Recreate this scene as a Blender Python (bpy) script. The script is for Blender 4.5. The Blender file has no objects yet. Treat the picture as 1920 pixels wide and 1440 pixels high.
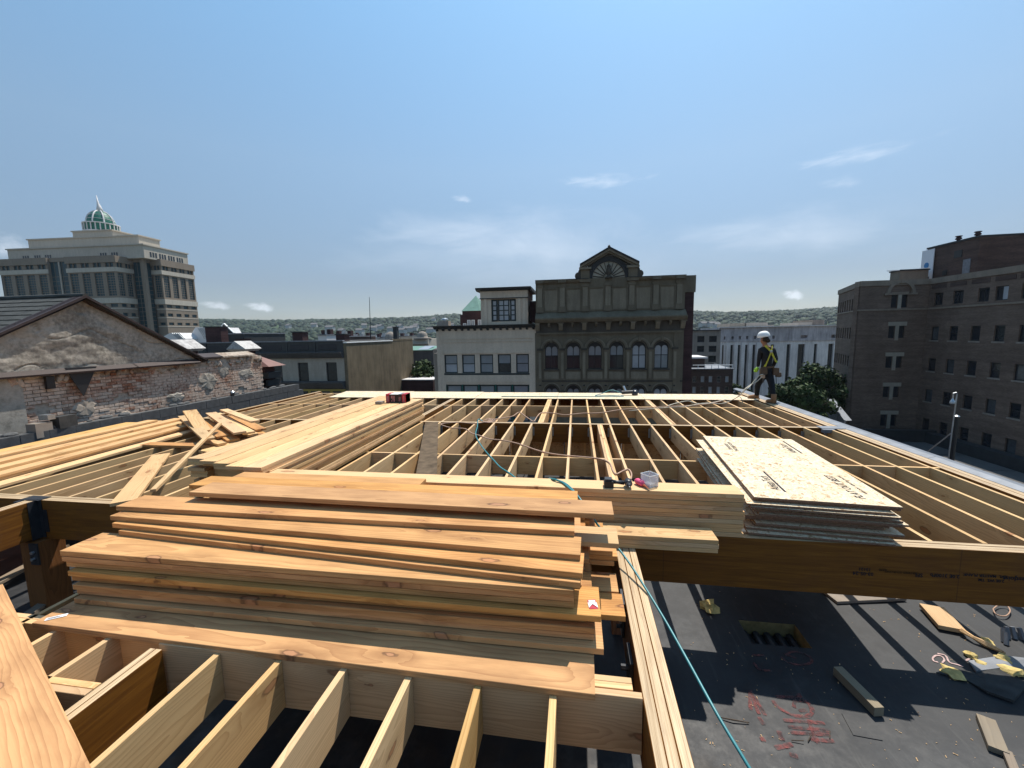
import bpy, bmesh, math, random
import numpy as np
from mathutils import Vector, Matrix, noise as mnoise
random.seed(7)
S = bpy.context.scene
PI = math.pi
def R(d): return math.radians(d)

# ---------------------------------------------------------------- camera
FOC, PITCH, ROLL, YAW, EYE = 775.0, 6.9, 1.05, 8.9, 1.9
_p, _r, _y = R(PITCH), R(ROLL), R(YAW)
_F = np.array([-math.sin(_y)*math.cos(_p), math.cos(_y)*math.cos(_p), -math.sin(_p)])
_R0 = np.array([math.cos(_y), math.sin(_y), 0.0]); _U0 = np.cross(_R0, _F)
_R = _R0*math.cos(_r) - _U0*math.sin(_r); _U = _U0*math.cos(_r) + _R0*math.sin(_r)
camd = bpy.data.cameras.new('camera'); cam = bpy.data.objects.new('camera', camd)
S.collection.objects.link(cam); S.camera = cam
cam.matrix_world = Matrix(((_R[0], _U[0], -_F[0], 0), (_R[1], _U[1], -_F[1], 0), (_R[2], _U[2], -_F[2], EYE), (0, 0, 0, 1)))
camd.sensor_width = 36.0; camd.lens = FOC/1920*36.0
camd.clip_start = 0.05; camd.clip_end = 9000
# survey helpers: a point of the photograph met with a real plane of the site
_C = np.array([0, 0, EYE])
def ray(x, y): return _F + _R*(x-960)/FOC - _U*(y-720)/FOC
def atZ(x, y, z=0.0):
    d = ray(x, y); return Vector(_C + d*(z-EYE)/d[2])
def atY(x, y, Y):
    d = ray(x, y); return Vector(_C + d*(Y/d[1]))
def atX(x, y, X):
    d = ray(x, y); return Vector(_C + d*(X/d[0]))

# ---------------------------------------------------------------- world and sun
HAZE = 0.00011
SUN_EL, SUN_AZ = 62.7, 21.6          # azimuth from +Y towards +X
W = bpy.data.worlds.new('World'); S.world = W; W.use_nodes = True
nt = W.node_tree; nt.nodes.clear()
wo = nt.nodes.new('ShaderNodeOutputWorld'); bg = nt.nodes.new('ShaderNodeBackground')
sky = nt.nodes.new('ShaderNodeTexSky'); sky.sky_type = 'NISHITA'; sky.sun_disc = False
sky.sun_elevation = R(SUN_EL); sky.sun_rotation = R(SUN_AZ)
sky.air_density = 1.0; sky.dust_density = 0.35; sky.ozone_density = 3.0; sky.altitude = 0
def wn(t, **k):
    n = nt.nodes.new(t)
    for a, b in k.items(): setattr(n, a, b)
    return n
def wmath(op, a, b=None, c=None, clamp=False):
    n = wn('ShaderNodeMath', operation=op, use_clamp=clamp)
    for i, v in enumerate((a, b, c)):
        if v is None: continue
        if isinstance(v, (int, float)): n.inputs[i].default_value = v
        else: nt.links.new(v, n.inputs[i])
    return n.outputs[0]
tc = wn('ShaderNodeTexCoord')
# clouds: a thin high veil, cut by noise, plus a few small separate ones
def cloud(px, py, sx, sy, scale, lo, hi, stretch=3.5, amount=1.0, rot=0.0):
    d = Vector(ray(px, py)).normalized()
    az = math.atan2(d.x, d.y); el = math.asin(d.z)
    m = wn('ShaderNodeMapping', vector_type='POINT'); nt.links.new(azel, m.inputs[0])
    m.inputs['Location'].default_value = (-az, -el, 0)
    m2 = wn('ShaderNodeMapping', vector_type='POINT'); nt.links.new(m.outputs[0], m2.inputs[0])
    m2.inputs['Rotation'].default_value = (0, 0, -R(rot))
    m2.inputs['Scale'].default_value = (1/sx, 1/sy, 0)
    ln = wn('ShaderNodeVectorMath', operation='LENGTH'); nt.links.new(m2.outputs[0], ln.inputs[0])
    fall = wn('ShaderNodeMapRange', interpolation_type='SMOOTHSTEP'); nt.links.new(ln.outputs['Value'], fall.inputs[0])
    fall.inputs[1].default_value = 1.0; fall.inputs[2].default_value = 0.0
    fall.inputs[3].default_value = 0.0; fall.inputs[4].default_value = 1.0
    ms = wn('ShaderNodeMapping'); nt.links.new(m.outputs[0], ms.inputs[0]); ms.inputs['Scale'].default_value = (scale, scale*stretch, 1)
    ms.inputs['Rotation'].default_value = (0, 0, -R(rot))
    ns = wn('ShaderNodeTexNoise'); ns.inputs['Scale'].default_value = 1; ns.inputs['Detail'].default_value = 8; ns.inputs['Roughness'].default_value = .62
    ns.inputs['Distortion'].default_value = .5
    nt.links.new(ms.outputs[0], ns.inputs['Vector'])
    s = wmath('ADD', ns.outputs['Fac'], wmath('MULTIPLY', wmath('SUBTRACT', fall.outputs[0], 1.0), .55))
    r = wn('ShaderNodeMapRange', interpolation_type='SMOOTHSTEP'); nt.links.new(s, r.inputs[0])
    r.inputs[1].default_value = lo; r.inputs[2].default_value = hi
    return wmath('MULTIPLY', r.outputs[0], amount, clamp=True)
sep = wn('ShaderNodeSeparateXYZ'); nrm = wn('ShaderNodeVectorMath', operation='NORMALIZE')
nt.links.new(tc.outputs['Generated'], nrm.inputs[0]); nt.links.new(nrm.outputs[0], sep.inputs[0])
azn = wmath('ARCTAN2', sep.outputs[0], sep.outputs[1]); eln = wmath('ARCSINE', sep.outputs[2])
cmb = wn('ShaderNodeCombineXYZ'); nt.links.new(azn, cmb.inputs[0]); nt.links.new(eln, cmb.inputs[1]); azel = cmb.outputs[0]
cl = [cloud(985, 448, .62, .13, 3.0, .12, .75, 3.2, .40), cloud(1490, 430, .42, .085, 4, .15, .75, 3.5, .34), cloud(1050, 490, .9, .12, 2.2, .1, .9, 3, .28),
      cloud(1130, 338, .20, .034, 14, .22, .72, 4, .36), cloud(1605, 290, .19, .035, 13, .22, .74, 5, .34, 14), cloud(1580, 340, .08, .026, 16, .25, .7, 3, .22),
      cloud(410, 572, .055, .017, 26, .2, .55, 2, .5), cloud(492, 575, .052, .019, 24, .18, .52, 2, .6), cloud(1490, 552, .036, .020, 30, .16, .5, 1.4, .65),
      cloud(15, 462, .09, .04, 16, .2, .6, 2, .35), cloud(868, 372, .05, .016, 20, .2, .6, 3, .35), cloud(1250, 590, 1.6, .07, 3, .2, .9, 5, .3)]
tot = cl[0]
for c_ in cl[1:]: tot = wmath('MAXIMUM', tot, c_)
mixc = wn('ShaderNodeMix', data_type='RGBA'); nt.links.new(tot, mixc.inputs[0])
gm = wn('ShaderNodeGamma'); nt.links.new(sky.outputs[0], gm.inputs[0]); gm.inputs[1].default_value = 0.95
sc3 = wn('ShaderNodeVectorMath', operation='MULTIPLY'); nt.links.new(gm.outputs[0], sc3.inputs[0])
er = wn('ShaderNodeValToRGB'); nt.links.new(wmath('DIVIDE', eln, .7, clamp=True), er.inputs[0])   # clear-air tint, paler and dimmer towards the hazy horizon
for i_, (p_, c_) in enumerate(((0.0, (.27, .258, .262)), (.16, (.315, .297, .301)), (.50, (.57, .57, .505)), (1.0, (.67, .85, .79)))):
    e_ = er.color_ramp.elements[i_] if i_ < 2 else er.color_ramp.elements.new(p_)
    e_.position = p_; e_.color = (*c_, 1)
sc4 = wn('ShaderNodeVectorMath', operation='SCALE'); nt.links.new(er.outputs[0], sc4.inputs[0]); sc4.inputs['Scale'].default_value = 2.0
nt.links.new(sc4.outputs[0], sc3.inputs[1])
nt.links.new(sc3.outputs[0], mixc.inputs[6]); mixc.inputs[7].default_value = (7.2, 7.7, 8.4, 1)
nt.links.new(mixc.outputs[2], bg.inputs[0]); bg.inputs[1].default_value = 0.10
nt.links.new(bg.outputs[0], wo.inputs[0])
sund = bpy.data.lights.new('sun', 'SUN'); sun = bpy.data.objects.new('sun', sund); S.collection.objects.link(sun)
sund.energy = 4.2; sund.angle = R(.53); sund.color = (1, .94, .84)
_s = Vector((math.sin(R(SUN_AZ))*math.cos(R(SUN_EL)), math.cos(R(SUN_AZ))*math.cos(R(SUN_EL)), math.sin(R(SUN_EL))))
sun.rotation_euler = (-_s).to_track_quat('-Z', 'Y').to_euler(); sun.location = _s*60
V = S.view_settings; V.view_transform = 'Standard'; V.look = 'None'; V.exposure = 0.55; V.gamma = 1; V.use_curve_mapping = False
S.cycles.max_bounces = 7; S.cycles.diffuse_bounces = 5; S.cycles.glossy_bounces = 3; S.cycles.transmission_bounces = 4; S.cycles.volume_bounces = 0
S.cycles.use_denoising = True

# ---------------------------------------------------------------- materials
class MT:
    def __init__(s, name, rough=.8, spec=.3):
        s.m = bpy.data.materials.new(name); s.m.use_nodes = True; s.nt = s.m.node_tree
        s.b = s.nt.nodes['Principled BSDF']; s.b.inputs['Roughness'].default_value = rough
        s.b.inputs['Specular IOR Level'].default_value = spec
    def n(s, t, **k):
        x = s.nt.nodes.new(t)
        for a, b in k.items(): setattr(x, a, b)
        return x
    def put(s, sock, v):
        if v is None: return
        if hasattr(v, 'links') or hasattr(v, 'is_output'): s.nt.links.new(v, sock)
        elif isinstance(v, (int, float)) or sock.type == 'VECTOR': sock.default_value = v
        else: sock.default_value = (*v, 1) if len(v) == 3 else v
    def coord(s, kind='Object', rnd=True, scale=(1, 1, 1), off=None):
        tc = s.n('ShaderNodeTexCoord'); v = tc.outputs[kind]
        if rnd:
            oi = s.n('ShaderNodeObjectInfo'); vm = s.n('ShaderNodeVectorMath', operation='MULTIPLY_ADD')
            cx = s.n('ShaderNodeCombineXYZ')
            s.put(cx.inputs[0], oi.outputs['Random']); s.put(cx.inputs[1], s.math('FRACT', s.math('MULTIPLY', oi.outputs['Random'], 7.31)))
            s.put(cx.inputs[2], s.math('FRACT', s.math('MULTIPLY', oi.outputs['Random'], 13.7)))
            s.put(vm.inputs[0], cx.outputs[0]); s.put(vm.inputs[1], off or (37., 2.3, 1.7)); s.put(vm.inputs[2], v); v = vm.outputs[0]
        mp = s.n('ShaderNodeMapping'); s.put(mp.inputs[0], v); mp.inputs['Scale'].default_value = scale
        return mp.outputs[0]
    def rnd(s, k=1.0):
        oi = s.n('ShaderNodeObjectInfo'); return s.math('FRACT', s.math('MULTIPLY', oi.outputs['Random'], k)) if k != 1 else oi.outputs['Random']
    def math(s, op, a, b=None, c=None, clamp=False):
        x = s.n('ShaderNodeMath', operation=op, use_clamp=clamp)
        for i, v in enumerate((a, b, c)): s.put(x.inputs[i], v)
        return x.outputs[0]
    def noise(s, vec, scale, detail=4, rough=.55, dist=0, out='Fac'):
        x = s.n('ShaderNodeTexNoise'); s.put(x.inputs['Vector'], vec); x.inputs['Scale'].default_value = scale
        x.inputs['Detail'].default_value = detail; x.inputs['Roughness'].default_value = rough; x.inputs['Distortion'].default_value = dist
        return x.outputs[out]
    def vor(s, vec, scale, feature='F1', out='Distance', rand=1.0):
        x = s.n('ShaderNodeTexVoronoi', feature=feature); s.put(x.inputs['Vector'], vec); x.inputs['Scale'].default_value = scale
        x.inputs['Randomness'].default_value = rand
        return x.outputs[out]
    def rng(s, v, a, b, c=0., d=1., sm=False):
        x = s.n('ShaderNodeMapRange'); s.put(x.inputs[0], v)
        if sm: x.interpolation_type = 'SMOOTHSTEP'
        for i, q in enumerate((a, b, c, d)): x.inputs[i+1].default_value = q
        return x.outputs[0]
    def mix(s, f, a, b, mode='MIX'):
        x = s.n('ShaderNodeMix', data_type='RGBA', blend_type=mode); s.put(x.inputs[0], f); s.put(x.inputs[6], a); s.put(x.inputs[7], b)
        return x.outputs[2]
    def ramp(s, f, stops):
        x = s.n('ShaderNodeValToRGB'); s.put(x.inputs[0], f); e = x.color_ramp.elements
        while len(e) < len(stops): e.new(.5)
        for q, (p, c) in zip(e, stops): q.position = p; q.color = (*c, 1)
        return x.outputs[0]
    def hsv(s, c, h=None, sa=None, v=None):
        x = s.n('ShaderNodeHueSaturation'); s.put(x.inputs['Color'], c); s.put(x.inputs['Hue'], h); s.put(x.inputs['Saturation'], sa); s.put(x.inputs['Value'], v)
        return x.outputs[0]
    def base(s, c): s.put(s.b.inputs['Base Color'], c); return s
    def rough(s, v): s.put(s.b.inputs['Roughness'], v); return s
    def bump(s, h, dist=.002, strength=.5):
        x = s.n('ShaderNodeBump'); s.put(x.inputs['Height'], h); x.inputs['Distance'].default_value = dist; x.inputs['Strength'].default_value = strength
        s.nt.links.new(x.outputs[0], s.b.inputs['Normal']); return s
    def sepx(s, v):
        x = s.n('ShaderNodeSeparateXYZ'); s.put(x.inputs[0], v); return x.outputs

def plain(name, col, rough=.7, spec=.3, var=.12, sc=3.0, metal=0, bumpd=0, kind='Object', rnd=False):
    m = MT(name, rough, spec); v = m.coord(kind, rnd)
    n = m.noise(v, sc, 5, .6)
    c = m.hsv(col, v=m.rng(n, .3, .7, 1-var, 1+var)); m.base(c)
    m.b.inputs['Metallic'].default_value = metal
    if bumpd: m.bump(m.noise(v, sc*6, 4), bumpd)
    return m.m

def wood(name, light, dark, knotc=(.14, .062, .024), knots=1.0, ringw=.013, var=.16, grey=0.0, hue=.012, rough=.72, contrast=1.0, stain=.25):
    m = MT(name, rough, .25)
    v = m.coord('Object', True, off=(40., .9, .7))
    # knots
    kv = m.n('ShaderNodeMapping'); m.put(kv.inputs[0], v); kv.inputs['Scale'].default_value = (1.15, 3.4, .5)
    kvd = m.n('ShaderNodeVectorMath', operation='ADD'); m.put(kvd.inputs[0], kv.outputs[0])
    nw = m.noise(v, 14, 2, out='Color'); sc_ = m.n('ShaderNodeVectorMath', operation='SCALE'); m.put(sc_.inputs[0], nw); sc_.inputs['Scale'].default_value = .12
    m.put(kvd.inputs[1], sc_.outputs[0])
    kx = m.n('ShaderNodeTexVoronoi', voronoi_dimensions='2D'); m.put(kx.inputs['Vector'], kvd.outputs[0]); kx.inputs['Scale'].default_value = 1.0; kc = m.sepx(kx.outputs['Color'])[0]; kd = m.math('DIVIDE', kx.outputs['Distance'], m.rng(kc, 0, 1, .35, 1.35))
    kmask = m.rng(kd, .055, .085, 1, 0, True); khalo = m.rng(kd, .07, .34, 1, 0, True)
    # growth rings
    lo = m.n('ShaderNodeMapping'); m.put(lo.inputs[0], v); lo.inputs['Scale'].default_value = (.55, 3.0, 3.0)
    n1 = m.noise(lo.outputs[0], 1.3, 3, .55)
    s_ = m.sepx(v); oi = m.rnd(3.17); oj = m.rnd(9.73)
    tc = m.n('ShaderNodeTexCoord'); so = m.sepx(tc.outputs['Object'])
    yy = m.math('ADD', so[1], m.math('MULTIPLY', m.math('SUBTRACT', oi, .5), .22))
    zz = m.math('ADD', so[2], m.math('ADD', m.math('MULTIPLY', oj, -.16), -.02))
    zz = m.math('ADD', zz, m.math('MULTIPLY', s_[0], .008))
    r = m.math('SQRT', m.math('ADD', m.math('MULTIPLY', yy, yy), m.math('MULTIPLY', zz, zz)))
    r = m.math('ADD', r, m.math('MULTIPLY', m.math('SUBTRACT', n1, .5), .10))
    r = m.math('ADD', r, m.math('MULTIPLY', khalo, .022))
    w = m.math('FRACT', m.math('DIVIDE', r, ringw))
    w = m.rng(w, 0, 1, 0, 1); w = m.math('POWER', w, 2.2)
    fi = m.n('ShaderNodeMapping'); m.put(fi.inputs[0], v); fi.inputs['Scale'].default_value = (3., 130., 130.)
    n2 = m.noise(fi.outputs[0], 1, 3, .6)
    f = m.math('ADD', m.math('MULTIPLY', w, .55*contrast), m.math('MULTIPLY', m.math('SUBTRACT', n2, .35), .55), clamp=True)
    c = m.mix(f, light, dark)
    bl = m.n('ShaderNodeMapping'); m.put(bl.inputs[0], v); bl.inputs['Scale'].default_value = (1.2, 5, 5)
    n3 = m.noise(bl.outputs[0], 1.5, 5, .6)
    c = m.mix(m.rng(n3, .42, .72, 0, stain), c, tuple(x*.62 for x in dark))
    if knots:
        c = m.mix(m.math('MULTIPLY', khalo, .38*knots), c, tuple(x*.75 for x in dark))
        c = m.mix(m.math('MULTIPLY', kmask, .9*knots), c, knotc); c = m.mix(m.rng(kd, .035, .06, .85*knots, 0, True), c, tuple(min(1, x*3.2) for x in knotc))
    if grey:
        g = m.noise(v, 2.2, 6, .65); c = m.mix(m.rng(g, .35, .7, grey*.5, grey), c, (.20, .18, .15))
    c = m.hsv(c, h=m.rng(m.rnd(5.3), 0, 1, .5-hue, .5+hue), sa=m.rng(m.rnd(17.9), 0, 1, .90, 1.02), v=m.rng(m.rnd(11.1), 0, 1, 1-var, 1+var))
    m.base(c); m.bump(m.math('ADD', m.math('MULTIPLY', f, -.4), m.math('MULTIPLY', kmask, .4)), .0015, .5)
    return m.m

M = {}
M['fir'] = wood('orange_fir_lumber', (.61, .315, .105), (.33, .135, .036), knots=1.0, stain=.5, ringw=.019, hue=.003, var=.11)
M['spruce'] = wood('pale_spruce_lumber', (.69, .445, .215), (.42, .235, .092), knots=.8, stain=.2, hue=.004)
M['mid'] = wood('honey_lumber', (.65, .385, .155), (.39, .19, .06), knots=.8, stain=.3, hue=.005)
M['spruce_grey'] = wood('weathered_plank', (.30, .22, .13), (.17, .115, .065), grey=.7, stain=.4)
M['redwood'] = wood('reddish_post', (.24, .085, .03), (.12, .035, .012), knots=.4)
def lvl(name, face):
    m = MT(name, .62, .3); v = m.coord('Object', True, off=(11, .3, .2))
    if face:
        a = m.n('ShaderNodeMapping'); m.put(a.inputs[0], v); a.inputs['Scale'].default_value = (1.2, 22, 22)
        n = m.noise(a.outputs[0], 1.6, 5, .65, .8); n2 = m.noise(v, 3.0, 4)
        c = m.ramp(n, [(.3, (.115, .038, .004)), (.55, (.195, .072, .008)), (.75, (.27, .108, .014))])
        c = m.mix(m.rng(n2, .5, .75, 0, .5), c, (.14, .05, .014))
        sx = m.sepx(v); j = m.math('FRACT', m.math('MULTIPLY', sx[0], .41)); c = m.mix(m.rng(j, .0, .004, .8, 0), c, (.05, .02, .01))
        m.base(c); m.bump(n, .0008)
    else:
        a = m.n('ShaderNodeMapping'); m.put(a.inputs[0], v); a.inputs['Scale'].default_value = (2., 300, 300)
        n = m.noise(a.outputs[0], 1, 2, .5); b_ = m.n('ShaderNodeMapping'); m.put(b_.inputs[0], v); b_.inputs['Scale'].default_value = (1.5, 12, 12)
        n2 = m.noise(b_.outputs[0], 2, 5, .6)
        c = m.ramp(n, [(.3, (.30, .19, .10)), (.5, (.50, .36, .21)), (.7, (.62, .47, .30))])
        c = m.mix(m.rng(n2, .5, .7, 0, .55), c, (.26, .18, .115))
        m.base(m.hsv(c, v=m.rng(m.rnd(3.3), 0, 1, .85, 1.1))); m.bump(n, .001)
    return m.m
M['lvl_face'] = lvl('veneer_beam_face', True); M['lvl_edge'] = lvl('veneer_beam_edge', False)
def osb(name, base=(.58, .44, .28), hi=(.72, .62, .46), lo=(.33, .20, .10)):
    m = MT(name, .7, .3); v = m.coord('Object', True, off=(3, 3, 0))
    nz = m.noise(v, 9, 2, out='Color'); s1 = m.n('ShaderNodeVectorMath', operation='SCALE'); m.put(s1.inputs[0], nz); s1.inputs['Scale'].default_value = .22
    ad = m.n('ShaderNodeVectorMath', operation='ADD'); m.put(ad.inputs[0], v); m.put(ad.inputs[1], s1.outputs[0])
    def layer(rot, sc):
        a = m.n('ShaderNodeMapping'); m.put(a.inputs[0], ad.outputs[0]); a.inputs['Rotation'].default_value = (0, 0, R(rot)); a.inputs['Scale'].default_value = (sc*.32, sc, sc)
        x = m.n('ShaderNodeTexVoronoi'); m.put(x.inputs['Vector'], a.outputs[0]); x.inputs['Scale'].default_value = 1
        return x.outputs['Color'], x.outputs['Distance']
    c1, d1 = layer(20, 40); c2, d2 = layer(-35, 55)
    r1 = m.sepx(c1)[0]; r2 = m.sepx(c2)[1]
    f = m.math('ADD', m.math('MULTIPLY', r1, .6), m.math('MULTIPLY', r2, .4))
    c = m.ramp(f, [(.12, lo), (.3, base), (.6, hi), (.9, base)])
    big = m.noise(v, 2.5, 4); c = m.mix(m.rng(big, .45, .7, 0, .3), c, (.62, .42, .22))
    m.base(c); m.bump(m.math('ADD', r1, d2), .0012, .6); return m.m
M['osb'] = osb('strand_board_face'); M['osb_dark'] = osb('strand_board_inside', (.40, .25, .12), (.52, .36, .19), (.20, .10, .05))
M['osb_edge'] = plain('strand_board_edge', (.21, .125, .085), .85, .2, .35, 60)
def membrane():
    m = MT('black_roof_membrane', .62, .35); v = m.coord('Object', False)
    n = m.noise(v, 1.1, 6, .6); n2 = m.noise(v, 9, 6, .7); st = m.n('ShaderNodeMapping'); m.put(st.inputs[0], v); st.inputs['Rotation'].default_value = (0, 0, R(-35)); st.inputs['Scale'].default_value = (9, .8, 1)
    n3 = m.noise(st.outputs[0], 2.2, 6, .68)
    c = m.ramp(n, [(.3, (.018, .019, .022)), (.7, (.038, .039, .042))])
    c = m.mix(m.rng(n2, .5, .8, 0, .45), c, (.068, .067, .066)); c = m.mix(m.rng(n3, .58, .8, 0, .4), c, (.11, .107, .10))
    # rusty brown dirt towards the near side
    s = m.sepx(v); near = m.rng(s[1], 2.9, 2.0, 0, 1, True); nb = m.noise(v, 3.2, 6, .7)
    nd = m.noise(v, 1.7, 6, .72); c = m.mix(m.math('MULTIPLY', m.rng(s[1], 3.6, 2.6, 0, 1, True), m.rng(nd, .50, .66, 0, .35)), c, (.15, .14, .13))
    c = m.mix(m.math('MULTIPLY', near, m.rng(nb, .42, .62, 0, .75)), c, (.105, .066, .034))
    vs = m.vor(v, 38); sp = m.rng(vs, .03, .05, 1, 0); ok = m.rng(m.noise(v, 2.1, 2), .5, .6, 0, .8)
    c = m.mix(m.math('MULTIPLY', sp, ok), c, (.4, .38, .33))
    m.base(c); m.rough(m.rng(n2, .3, .7, .45, .75)); m.bump(n2, .002, .35); return m.m
M['membrane'] = membrane()
M['metal'] = plain('galvanised_steel', (.38, .40, .42), .38, .5, .2, 14, metal=.8)
M['coping'] = plain('grey_metal_coping', (.17, .18, .20), .55, .4, .25, 4, metal=.15)
M['darksteel'] = plain('dark_steel', (.035, .038, .045), .5, .4, .2, 8, metal=.4)
M['black'] = plain('black_plastic', (.018, .018, .02), .4, .5, .1, 20)
M['ink'] = plain('black_ink', (.03, .028, .035), .8, .1, .3, 60)
M['ink_faint'] = plain('faded_ink', (.07, .035, .015), .8, .1, .3, 60)
_pm = MT('red_marking_paint', .85, .15); _v = _pm.coord('Object', False); _pm.base(_pm.mix(_pm.rng(_pm.noise(_v, 11, 5, .7), .42, .62, .0, .9), (.24, .072, .066), (.045, .043, .045))); _pm.put(_pm.b.inputs['Alpha'], _pm.rng(_pm.noise(_v, 26, 4, .7), .35, .65, .12, .85)); M['paint_red'] = _pm.m
M['paint_pink'] = plain('pale_marking_paint', (.5, .35, .33), .8, .2, .3, 30)
M['white'] = plain('white_paint', (.78, .78, .76), .6, .3, .06, 4)
M['paper'] = plain('white_paper', (.75, .75, .77), .8, .2, .1, 40)
M['red'] = plain('red_print', (.42, .02, .04), .5, .4, .15, 20)
M['pink'] = plain('pink_line_bag', (.75, .09, .20), .5, .4, .2, 30)
M['hose_teal'] = plain('teal_hose', (.03, .20, .22), .4, .5, .1, 10)
M['cord_tan'] = plain('tan_cord', (.42, .27, .19), .6, .3, .15, 10)
M['rope'] = plain('pale_rope', (.55, .50, .40), .7, .3, .15, 10)
M['yellow'] = plain('yellow_foam', (.55, .42, .17), .9, .2, .35, 18, bumpd=.01)
M['board_dark'] = plain('dark_block', (.05, .05, .05), .9, .2, .3, 9, bumpd=.004)

# ---------------------------------------------------------------- mesh helpers
COL = S.collection
_seen = {}
class MB:
    """collects shapes, becomes one mesh object"""
    def __init__(s): s.v = []; s.f = []; s.mi = []
    def add(s, vs, fs, mi=0):
        o = len(s.v); s.v += [tuple(v) for v in vs]; s.f += [tuple(o+i for i in f) for f in fs]; s.mi += [mi]*len(fs); return s
    def box(s, x0, x1, y0, y1, z0, z1, mi=0):
        if x0 > x1: x0, x1 = x1, x0
        if y0 > y1: y0, y1 = y1, y0
        if z0 > z1: z0, z1 = z1, z0
        vs = [(x, y, z) for z in (z0, z1) for y in (y0, y1) for x in (x0, x1)]
        return s.add(vs, [(0, 2, 3, 1), (4, 5, 7, 6), (0, 1, 5, 4), (2, 6, 7, 3), (0, 4, 6, 2), (1, 3, 7, 5)], mi)
    def prism(s, pts, a, b, axis='y', mi=0):
        """pts: 2D outline extruded from a to b along axis"""
        n = len(pts)
        def P(p, t):
            return (p[0], t, p[1]) if axis == 'y' else (t, p[0], p[1]) if axis == 'x' else (p[0], p[1], t)
        vs = [P(p, a) for p in pts] + [P(p, b) for p in pts]
        fs = [tuple(range(n)), tuple(range(2*n-1, n-1, -1))] + [(i, i+n, (i+1) % n+n, (i+1) % n) for i in range(n)]
        return s.add(vs, fs, mi)
    def bar(s, a, b, w, h, mi=0):
        a = Vector(a); b = Vector(b); d = (b-a).normalized(); up = Vector((0, 0, 1)) if abs(d.z) < .95 else Vector((0, 1, 0))
        sd = d.cross(up).normalized(); u2 = sd.cross(d)
        vs = [p+sd*sx*w/2+u2*sz*h/2 for p in (a, b) for sx, sz in ((-1, -1), (1, -1), (1, 1), (-1, 1))]
        return s.add(vs, [(3, 2, 1, 0), (4, 5, 6, 7), (0, 1, 5, 4), (1, 2, 6, 5), (2, 3, 7, 6), (3, 0, 4, 7)], mi)
    def tube(s, pts, r, n=8, mi=0, cap=True):
        pts = [Vector(p) for p in pts]; rs = r if isinstance(r, (list, tuple)) else [r]*len(pts); vs = []; prev = None
        for i, p in enumerate(pts):
            d = (pts[min(i+1, len(pts)-1)]-pts[max(i-1, 0)]).normalized()
            u = d.cross(Vector((0, 0, 1))) if abs(d.z) < .95 else d.cross(Vector((0, 1, 0)))
            u.normalize()
            if prev is not None:
                u = (prev - d*prev.dot(d)).normalized()
            prev = u; w = d.cross(u)
            vs += [p+(u*math.cos(2*PI*k/n)+w*math.sin(2*PI*k/n))*rs[i] for k in range(n)]
        fs = [(i*n+k, i*n+(k+1) % n, (i+1)*n+(k+1) % n, (i+1)*n+k) for i in range(len(pts)-1) for k in range(n)]
        if cap: fs += [tuple(range(n-1, -1, -1)), tuple((len(pts)-1)*n+k for k in range(n))]
        return s.add(vs, fs, mi)
    def lathe(s, c, prof, n=16, mi=0):
        vs = [(c[0]+r*math.cos(2*PI*k/n), c[1]+r*math.sin(2*PI*k/n), c[2]+z) for r, z in prof for k in range(n)]
        fs = [(i*n+k, i*n+(k+1) % n, (i+1)*n+(k+1) % n, (i+1)*n+k) for i in range(len(prof)-1) for k in range(n)]
        fs += [tuple(range(n-1, -1, -1)), tuple((len(prof)-1)*n+k for k in range(n))]
        return s.add(vs, fs, mi)
    def mesh(s, name, mats):
        me = bpy.data.meshes.new(name); me.from_pydata([tuple(v) for v in s.v], [], s.f)
        mats = mats if isinstance(mats, (list, tuple)) else [mats]
        for m in mats: me.materials.append(m)
        if len(mats) > 1: me.polygons.foreach_set('material_index', s.mi)
        me.update(); return me
    def build(s, name, mats, parent=None, label=None, smooth=False):
        me = s.mesh(name, mats)
        if smooth: me.polygons.foreach_set('use_smooth', [True]*len(me.polygons))
        return link(name, me, parent, label)
def link(name, me, parent=None, label=None):
    o = bpy.data.objects.new(name, me); COL.objects.link(o)
    if parent is not None: o.parent = parent
    if label: o['label'] = label
    return o
def thing(name, label, cat, loc=(0, 0, 0), rz=0, group=None):
    o = bpy.data.objects.new(name, None); COL.objects.link(o); o.location = loc; o.rotation_euler = (0, 0, rz); o.empty_display_size = .1
    return tag(o, label, cat, group)
def tag(o, label, cat, group=None):
    o['label'] = label; o['category'] = cat
    if group: o['group'] = group
    return o
def struct(o): o['kind'] = 'structure'; return o

def chamfer_box(L, Wd, T, c=.002, jag=0):
    """a sawn board centred on its own axis: x length, y width, z thickness, long edges eased"""
    b = MB(); y, z = Wd/2, T/2
    sec = [(-y+c, -z), (y-c, -z), (y, -z+c), (y, z-c), (y-c, z), (-y+c, z), (-y, z-c), (-y, -z+c)]
    b.prism(sec, -L/2, L/2, 'x'); return b
def set_on(o, center, ang, tilt=0.0, roll=0.0):
    o.matrix_local = Matrix.Translation(center) @ Matrix.Rotation(ang, 4, 'Z') @ Matrix.Rotation(-tilt, 4, 'Y') @ Matrix.Rotation(roll, 4, 'X')
def board(name, a, b, width, ztop, mat, label=None, cat='board', group=None, side=1, T=.038, parent=None, zb=None):
    """board whose top long edge runs a->b (x, y) at height ztop; the body lies to the left (side=1) of a->b"""
    a = Vector((a[0], a[1])); b = Vector((b[0], b[1])); d = b-a; L = d.length; ang = math.atan2(d.y, d.x)
    nrm = Vector((-math.sin(ang), math.cos(ang)))*side
    mid = (a+b)/2+nrm*width/2
    o = chamfer_box(L, width, T).build(name, mat, parent)
    zt = ztop if zb is None else (ztop+zb)/2
    tilt = 0 if zb is None else math.atan2(zb-ztop, L)
    set_on(o, (mid.x, mid.y, zt-T/2), ang, tilt)
    if parent is None: tag(o, label, cat, group)
    elif label: o['label'] = label
    return o
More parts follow.
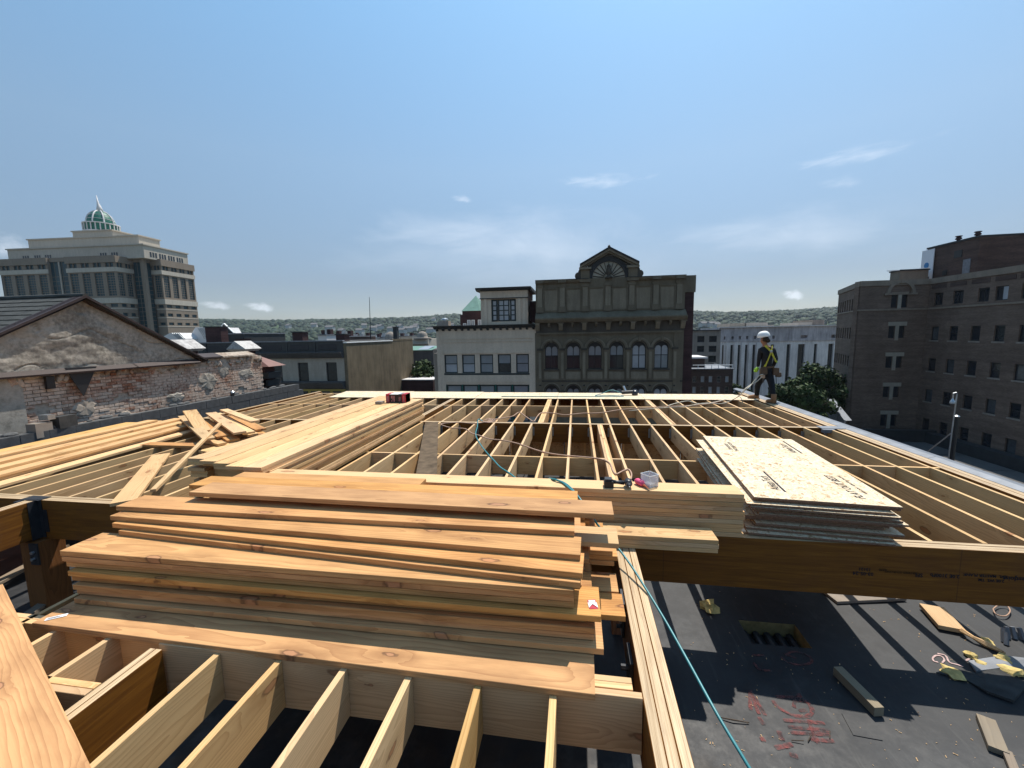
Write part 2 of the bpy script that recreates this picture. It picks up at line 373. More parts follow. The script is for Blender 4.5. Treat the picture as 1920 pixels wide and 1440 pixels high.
ORD = ['bottom', 'second from the bottom', 'third from the bottom', 'fourth from the bottom', 'fifth from the bottom', 'sixth from the bottom', 'seventh from the bottom', 'eighth from the bottom', 'ninth from the bottom', 'tenth from the bottom', 'eleventh from the bottom', 'twelfth from the bottom']
def text_mesh(txt, size, ext=.0008, shear=0.0, bold=0.0):
    cu = bpy.data.curves.new('t', 'FONT'); cu.body = txt; cu.size = size; cu.extrude = ext; cu.shear = shear; cu.align_x = 'CENTER'; cu.align_y = 'CENTER'; cu.offset = bold
    cu.resolution_u = 2
    o = bpy.data.objects.new('t', cu); COL.objects.link(o); dg = bpy.context.evaluated_depsgraph_get()
    me = bpy.data.meshes.new_from_object(o.evaluated_get(dg)); bpy.data.objects.remove(o); bpy.data.curves.remove(cu); return me
# ================================================================ THE SITE: roof we stand on
Y0, Y1, Y2 = 3.88, 8.60, 13.35       # near face of big beam, middle beam, far edge
XR, XL = 4.86, -8.95
JD, JT, SP = .30, .038, .4064
ZR = -1.06
b = MB()
nx, ny = 60, 60
def zroof(x, y):
    s = min(max((0.3-x)/6.6, 0), 1.3)
    return ZR - .30*s + .010*mnoise.noise(Vector((x*.9, y*.9, 0)))
_h0 = atZ(1399, 1163, ZR); _h1 = atZ(1530, 1216, ZR); hole_rect = (atZ(1415, 1216, ZR).x, _h1.x-.03, _h1.y, _h0.y)
xs = sorted([-9.3+ (5.25+9.3)*i/nx for i in range(nx+1)]+[hole_rect[0], hole_rect[1]]); ys = sorted([-6+(13.5+6)*j/ny for j in range(ny+1)]+[hole_rect[2], hole_rect[3]])
nx, ny = len(xs)-1, len(ys)-1
def _in(i, j): x, y = (xs[i]+xs[i+1])/2, (ys[j]+ys[j+1])/2; return hole_rect[0] < x < hole_rect[1] and hole_rect[2] < y < hole_rect[3]
b.add([(x, y, zroof(x, y)) for y in ys for x in xs], [(j*(nx+1)+i, j*(nx+1)+i+1, (j+1)*(nx+1)+i+1, (j+1)*(nx+1)+i) for j in range(ny) for i in range(nx) if not _in(i, j)])
rd = struct(b.build('roof_membrane', M['membrane'], smooth=True))

# building below our feet
M['hostbrick'] = plain('host_building_brick', (.16, .075, .055), .9, .2, .25, 2)
hb = thing('rooftop_building', 'brick building underneath the timber roof framing', 'building', (-2, 4, -14))
MB().box(-7.25, 7.2, -9.9, 9.4, 0, 12.55).build('wall', M['hostbrick'], hb)

frame = thing('timber_roof_frame', 'new timber roof framing of joists, blocking and veneer beams spanning the whole roof', 'roof frame', (0, Y0, 0))
OF = Vector((0, Y0, 0))
def part_board(name, center, L, ang, wid, T, mat, upright=True, label=None, mesh=None):
    o = link(name, mesh or chamfer_box(L, wid, T).mesh(name, mat), frame, label)
    c = Vector(center)-OF
    o.matrix_local = Matrix.Translation(c) @ Matrix.Rotation(ang, 4, 'Z') @ (Matrix.Rotation(PI/2, 4, 'X') if upright else Matrix.Identity(4))
    return o
def plies(name, x0, x1, y0, y1, top, depth, along, n, label=None):
    """laminated beam of n plies, each its own part; faces and edges have their own veneer look"""
    ang = PI/2 if along == 'y' else 0
    for i in range(n):
        T = (x1-x0)/n if along == 'y' else (y1-y0)/n
        L = (y1-y0) if along == 'y' else (x1-x0)
        me = chamfer_box(L, depth, T-.0015, .003).mesh(name, [M['lvl_edge'], M['lvl_face']])
        for p in me.polygons: p.material_index = 1 if abs(p.normal.z) > .7 else 0
        c = ((x0+T*(i+.5)), (y0+y1)/2, top-depth/2) if along == 'y' else ((x0+x1)/2, y0+T*(i+.5), top-depth/2)
        part_board(name, (c[0], c[1], c[2]-(.002*(i % 2))), L, ang, depth, T, None, True, label if i == 0 else None, me)
# beams
BD = .49
plies('laminated_beam', -9.1, 5.02, Y0, Y0+.135, 0, BD, 'x', 3, 'deep brown laminated beam across the front of the joists, with upside-down stamps')
plies('laminated_beam', -8.95, XR, Y1, Y1+.10, 0, .40, 'x', 2, 'middle laminated beam the joists hang from')
plies('laminated_beam', -8.95, XR, 12.95, 13.05, -.02, .36, 'x', 2, 'far laminated beam under the sheathing strip')
plies('laminated_beam', .345, .515, -2.0, Y0-.01, 0, .40, 'y', 3, 'three-ply beam running towards the camera beside the big lumber stack')
plies('laminated_beam', -6.62, -6.49, -1.5, Y0-.02, 0, .46, 'y', 3, 'yellow-faced beam at the left running into a steel hanger')
plies('laminated_beam', -3.72, -3.60, Y1+.11, 12.94, 0, .36, 'y', 2, 'double beam in the far bay')
plies('laminated_beam', -3.78, -3.62, Y0+.14, Y1-.01, 0, .36, 'y', 2)
plies('rim_board', XR, XR+.18, Y0-.0, Y2, 0, .34, 'y', 4, 'pale four-ply rim along the right roof edge')
plies('rim_board', XL-.10, XL, Y0-.3, Y2, .0, .34, 'y', 2, 'rim beside the concrete block wall')
# joists
def joist_mesh(L, T=JT): return chamfer_box(L, JD, T).mesh('joist', M['spruce'])
def joist(x, ya, yb, T=JT, z=0, lab=None):
    me = joist_mesh(yb-ya, T); j = random.uniform(-.004, .004)
    part_board('joist', (x+j, (ya+yb)/2, -JD/2+z+random.uniform(-.004, .002)), yb-ya, PI/2+R(random.uniform(-.12, .12)), JD, T, None, True, lab, me)
hang = MB()
for sx in (-1, 1): hang.box(sx*.021, sx*.0235, -.06, 0, -.26, -.07); hang.box(sx*.0245, sx*.05, -.003, 0, -.26, -.07)
hang_me = hang.mesh('joist_hanger', M['metal'])
def hanger(x, y):
    o = link('joist_hanger', hang_me, frame); o.location = Vector((x, y, 0))-OF
base = -2.15
bay1, bay2 = [], []
for k in range(-17, 18):
    x = base+SP*k
    if x > XR-.1 or x < XL+.1: continue
    if not (-4.0 < x < -3.5):
        joist(x, Y0+.137, Y1-.003); bay1.append(x)
        if x > -3.4: hanger(x, Y1-.002)
    if -4.0 < x < -3.5: continue
    tri = abs(x-(-.93)) < .15 or abs(x-1.92) < .15
    if tri:
        for q in (-1, 0, 1): joist(x+(.17 if x < 0 else .05)+q*.0395, Y1+.103, 12.945)
    else: joist(x, Y1+.103, 12.945)
    bay2.append(x)
for q in (0, 1, 2): joist(.445+q*.0395, Y0+.137, Y1-.003)
# blocking
def blocks(xlist, y, jag=0.0):
    xs_ = sorted(xlist)
    for a_, b_ in zip([XL]+xs_, xs_+[XR]):
        if b_-a_ < .1 or b_-a_ > .9: continue
        L = b_-a_-JT-.002
        if a_ == XL: L += JT/2; c = (a_+b_-JT/2)/2
        elif b_ == XR: L += JT/2; c = (a_+JT/2+b_)/2
        else: c = (a_+b_)/2
        part_board('blocking', (c, y+jag*random.uniform(-1, 1), -JD/2+.001), L, 0, JD-.01, JT, M['spruce'])
blocks(bay1, 6.24); blocks([x+(.17 if abs(x+.93) < .15 else 0) for x in bay2], 10.78)
# short header at the right end of the middle beam, covered in torn flashing
fl = MB(); fl.box(4.62, 5.02, 8.50, 8.72, .002, .012); fl.box(4.60, 4.80, 8.42, 8.50, -.06, .004)
fl.build('flashing_scrap', M['coping'], frame).location = -OF
# cap plate and hanger on the big beam at the left post, bolts
hp = MB(); hp.box(-6.70, -6.42, Y0-.03, Y0+.10, .002, .008); hp.box(-6.70, -6.42, Y0-.008, Y0-.002, -.47, .008); hp.box(-6.70, -6.63, Y0-.09, Y0-.008, -.47, -.0); hp.box(-6.482, -6.47, Y0-.10, Y0-.008, -.47, 0); hp.box(-6.47, -6.36, Y0-.006, Y0-.002, -.40, -.12)
hp.build('beam_hanger', M['darksteel'], frame, 'dark steel saddle hanger over the left post').location = -OF
# posts
def post(x, y, w, zb, zt, mat, lab=None):
    m_ = chamfer_box(zt-zb, w, w, .006).mesh('post', mat); o = link('post', m_, frame, lab)
    o.matrix_local = Matrix.Translation(Vector((x, y, (zb+zt)/2))-OF) @ Matrix.Rotation(PI/2, 4, 'Y')
post(-6.53, Y0+.02, .27, -1.34, -BD-.003, M['redwood'], 'reddish timber post under the steel saddle at the left')
post(.43, Y0+.05, .16, ZR, -BD-.003, M['redwood']); post(.43, 1.2, .15, ZR, -.405, M['redwood'])
post(4.6, Y0+.06, .16, ZR, -BD-.003, M['redwood'])
bolt = MB(); MBb = MB(); MBb.tube([(-6.44, Y0-.135, -.60), (-6.44, Y0-.16, -.60)], .02, 6); MBb.tube([(-6.44, Y0-.135, -.68), (-6.44, Y0-.165, -.68)], .02, 6); MBb.build('bolt', M['metal'], frame).location = -OF
bolt.box(-6.50, -6.38, Y0-.135, Y0-.118, -.76, -.495)
bolt.build('bolt_plate', M['darksteel'], frame).location = -OF
bp = MB(); bp.box(-6.75, -6.31, Y0-.2, Y0+.2, -1.352, -1.338); bp.build('base_plate', M['darksteel'], frame).location = -OF
# hardware seen in the slot beside the three-ply beam
for (yy, zz) in ((2.9, -.12), (2.45, -.2)):
    h_ = MB(); h_.box(.325, .343, yy-.09, yy+.09, zz-.16, zz+.1); h_.tube([(.33, yy, zz), (.28, yy, zz)], .018, 6); h_.tube([(.33, yy-.05, zz-.1), (.29, yy-.05, zz-.1)], .014, 6)
    h_.build('bolt_plate', M['darksteel'], frame).location = -OF
# near bay: header, doubled joist, joists towards the camera
H0 = 2.0
part_board('header', (-1.12, H0+.021, -JD/2), 2.92, 0, JD+.03, .04, M['spruce'])
for q in (0, 1): 
    me = chamfer_box(4.6, .33, .042).mesh('joist', [M['lvl_edge'], M['lvl_face']])
    for p in me.polygons: p.material_index = 1 if abs(p.normal.z) > .7 else 0
    part_board('joist', (-2.60+q*.045, -.32, -.165), 4.6, PI/2, .33, .042, None, True, 'doubled veneer joist in the near bay' if q == 0 else None, me)
for q in (0, 1): part_board('header', (-1.9+0, H0+.085+q*.042, -.15), 4.4, 0, JD, .04, M['spruce'])
for k, x in enumerate([-2.16, -1.745, -1.325, -.93, -.53, -.12]):
    me = chamfer_box(3.6, JD, .038).mesh('joist', M['mid'] if k % 3 == 1 else M['spruce'])
    part_board('joist', (x, H0-.002-1.8, -JD/2), 3.6, PI/2, JD, .038, None, True, None, me)
for x in (-2.98,): part_board('joist', (x, H0-1.8+1.9, -JD/2), 3.6, PI/2, JD, .038, M['spruce'])
for q in (0, 1): part_board('header', (-2.99, 1.70-q*.043, -JD/2), .72, 0, JD, .04, M['spruce'])
part_board('joist', (-3.42, .9, -JD/2), 3.8, PI/2, JD, .038, M['spruce'])
part_board('joist', (-3.75, .9, -JD/2), 3.8, PI/2, JD, .038, M['spruce'])
part_board('blocking', (.07, 1.36, -JD/2-.0), .36, 0, JD, .04, M['spruce'])
part_board('header', (.06, 1.05, -.02), .50, 0, .14, .038, M['fir'], False)
# sleepers carrying the stacks, between header and big beam
for x in (-3.1, -1.9, -.65):
    part_board('joist', (x, 3.0, -JD/2), 1.62, PI/2, JD, .038, M['spruce'])
# stamps on the beam faces, printed upside down
def stamp(txt, x, z, size, mat, y=Y0-.003, up=True, par=frame, shear=0, bold=0):
    me = text_mesh(txt, size, .0005, shear, bold); me.materials.append(mat); o = link('stamp', me, par)
    o.matrix_local = Matrix.Translation(Vector((x, y, z))-OF) @ Matrix.Rotation(PI if up else 0, 4, 'Y') @ Matrix.Rotation(PI/2, 4, 'X')
for txt, px_, py_, s_ in (('13121', 1621, 1067, .04), ('0278', 1655, 1068, .03), ('03-05-24', 1618, 1075, .045), ('SFI', 1723, 1078, .05), ('CERTIFIED SOURCING', 1690, 1073, .026), ('2.0E 3100Fb', 1771, 1079, .045), ('LVL  MASTER PLANK', 1846, 1079, .035), ('2.0E WS  TM', 1858, 1088, .035), ('BestJoist', 1905, 1085, .055)):
    p_ = atY(px_, py_, Y0); stamp(txt, p_.x, p_.z, s_, M['ink'] if s_ > .03 else M['ink_faint'], bold=.0006)
for txt, yy, zz, s_ in (('13121   0278', 3.25, -.15, .05), ('WEST  2.0E  LVL', 3.30, -.20, .06), ('03-05-24', 2.8, -.20, .05)):
    me = text_mesh(txt, s_, .0005); me.materials.append(M['ink_faint']); o = link('stamp', me, frame)
    o.matrix_local = Matrix.Translation(Vector((-6.487, yy, zz))-OF) @ Matrix.Rotation(PI/2, 4, 'Z') @ Matrix.Rotation(PI/2, 4, 'X')

# knee wall under the middle beam: strand board panels, studs and a plate
kw = thing('knee_wall', 'low framed wall of dark strand board under the middle beam, seen between the joists', 'wall', (0, Y1+.4, ZR))
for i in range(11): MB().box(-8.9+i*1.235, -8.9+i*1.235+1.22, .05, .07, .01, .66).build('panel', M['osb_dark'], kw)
for i in range(34): chamf = MB().box(-8.85+i*.41, -8.812+i*.41, -.04, .05, .05, .62).build('stud', M['spruce'], kw)
MB().box(-8.9, 4.85, -.04, .05, .62, .66).build('plate', M['spruce'], kw); MB().box(-8.9, 4.85, -.04, .05, .0, .05).build('plate', M['spruce'], kw)

# sheathing strip at the far edge
xs_ = [-7.75, -5.45, -3.0, -.55, 1.9, 4.22]
for i, (a_, b_) in enumerate(zip(xs_[:-1], xs_[1:])):
    bb = MB(); o_ = thing  # placeholder
    ya = 11.86+(.06 if i == 0 else 0)+random.uniform(-.01, .01)
    if i == 4: pts = [(a_+.004, ya), (4.86, ya), (4.86, 12.0), (4.55, 12.9), (a_+.004, 12.9)]
    elif i == 0: pts = [(a_, ya), (b_-.004, ya), (b_-.004, 13.3), (a_-.2, 13.3)]
    else: pts = [(a_+.004, ya), (b_-.004, ya), (b_-.004, 13.3-i*.08), (a_+.004, 13.3-i*.08)]
    zt = .019+.002*(i % 2)
    bb.prism(pts, .002, zt, 'z')
    me = bb.mesh('sheathing_sheet', [M['osb'], M['osb_edge']])
    for p in me.polygons: p.material_index = 0 if abs(p.normal.z) > .6 else 1
    tag(link('sheathing_sheet', me), ['strand board sheet at the far left end of the strip along the far roof edge', 'strand board sheet of the far strip behind the red carton', 'strand board sheet of the far strip in front of the white building', 'strand board sheet of the far strip carrying the tangle of hose and gun', 'strand board sheet at the right end of the far strip beside the worker'][i], 'sheathing', 'sheathing sheets along the far roof edge')

# metal coping beyond the right rim, in lengths
cop = thing('roof_edge_coping', 'grey sheet metal coping running along the right edge of the roof', 'coping', (XR+.18, Y0, 0))
yy = -1.0
while yy < 9.9:
    L = 1.9; c_ = MB(); c_.prism([(.004, .0), (.004, -.03), (.30, -.05), (.30, -.30), (.315, -.30), (.315, -.02), (.10, .028)], yy, yy+L-.006, 'y'); c_.build('coping_length', M['coping'], cop); yy += L
# membrane lap behind
lap = MB().box(XR+.18, 5.5, -4, Y0-.03, -.9, -.55)

# ================================================================ LUMBER
# ---- big stack in the foreground; every board is a thing
gF = 'boards of the big foreground stack'
F_, SPr = M['fir'], M['spruce']
def fboard(l, r, w, z, label, mat=None, dw=0, xl=None, xr=None):
    a = atZ(l[0], l[1], z); c = atZ(r[0], r[1], z)
    return board('board', (a.x, a.y), (c.x, c.y), w, z, mat or F_, label, 'board', gF)
T_ = .0392
z0 = .04
fboard((60, 1168), (1116, 1302), .286, z0, 'wide knotty bottom plank with a white tag, lying in front of the big stack')
rows = [((157, 1112), (1133, 1229)), ((150, 1101), (1114, 1197)), ((149, 1090), (1116, 1185.5)), ((136, 1078), (1098, 1165.5)), ((137, 1066), (1126, 1146)), ((124, 1053), (1076, 1128)), ((122, 1040.5), (1076, 1115)), ((121, 1029), (1075, 1103))]
desc = ['bottom board of the front column, its right end sunlit beyond the others', 'second board up in the front column of the big stack', 'third board up in the front column, thin dark edge', 'fourth board up in the front column, slightly shorter at the right', 'fifth board up in the front column, with the cigarette packet on its right end', 'sixth board up in the front column of the big stack', 'seventh board up in the front column of the big stack', 'top board of the front column, broad sunlit face with a dark knot']
TF = .0440; zz = z0
for i, ((l, r), d) in enumerate(zip(rows, desc)):
    zz += TF
    a = atZ(*l, zz); c = atZ(*r, zz)
    yb = 2.235+.009*i
    ya = yb+random.uniform(-.006, .006)+[0, .028, .004, .030, .006, .032, .012, .0][i]; yc = yb+[0, .045, .03, .06, .0, .036, .022, .0][i]
    board('board', (a.x, ya), (c.x, yc), .286, zz, F_, d, 'board', gF, T=.0380)
# second tier lying on the front column
zA = z0+8*TF
up = [((222, 995), (1088, 1093), .235, 1, 'board resting askew on the front column, wedge of shade below its right half'),
      ((210, 981), (1092, 1075), .235, 2, 'pale-edged board directly on top of the askew board'),
      ((206, 967), (1088, 1040.5), .235, 3, 'board with a short split in its front edge, third of the upper tier'),
      ((217, 949), (1077, 996), .235, 4, 'broad sunlit board behind the split one, ending in line with it'),
      ((354, 922.5), (1151, 965), .235, 6, 'longest upper board, sticking out furthest to the right under the hose'),
      ((354, 909), (1083, 942), .235, 5.5, 'rear upper board beside the neat stack, its right end cut short')]
for l, r, w, k, d in up:
    z = zA+k*T_
    a = atZ(*l, z); c = atZ(*r, z)
    board('board', (a.x, a.y), (c.x, c.y), w, z, F_, d, 'board', gF)
# columns hidden behind, whose right ends stick out
cols = [(2.54, [.12, .30, .12, .02, .06, .10, .03, .02, .04]), (2.80, [.30, .30, .10, .05, .12, .08, .05, .10, .06]), (3.06, [.05, .12, .05, .30, .30, .28, .10, .12, .09]), (3.31, [.05, .22, .1, .12, .15, .25, .12, .15, .1]), (3.60, [-1.5]*12)]
colname = ['second', 'third', 'fourth', 'fifth', 'rear left']
for ci, (y, ends) in enumerate(cols):
    nlev = [8, 9, 10, 11, 12][ci]
    for k in range(nlev):
        xe = ends[k % len(ends)]+random.uniform(-.02, .02); z = (z0 if y < 2.28 else 0)+T_*(k+1)
        if z > .40 and ci < 3: continue
        xl = -3.62+random.uniform(-.04, .06)-(0.0 if k < 8 else -.1)
        board('board', (xl, y+random.uniform(-.004, .004)), (xe, y+random.uniform(-.004, .004)), .235, z, F_, '%s board, %s column of the big stack, right end showing' % (ORD[min(k, 11)], colname[ci]), 'board', gF)
# short plank lying on the right, sunlit face (between the column ends and the hose)
a = atZ(1002+91, 1054, .245); c = atZ(1153, 1058.6, .245)
board('board', (-.6, 2.88), (.30, 2.86), .245, .245+.16, SPr, 'short pale board end sticking out right of the big stack, above the dark slot', 'board', gF)
# ---- neat stack with the drill on it
gN = 'boards of the neat stack under the drill'
for k in range(10):
    z = .0415*(k+1)
    xe = 1.515+random.uniform(-.012, .010); xl = -3.42+random.uniform(-.05, .05)
    board('board', (xl, 3.885+random.uniform(-.006, .006)), (xe, 3.885+random.uniform(-.006, .006)), .235, z, M['mid'] if k % 3 else SPr, '%s board of the neat stack under the drill' % (ORD[k] if k < 9 else 'top, sunlit'), 'board', gN, T=.0395)
gS = 'boards of the low stack in front of the neat one'
for k in range(3):
    board('board', (-1.4, 3.565), (1.205+random.uniform(-.006, .006), 3.565+random.uniform(-.004, .004)), .235, .04*(k+1), SPr, '%s board of the low three-board stack where the hose passes' % ['bottom', 'middle', 'top'][k], 'board', gS)
# ---- long stack running away from the camera, carton on it
gL = 'boards of the long stack running away under the red carton'
lev = 12
for ci in range(5):
    for k in range(lev if ci else lev):
        x = -3.44-.240*ci; z = .0405*(k+1)
        if ci not in (0, 4) and k < lev-2: continue
        ya = 3.95+[0, .02, .10, .16, .24][ci]+random.uniform(-.04, .04)*(1 if k < lev-1 else .2)+(0.12 if k % 4 == 1 else 0); yb = 8.85+random.uniform(-.06, .06)+.1*ci
        dx = .0+random.uniform(-.008, .008)-.012*ci; x += random.uniform(-.012, .012) if k < lev-1 else 0
        board('board', (x, ya), (x+dx, yb), .230, z+(random.uniform(-.006, .002) if k == lev-1 else 0), SPr if random.random() < .7 else M['mid'], '%s board, %s column of the stack under the red carton' % (ORD[k] if k < lev-1 else 'top', ['right-hand', 'second', 'middle', 'fourth', 'left-hand'][ci]), 'board', gL)
# bearers keep the thin-shelled stack solid
bear = MB().box(-4.40, -3.70, 4.3, 8.6, .001, .0405*(lev-2)-.001)
bear.build('board_bundle', SPr); o = COL.objects['board_bundle']; tag(o, 'pale inner boards packed between the outer columns of the long stack', 'lumber', gL); o['kind'] = 'stuff'
# plank lying against the left side of the long stack
def zb(p, q, w, z, mat, label, group=None, T=.038, side=1, zbb=None, name='board'):
    a = atZ(*p, z); c = atZ(*q, z if zbb is None else zbb); return board(name, (a.x, a.y), (c.x, c.y), w, z, mat, label, 'board', group, side, T, zb=zbb)
gK = 'loose boards lying over the joists'
zb((388, 847), (505, 818), .235, .05, SPr, 'loose pale plank with pointed near end, beside the left side of the long stack', gK)
zb((262, 834), (402, 837), .20, .05, F_, 'loose reddish board lying crosswise over the joists behind the slanting plank', gK)
zb((256, 936), (319, 849), .235, .045, SPr, 'short loose board slanting over the joists behind the big beam', gK)
zb((292, 917), (416, 792), .06, .06, SPr, 'long thin loose strip leaning up to the offcut pile', gK, zbb=.30)
zb((397, 806), (368, 767), .235, .16, SPr, 'wide loose board standing up at a slant against the offcut pile', gK, zbb=.42)
# ---- long boards on the left
gW = 'long boards in the stack beside the block wall'
for ci in range(6):
    n_ = [1, 3, 4, 5, 6, 6][ci]
    for k in range(n_):
        x = -7.62-.225*ci; z = .0405*(k+1)
        if 0 < ci < 5 and k < n_-2: continue
        yb = 7.55+[0, .0, -.05, .05, -.2, -.45][ci]+random.uniform(-.1, .1); ya = yb-4.9
        dx = -.42+random.uniform(-.02, .02)
        board('board', (x+.42*.55, ya), (x+.42*.55+dx, yb), .225, z, M['mid'] if (ci+k) % 3 == 1 else SPr, '%s board, %s column of the stack beside the block wall' % (ORD[k] if k < n_-1 else 'top', ['nearest low', 'second', 'third', 'fourth', 'fifth', 'wall-side'][ci]), 'board', gW)
zb((779, 893), (797, 792), .28, .045, plain('weathered_plywood', (.11, .078, .05), .9, .15, .4, 6), 'dark weathered plywood strip lying over the joists in the middle bay', gK, T=.02, side=-1)
# ---- offcut pile
gO = 'offcuts in the small pile between the stacks'
pl = [((455, 812), (395, 776), .2, .18), ((462, 808), (405, 772), .2, .225), ((450, 822), (392, 786), .2, .10), ((440, 828), (385, 800), .18, .06), ((430, 815), (372, 790), .2, .13), ((485, 812), (430, 790), .2, .06), ((478, 806), (428, 780), .2, .10), ((500, 812), (440, 785), .14, .045), ((425, 829), (395, 823), .14, .10), ((470, 790), (412, 768), .16, .29), ((404, 820), (352, 778), .18, .20)]
dn = ['top right-hand short', 'long upper', 'lower right-hand', 'bottom left-hand', 'inner left-hand', 'flat right-hand', 'second right-hand', 'outermost right', 'small square', 'topmost pale', 'long left-hand']
for (p, q, w, z), d in zip(pl, dn): zb(p, q, w, z, SPr if random.random() < .6 else F_, '%s offcut in the little pile beside the slanting board' % d, gO, side=-1 if random.random() < .3 else 1)
# ---- plank close to the camera in the lower left corner
a = atZ(5, 1095, .13); c = atZ(172, 1440, .13); d_ = (c-a).normalized()
a2 = a; c2 = c+d_*.6
board('plank', (c2.x, c2.y), (a2.x, a2.y), .60, .13, F_, 'large orange plank close to the camera across the lower left corner', 'plank', side=1)
COL.objects['plank']
# white tag on the bottom plank
tg = MB().box(-.055, .055, -.016, .016, 0, .0015); tp = atZ(106, 1157, .0425); t_o = tag(tg.build('lumber_tag', M['paper']), 'small white printed tag stapled to the left end of the knotty plank', 'tag'); t_o.location = tp; t_o.rotation_euler = (0, 0, R(35))
for i in range(3): MB().box(-.045, .03-.012*i, -.009+.007*i, -.006+.007*i, .0017, .0022).build('print_line', M['ink'], t_o)

# ---- strand board sheets
gB = 'sheets in the strand board stack'
tops = [(1429.5, 934), (1688, 946.7)]
nS = 14; th = .0245
for k in range(nS):
    z = .004+th*(k+1)
    L_, W_ = 2.36, 1.16
    cx, cy, an = 2.33, 5.13, R(-5.2)
    if k == nS-1: dx, dy = 0, 0
    else:
        dx = [-.06, -.03, .02, .05, -.07, -.05, .03, .06, .04, .03, -.02, -.07, .03][k]; dy = [-.06, -.02, .02, -.02, .05, .04, .0, -.03, -.01, .02, -.05, -.03, .02][k]
        an += R(random.uniform(-.9, .9)); cx += -.02
    me = chamfer_box(L_, W_, .0185, .001).mesh('sheathing_sheet', [M['osb'], M['osb_edge']])
    for p in me.polygons: p.material_index = 0 if abs(p.normal.z) > .6 else 1
    o = link('sheathing_sheet', me); set_on(o, (cx+dx, cy+dy, z-.0095), PI/2+an)
    tag(o, '%s sheet of the strand board stack' % (ORD[k] if k < 10 else ['', 'fourth from the top', 'third from the top', 'second from the top', 'top stamped'][k-9]), 'sheathing sheet', gB)
topsheet = o
def print_on(txt, px_, py_, size, ang, mat, shear=0, bold=0, ext=.0003):
    p = atZ(px_, py_, .3478); me = text_mesh(txt, size, ext, shear, bold); me.materials.append(mat); q = link('stamp', me)
    q.matrix_world = Matrix.Translation((p.x, p.y, .3482)) @ Matrix.Rotation(R(ang), 4, 'Z'); q.parent = topsheet; q.matrix_parent_inverse = topsheet.matrix_local.inverted(); return q
print_on('AdvanTech', 1443, 905, .12, 85, M['ink'], .2, .0002).scale = (.75, 1, 1)
print_on('AdvanTech', 1478, 841, .12, 85, M['ink'], .2, .0002).scale = (.75, 1, 1)
print_on('FLAT OUT BEST', 1583, 912, .10, 85, M['ink'], .25, .001).scale = (.9, 1, 1)
print_on('SUBFLOOR   SIZED FOR SPACING', 1597, 908, .035, 85, M['ink'])
print_on('EXPOSURE 1\nTHICKNESS 0.703', 1370, 837, .06, 85, M['ink'])
bpy.context.view_layer.update()
for (px_, py_) in ((1451, 902), (1485, 838)):
    p = atZ(px_, py_, .3478); bx_ = MB().box(-.30, .30, -.010, .010, 0, .0006); q = bx_.build('stamp', M['ink']); q.matrix_world = Matrix.Translation((p.x, p.y, .3478)) @ Matrix.Rotation(R(85), 4, 'Z'); q.parent = topsheet; q.matrix_parent_inverse = topsheet.matrix_local.inverted()
# ================================================================ BUILDINGS
GZ = -14.0
M['glass'] = plain('dark_window_glass', (.018, .022, .028), .08, .6, .2, .6)
M['glass_blind'] = plain('blind_behind_glass', (.20, .22, .24), .12, .6, .12, 1.2)
M['glass_pale'] = plain('pale_curtain_glass', (.30, .32, .35), .12, .6, .15, 1.0)
M['glass_dim'] = plain('dim_blind_glass', (.07, .075, .08), .15, .6, .3, 2.0)
M['glass_teal'] = plain('teal_tower_glass', (.010, .042, .055), .3, .35, .3, .25)
M['glass_green'] = plain('green_dome_glass', (.008, .12, .08), .5, .4, .3, .6)
M['frame_dark'] = plain('dark_green_frame', (.012, .022, .024), .5, .4, .1, 3)
M['frame_black'] = plain('black_frame', (.012, .012, .013), .5, .4, .1, 3)
M['slate'] = plain('dark_roof_edge', (.03, .032, .034), .7, .3, .2, 2)
def brickmat(name, c1, c2, mortar, sx=.22, sz=.075, stain=.3):
    m = MT(name, .92, .15); tc = m.n('ShaderNodeTexCoord'); s_ = m.sepx(tc.outputs['Object'])
    cb = m.n('ShaderNodeCombineXYZ'); m.put(cb.inputs[0], m.math('ADD', s_[0], s_[1])); m.put(cb.inputs[1], s_[2])
    x = m.n('ShaderNodeTexBrick'); m.put(x.inputs['Vector'], cb.outputs[0]); x.inputs['Scale'].default_value = 1
    x.inputs['Brick Width'].default_value = sx; x.inputs['Row Height'].default_value = sz; x.inputs['Mortar Size'].default_value = .006
    m.put(x.inputs['Color1'], c1); m.put(x.inputs['Color2'], c2); m.put(x.inputs['Mortar'], mortar)
    st = m.n('ShaderNodeMapping'); m.put(st.inputs[0], tc.outputs['Object']); st.inputs['Scale'].default_value = (.25, .25, 2.5)
    n = m.noise(st.outputs[0], 1, 5, .6); n2 = m.noise(tc.outputs['Object'], .35, 5, .6)
    c = m.hsv(x.outputs['Color'], v=m.rng(n, .3, .7, 1-stain, 1+stain*.7)); c = m.hsv(c, v=m.rng(n2, .35, .65, .82, 1.15)); m.base(c); return m.m
M['brick_brown'] = brickmat('brown_brick', (.195, .132, .098), (.142, .096, .073), (.16, .13, .105), stain=.25)
M['brick_maroon'] = brickmat('maroon_brick', (.070, .034, .034), (.055, .028, .028), (.06, .045, .045))
M['brick_dark'] = brickmat('dark_red_brick', (.105, .066, .054), (.078, .050, .042), (.08, .065, .055))
M['brick_tan'] = brickmat('tan_grey_brick', (.20, .175, .155), (.17, .15, .135), (.19, .17, .15), .6, .25)
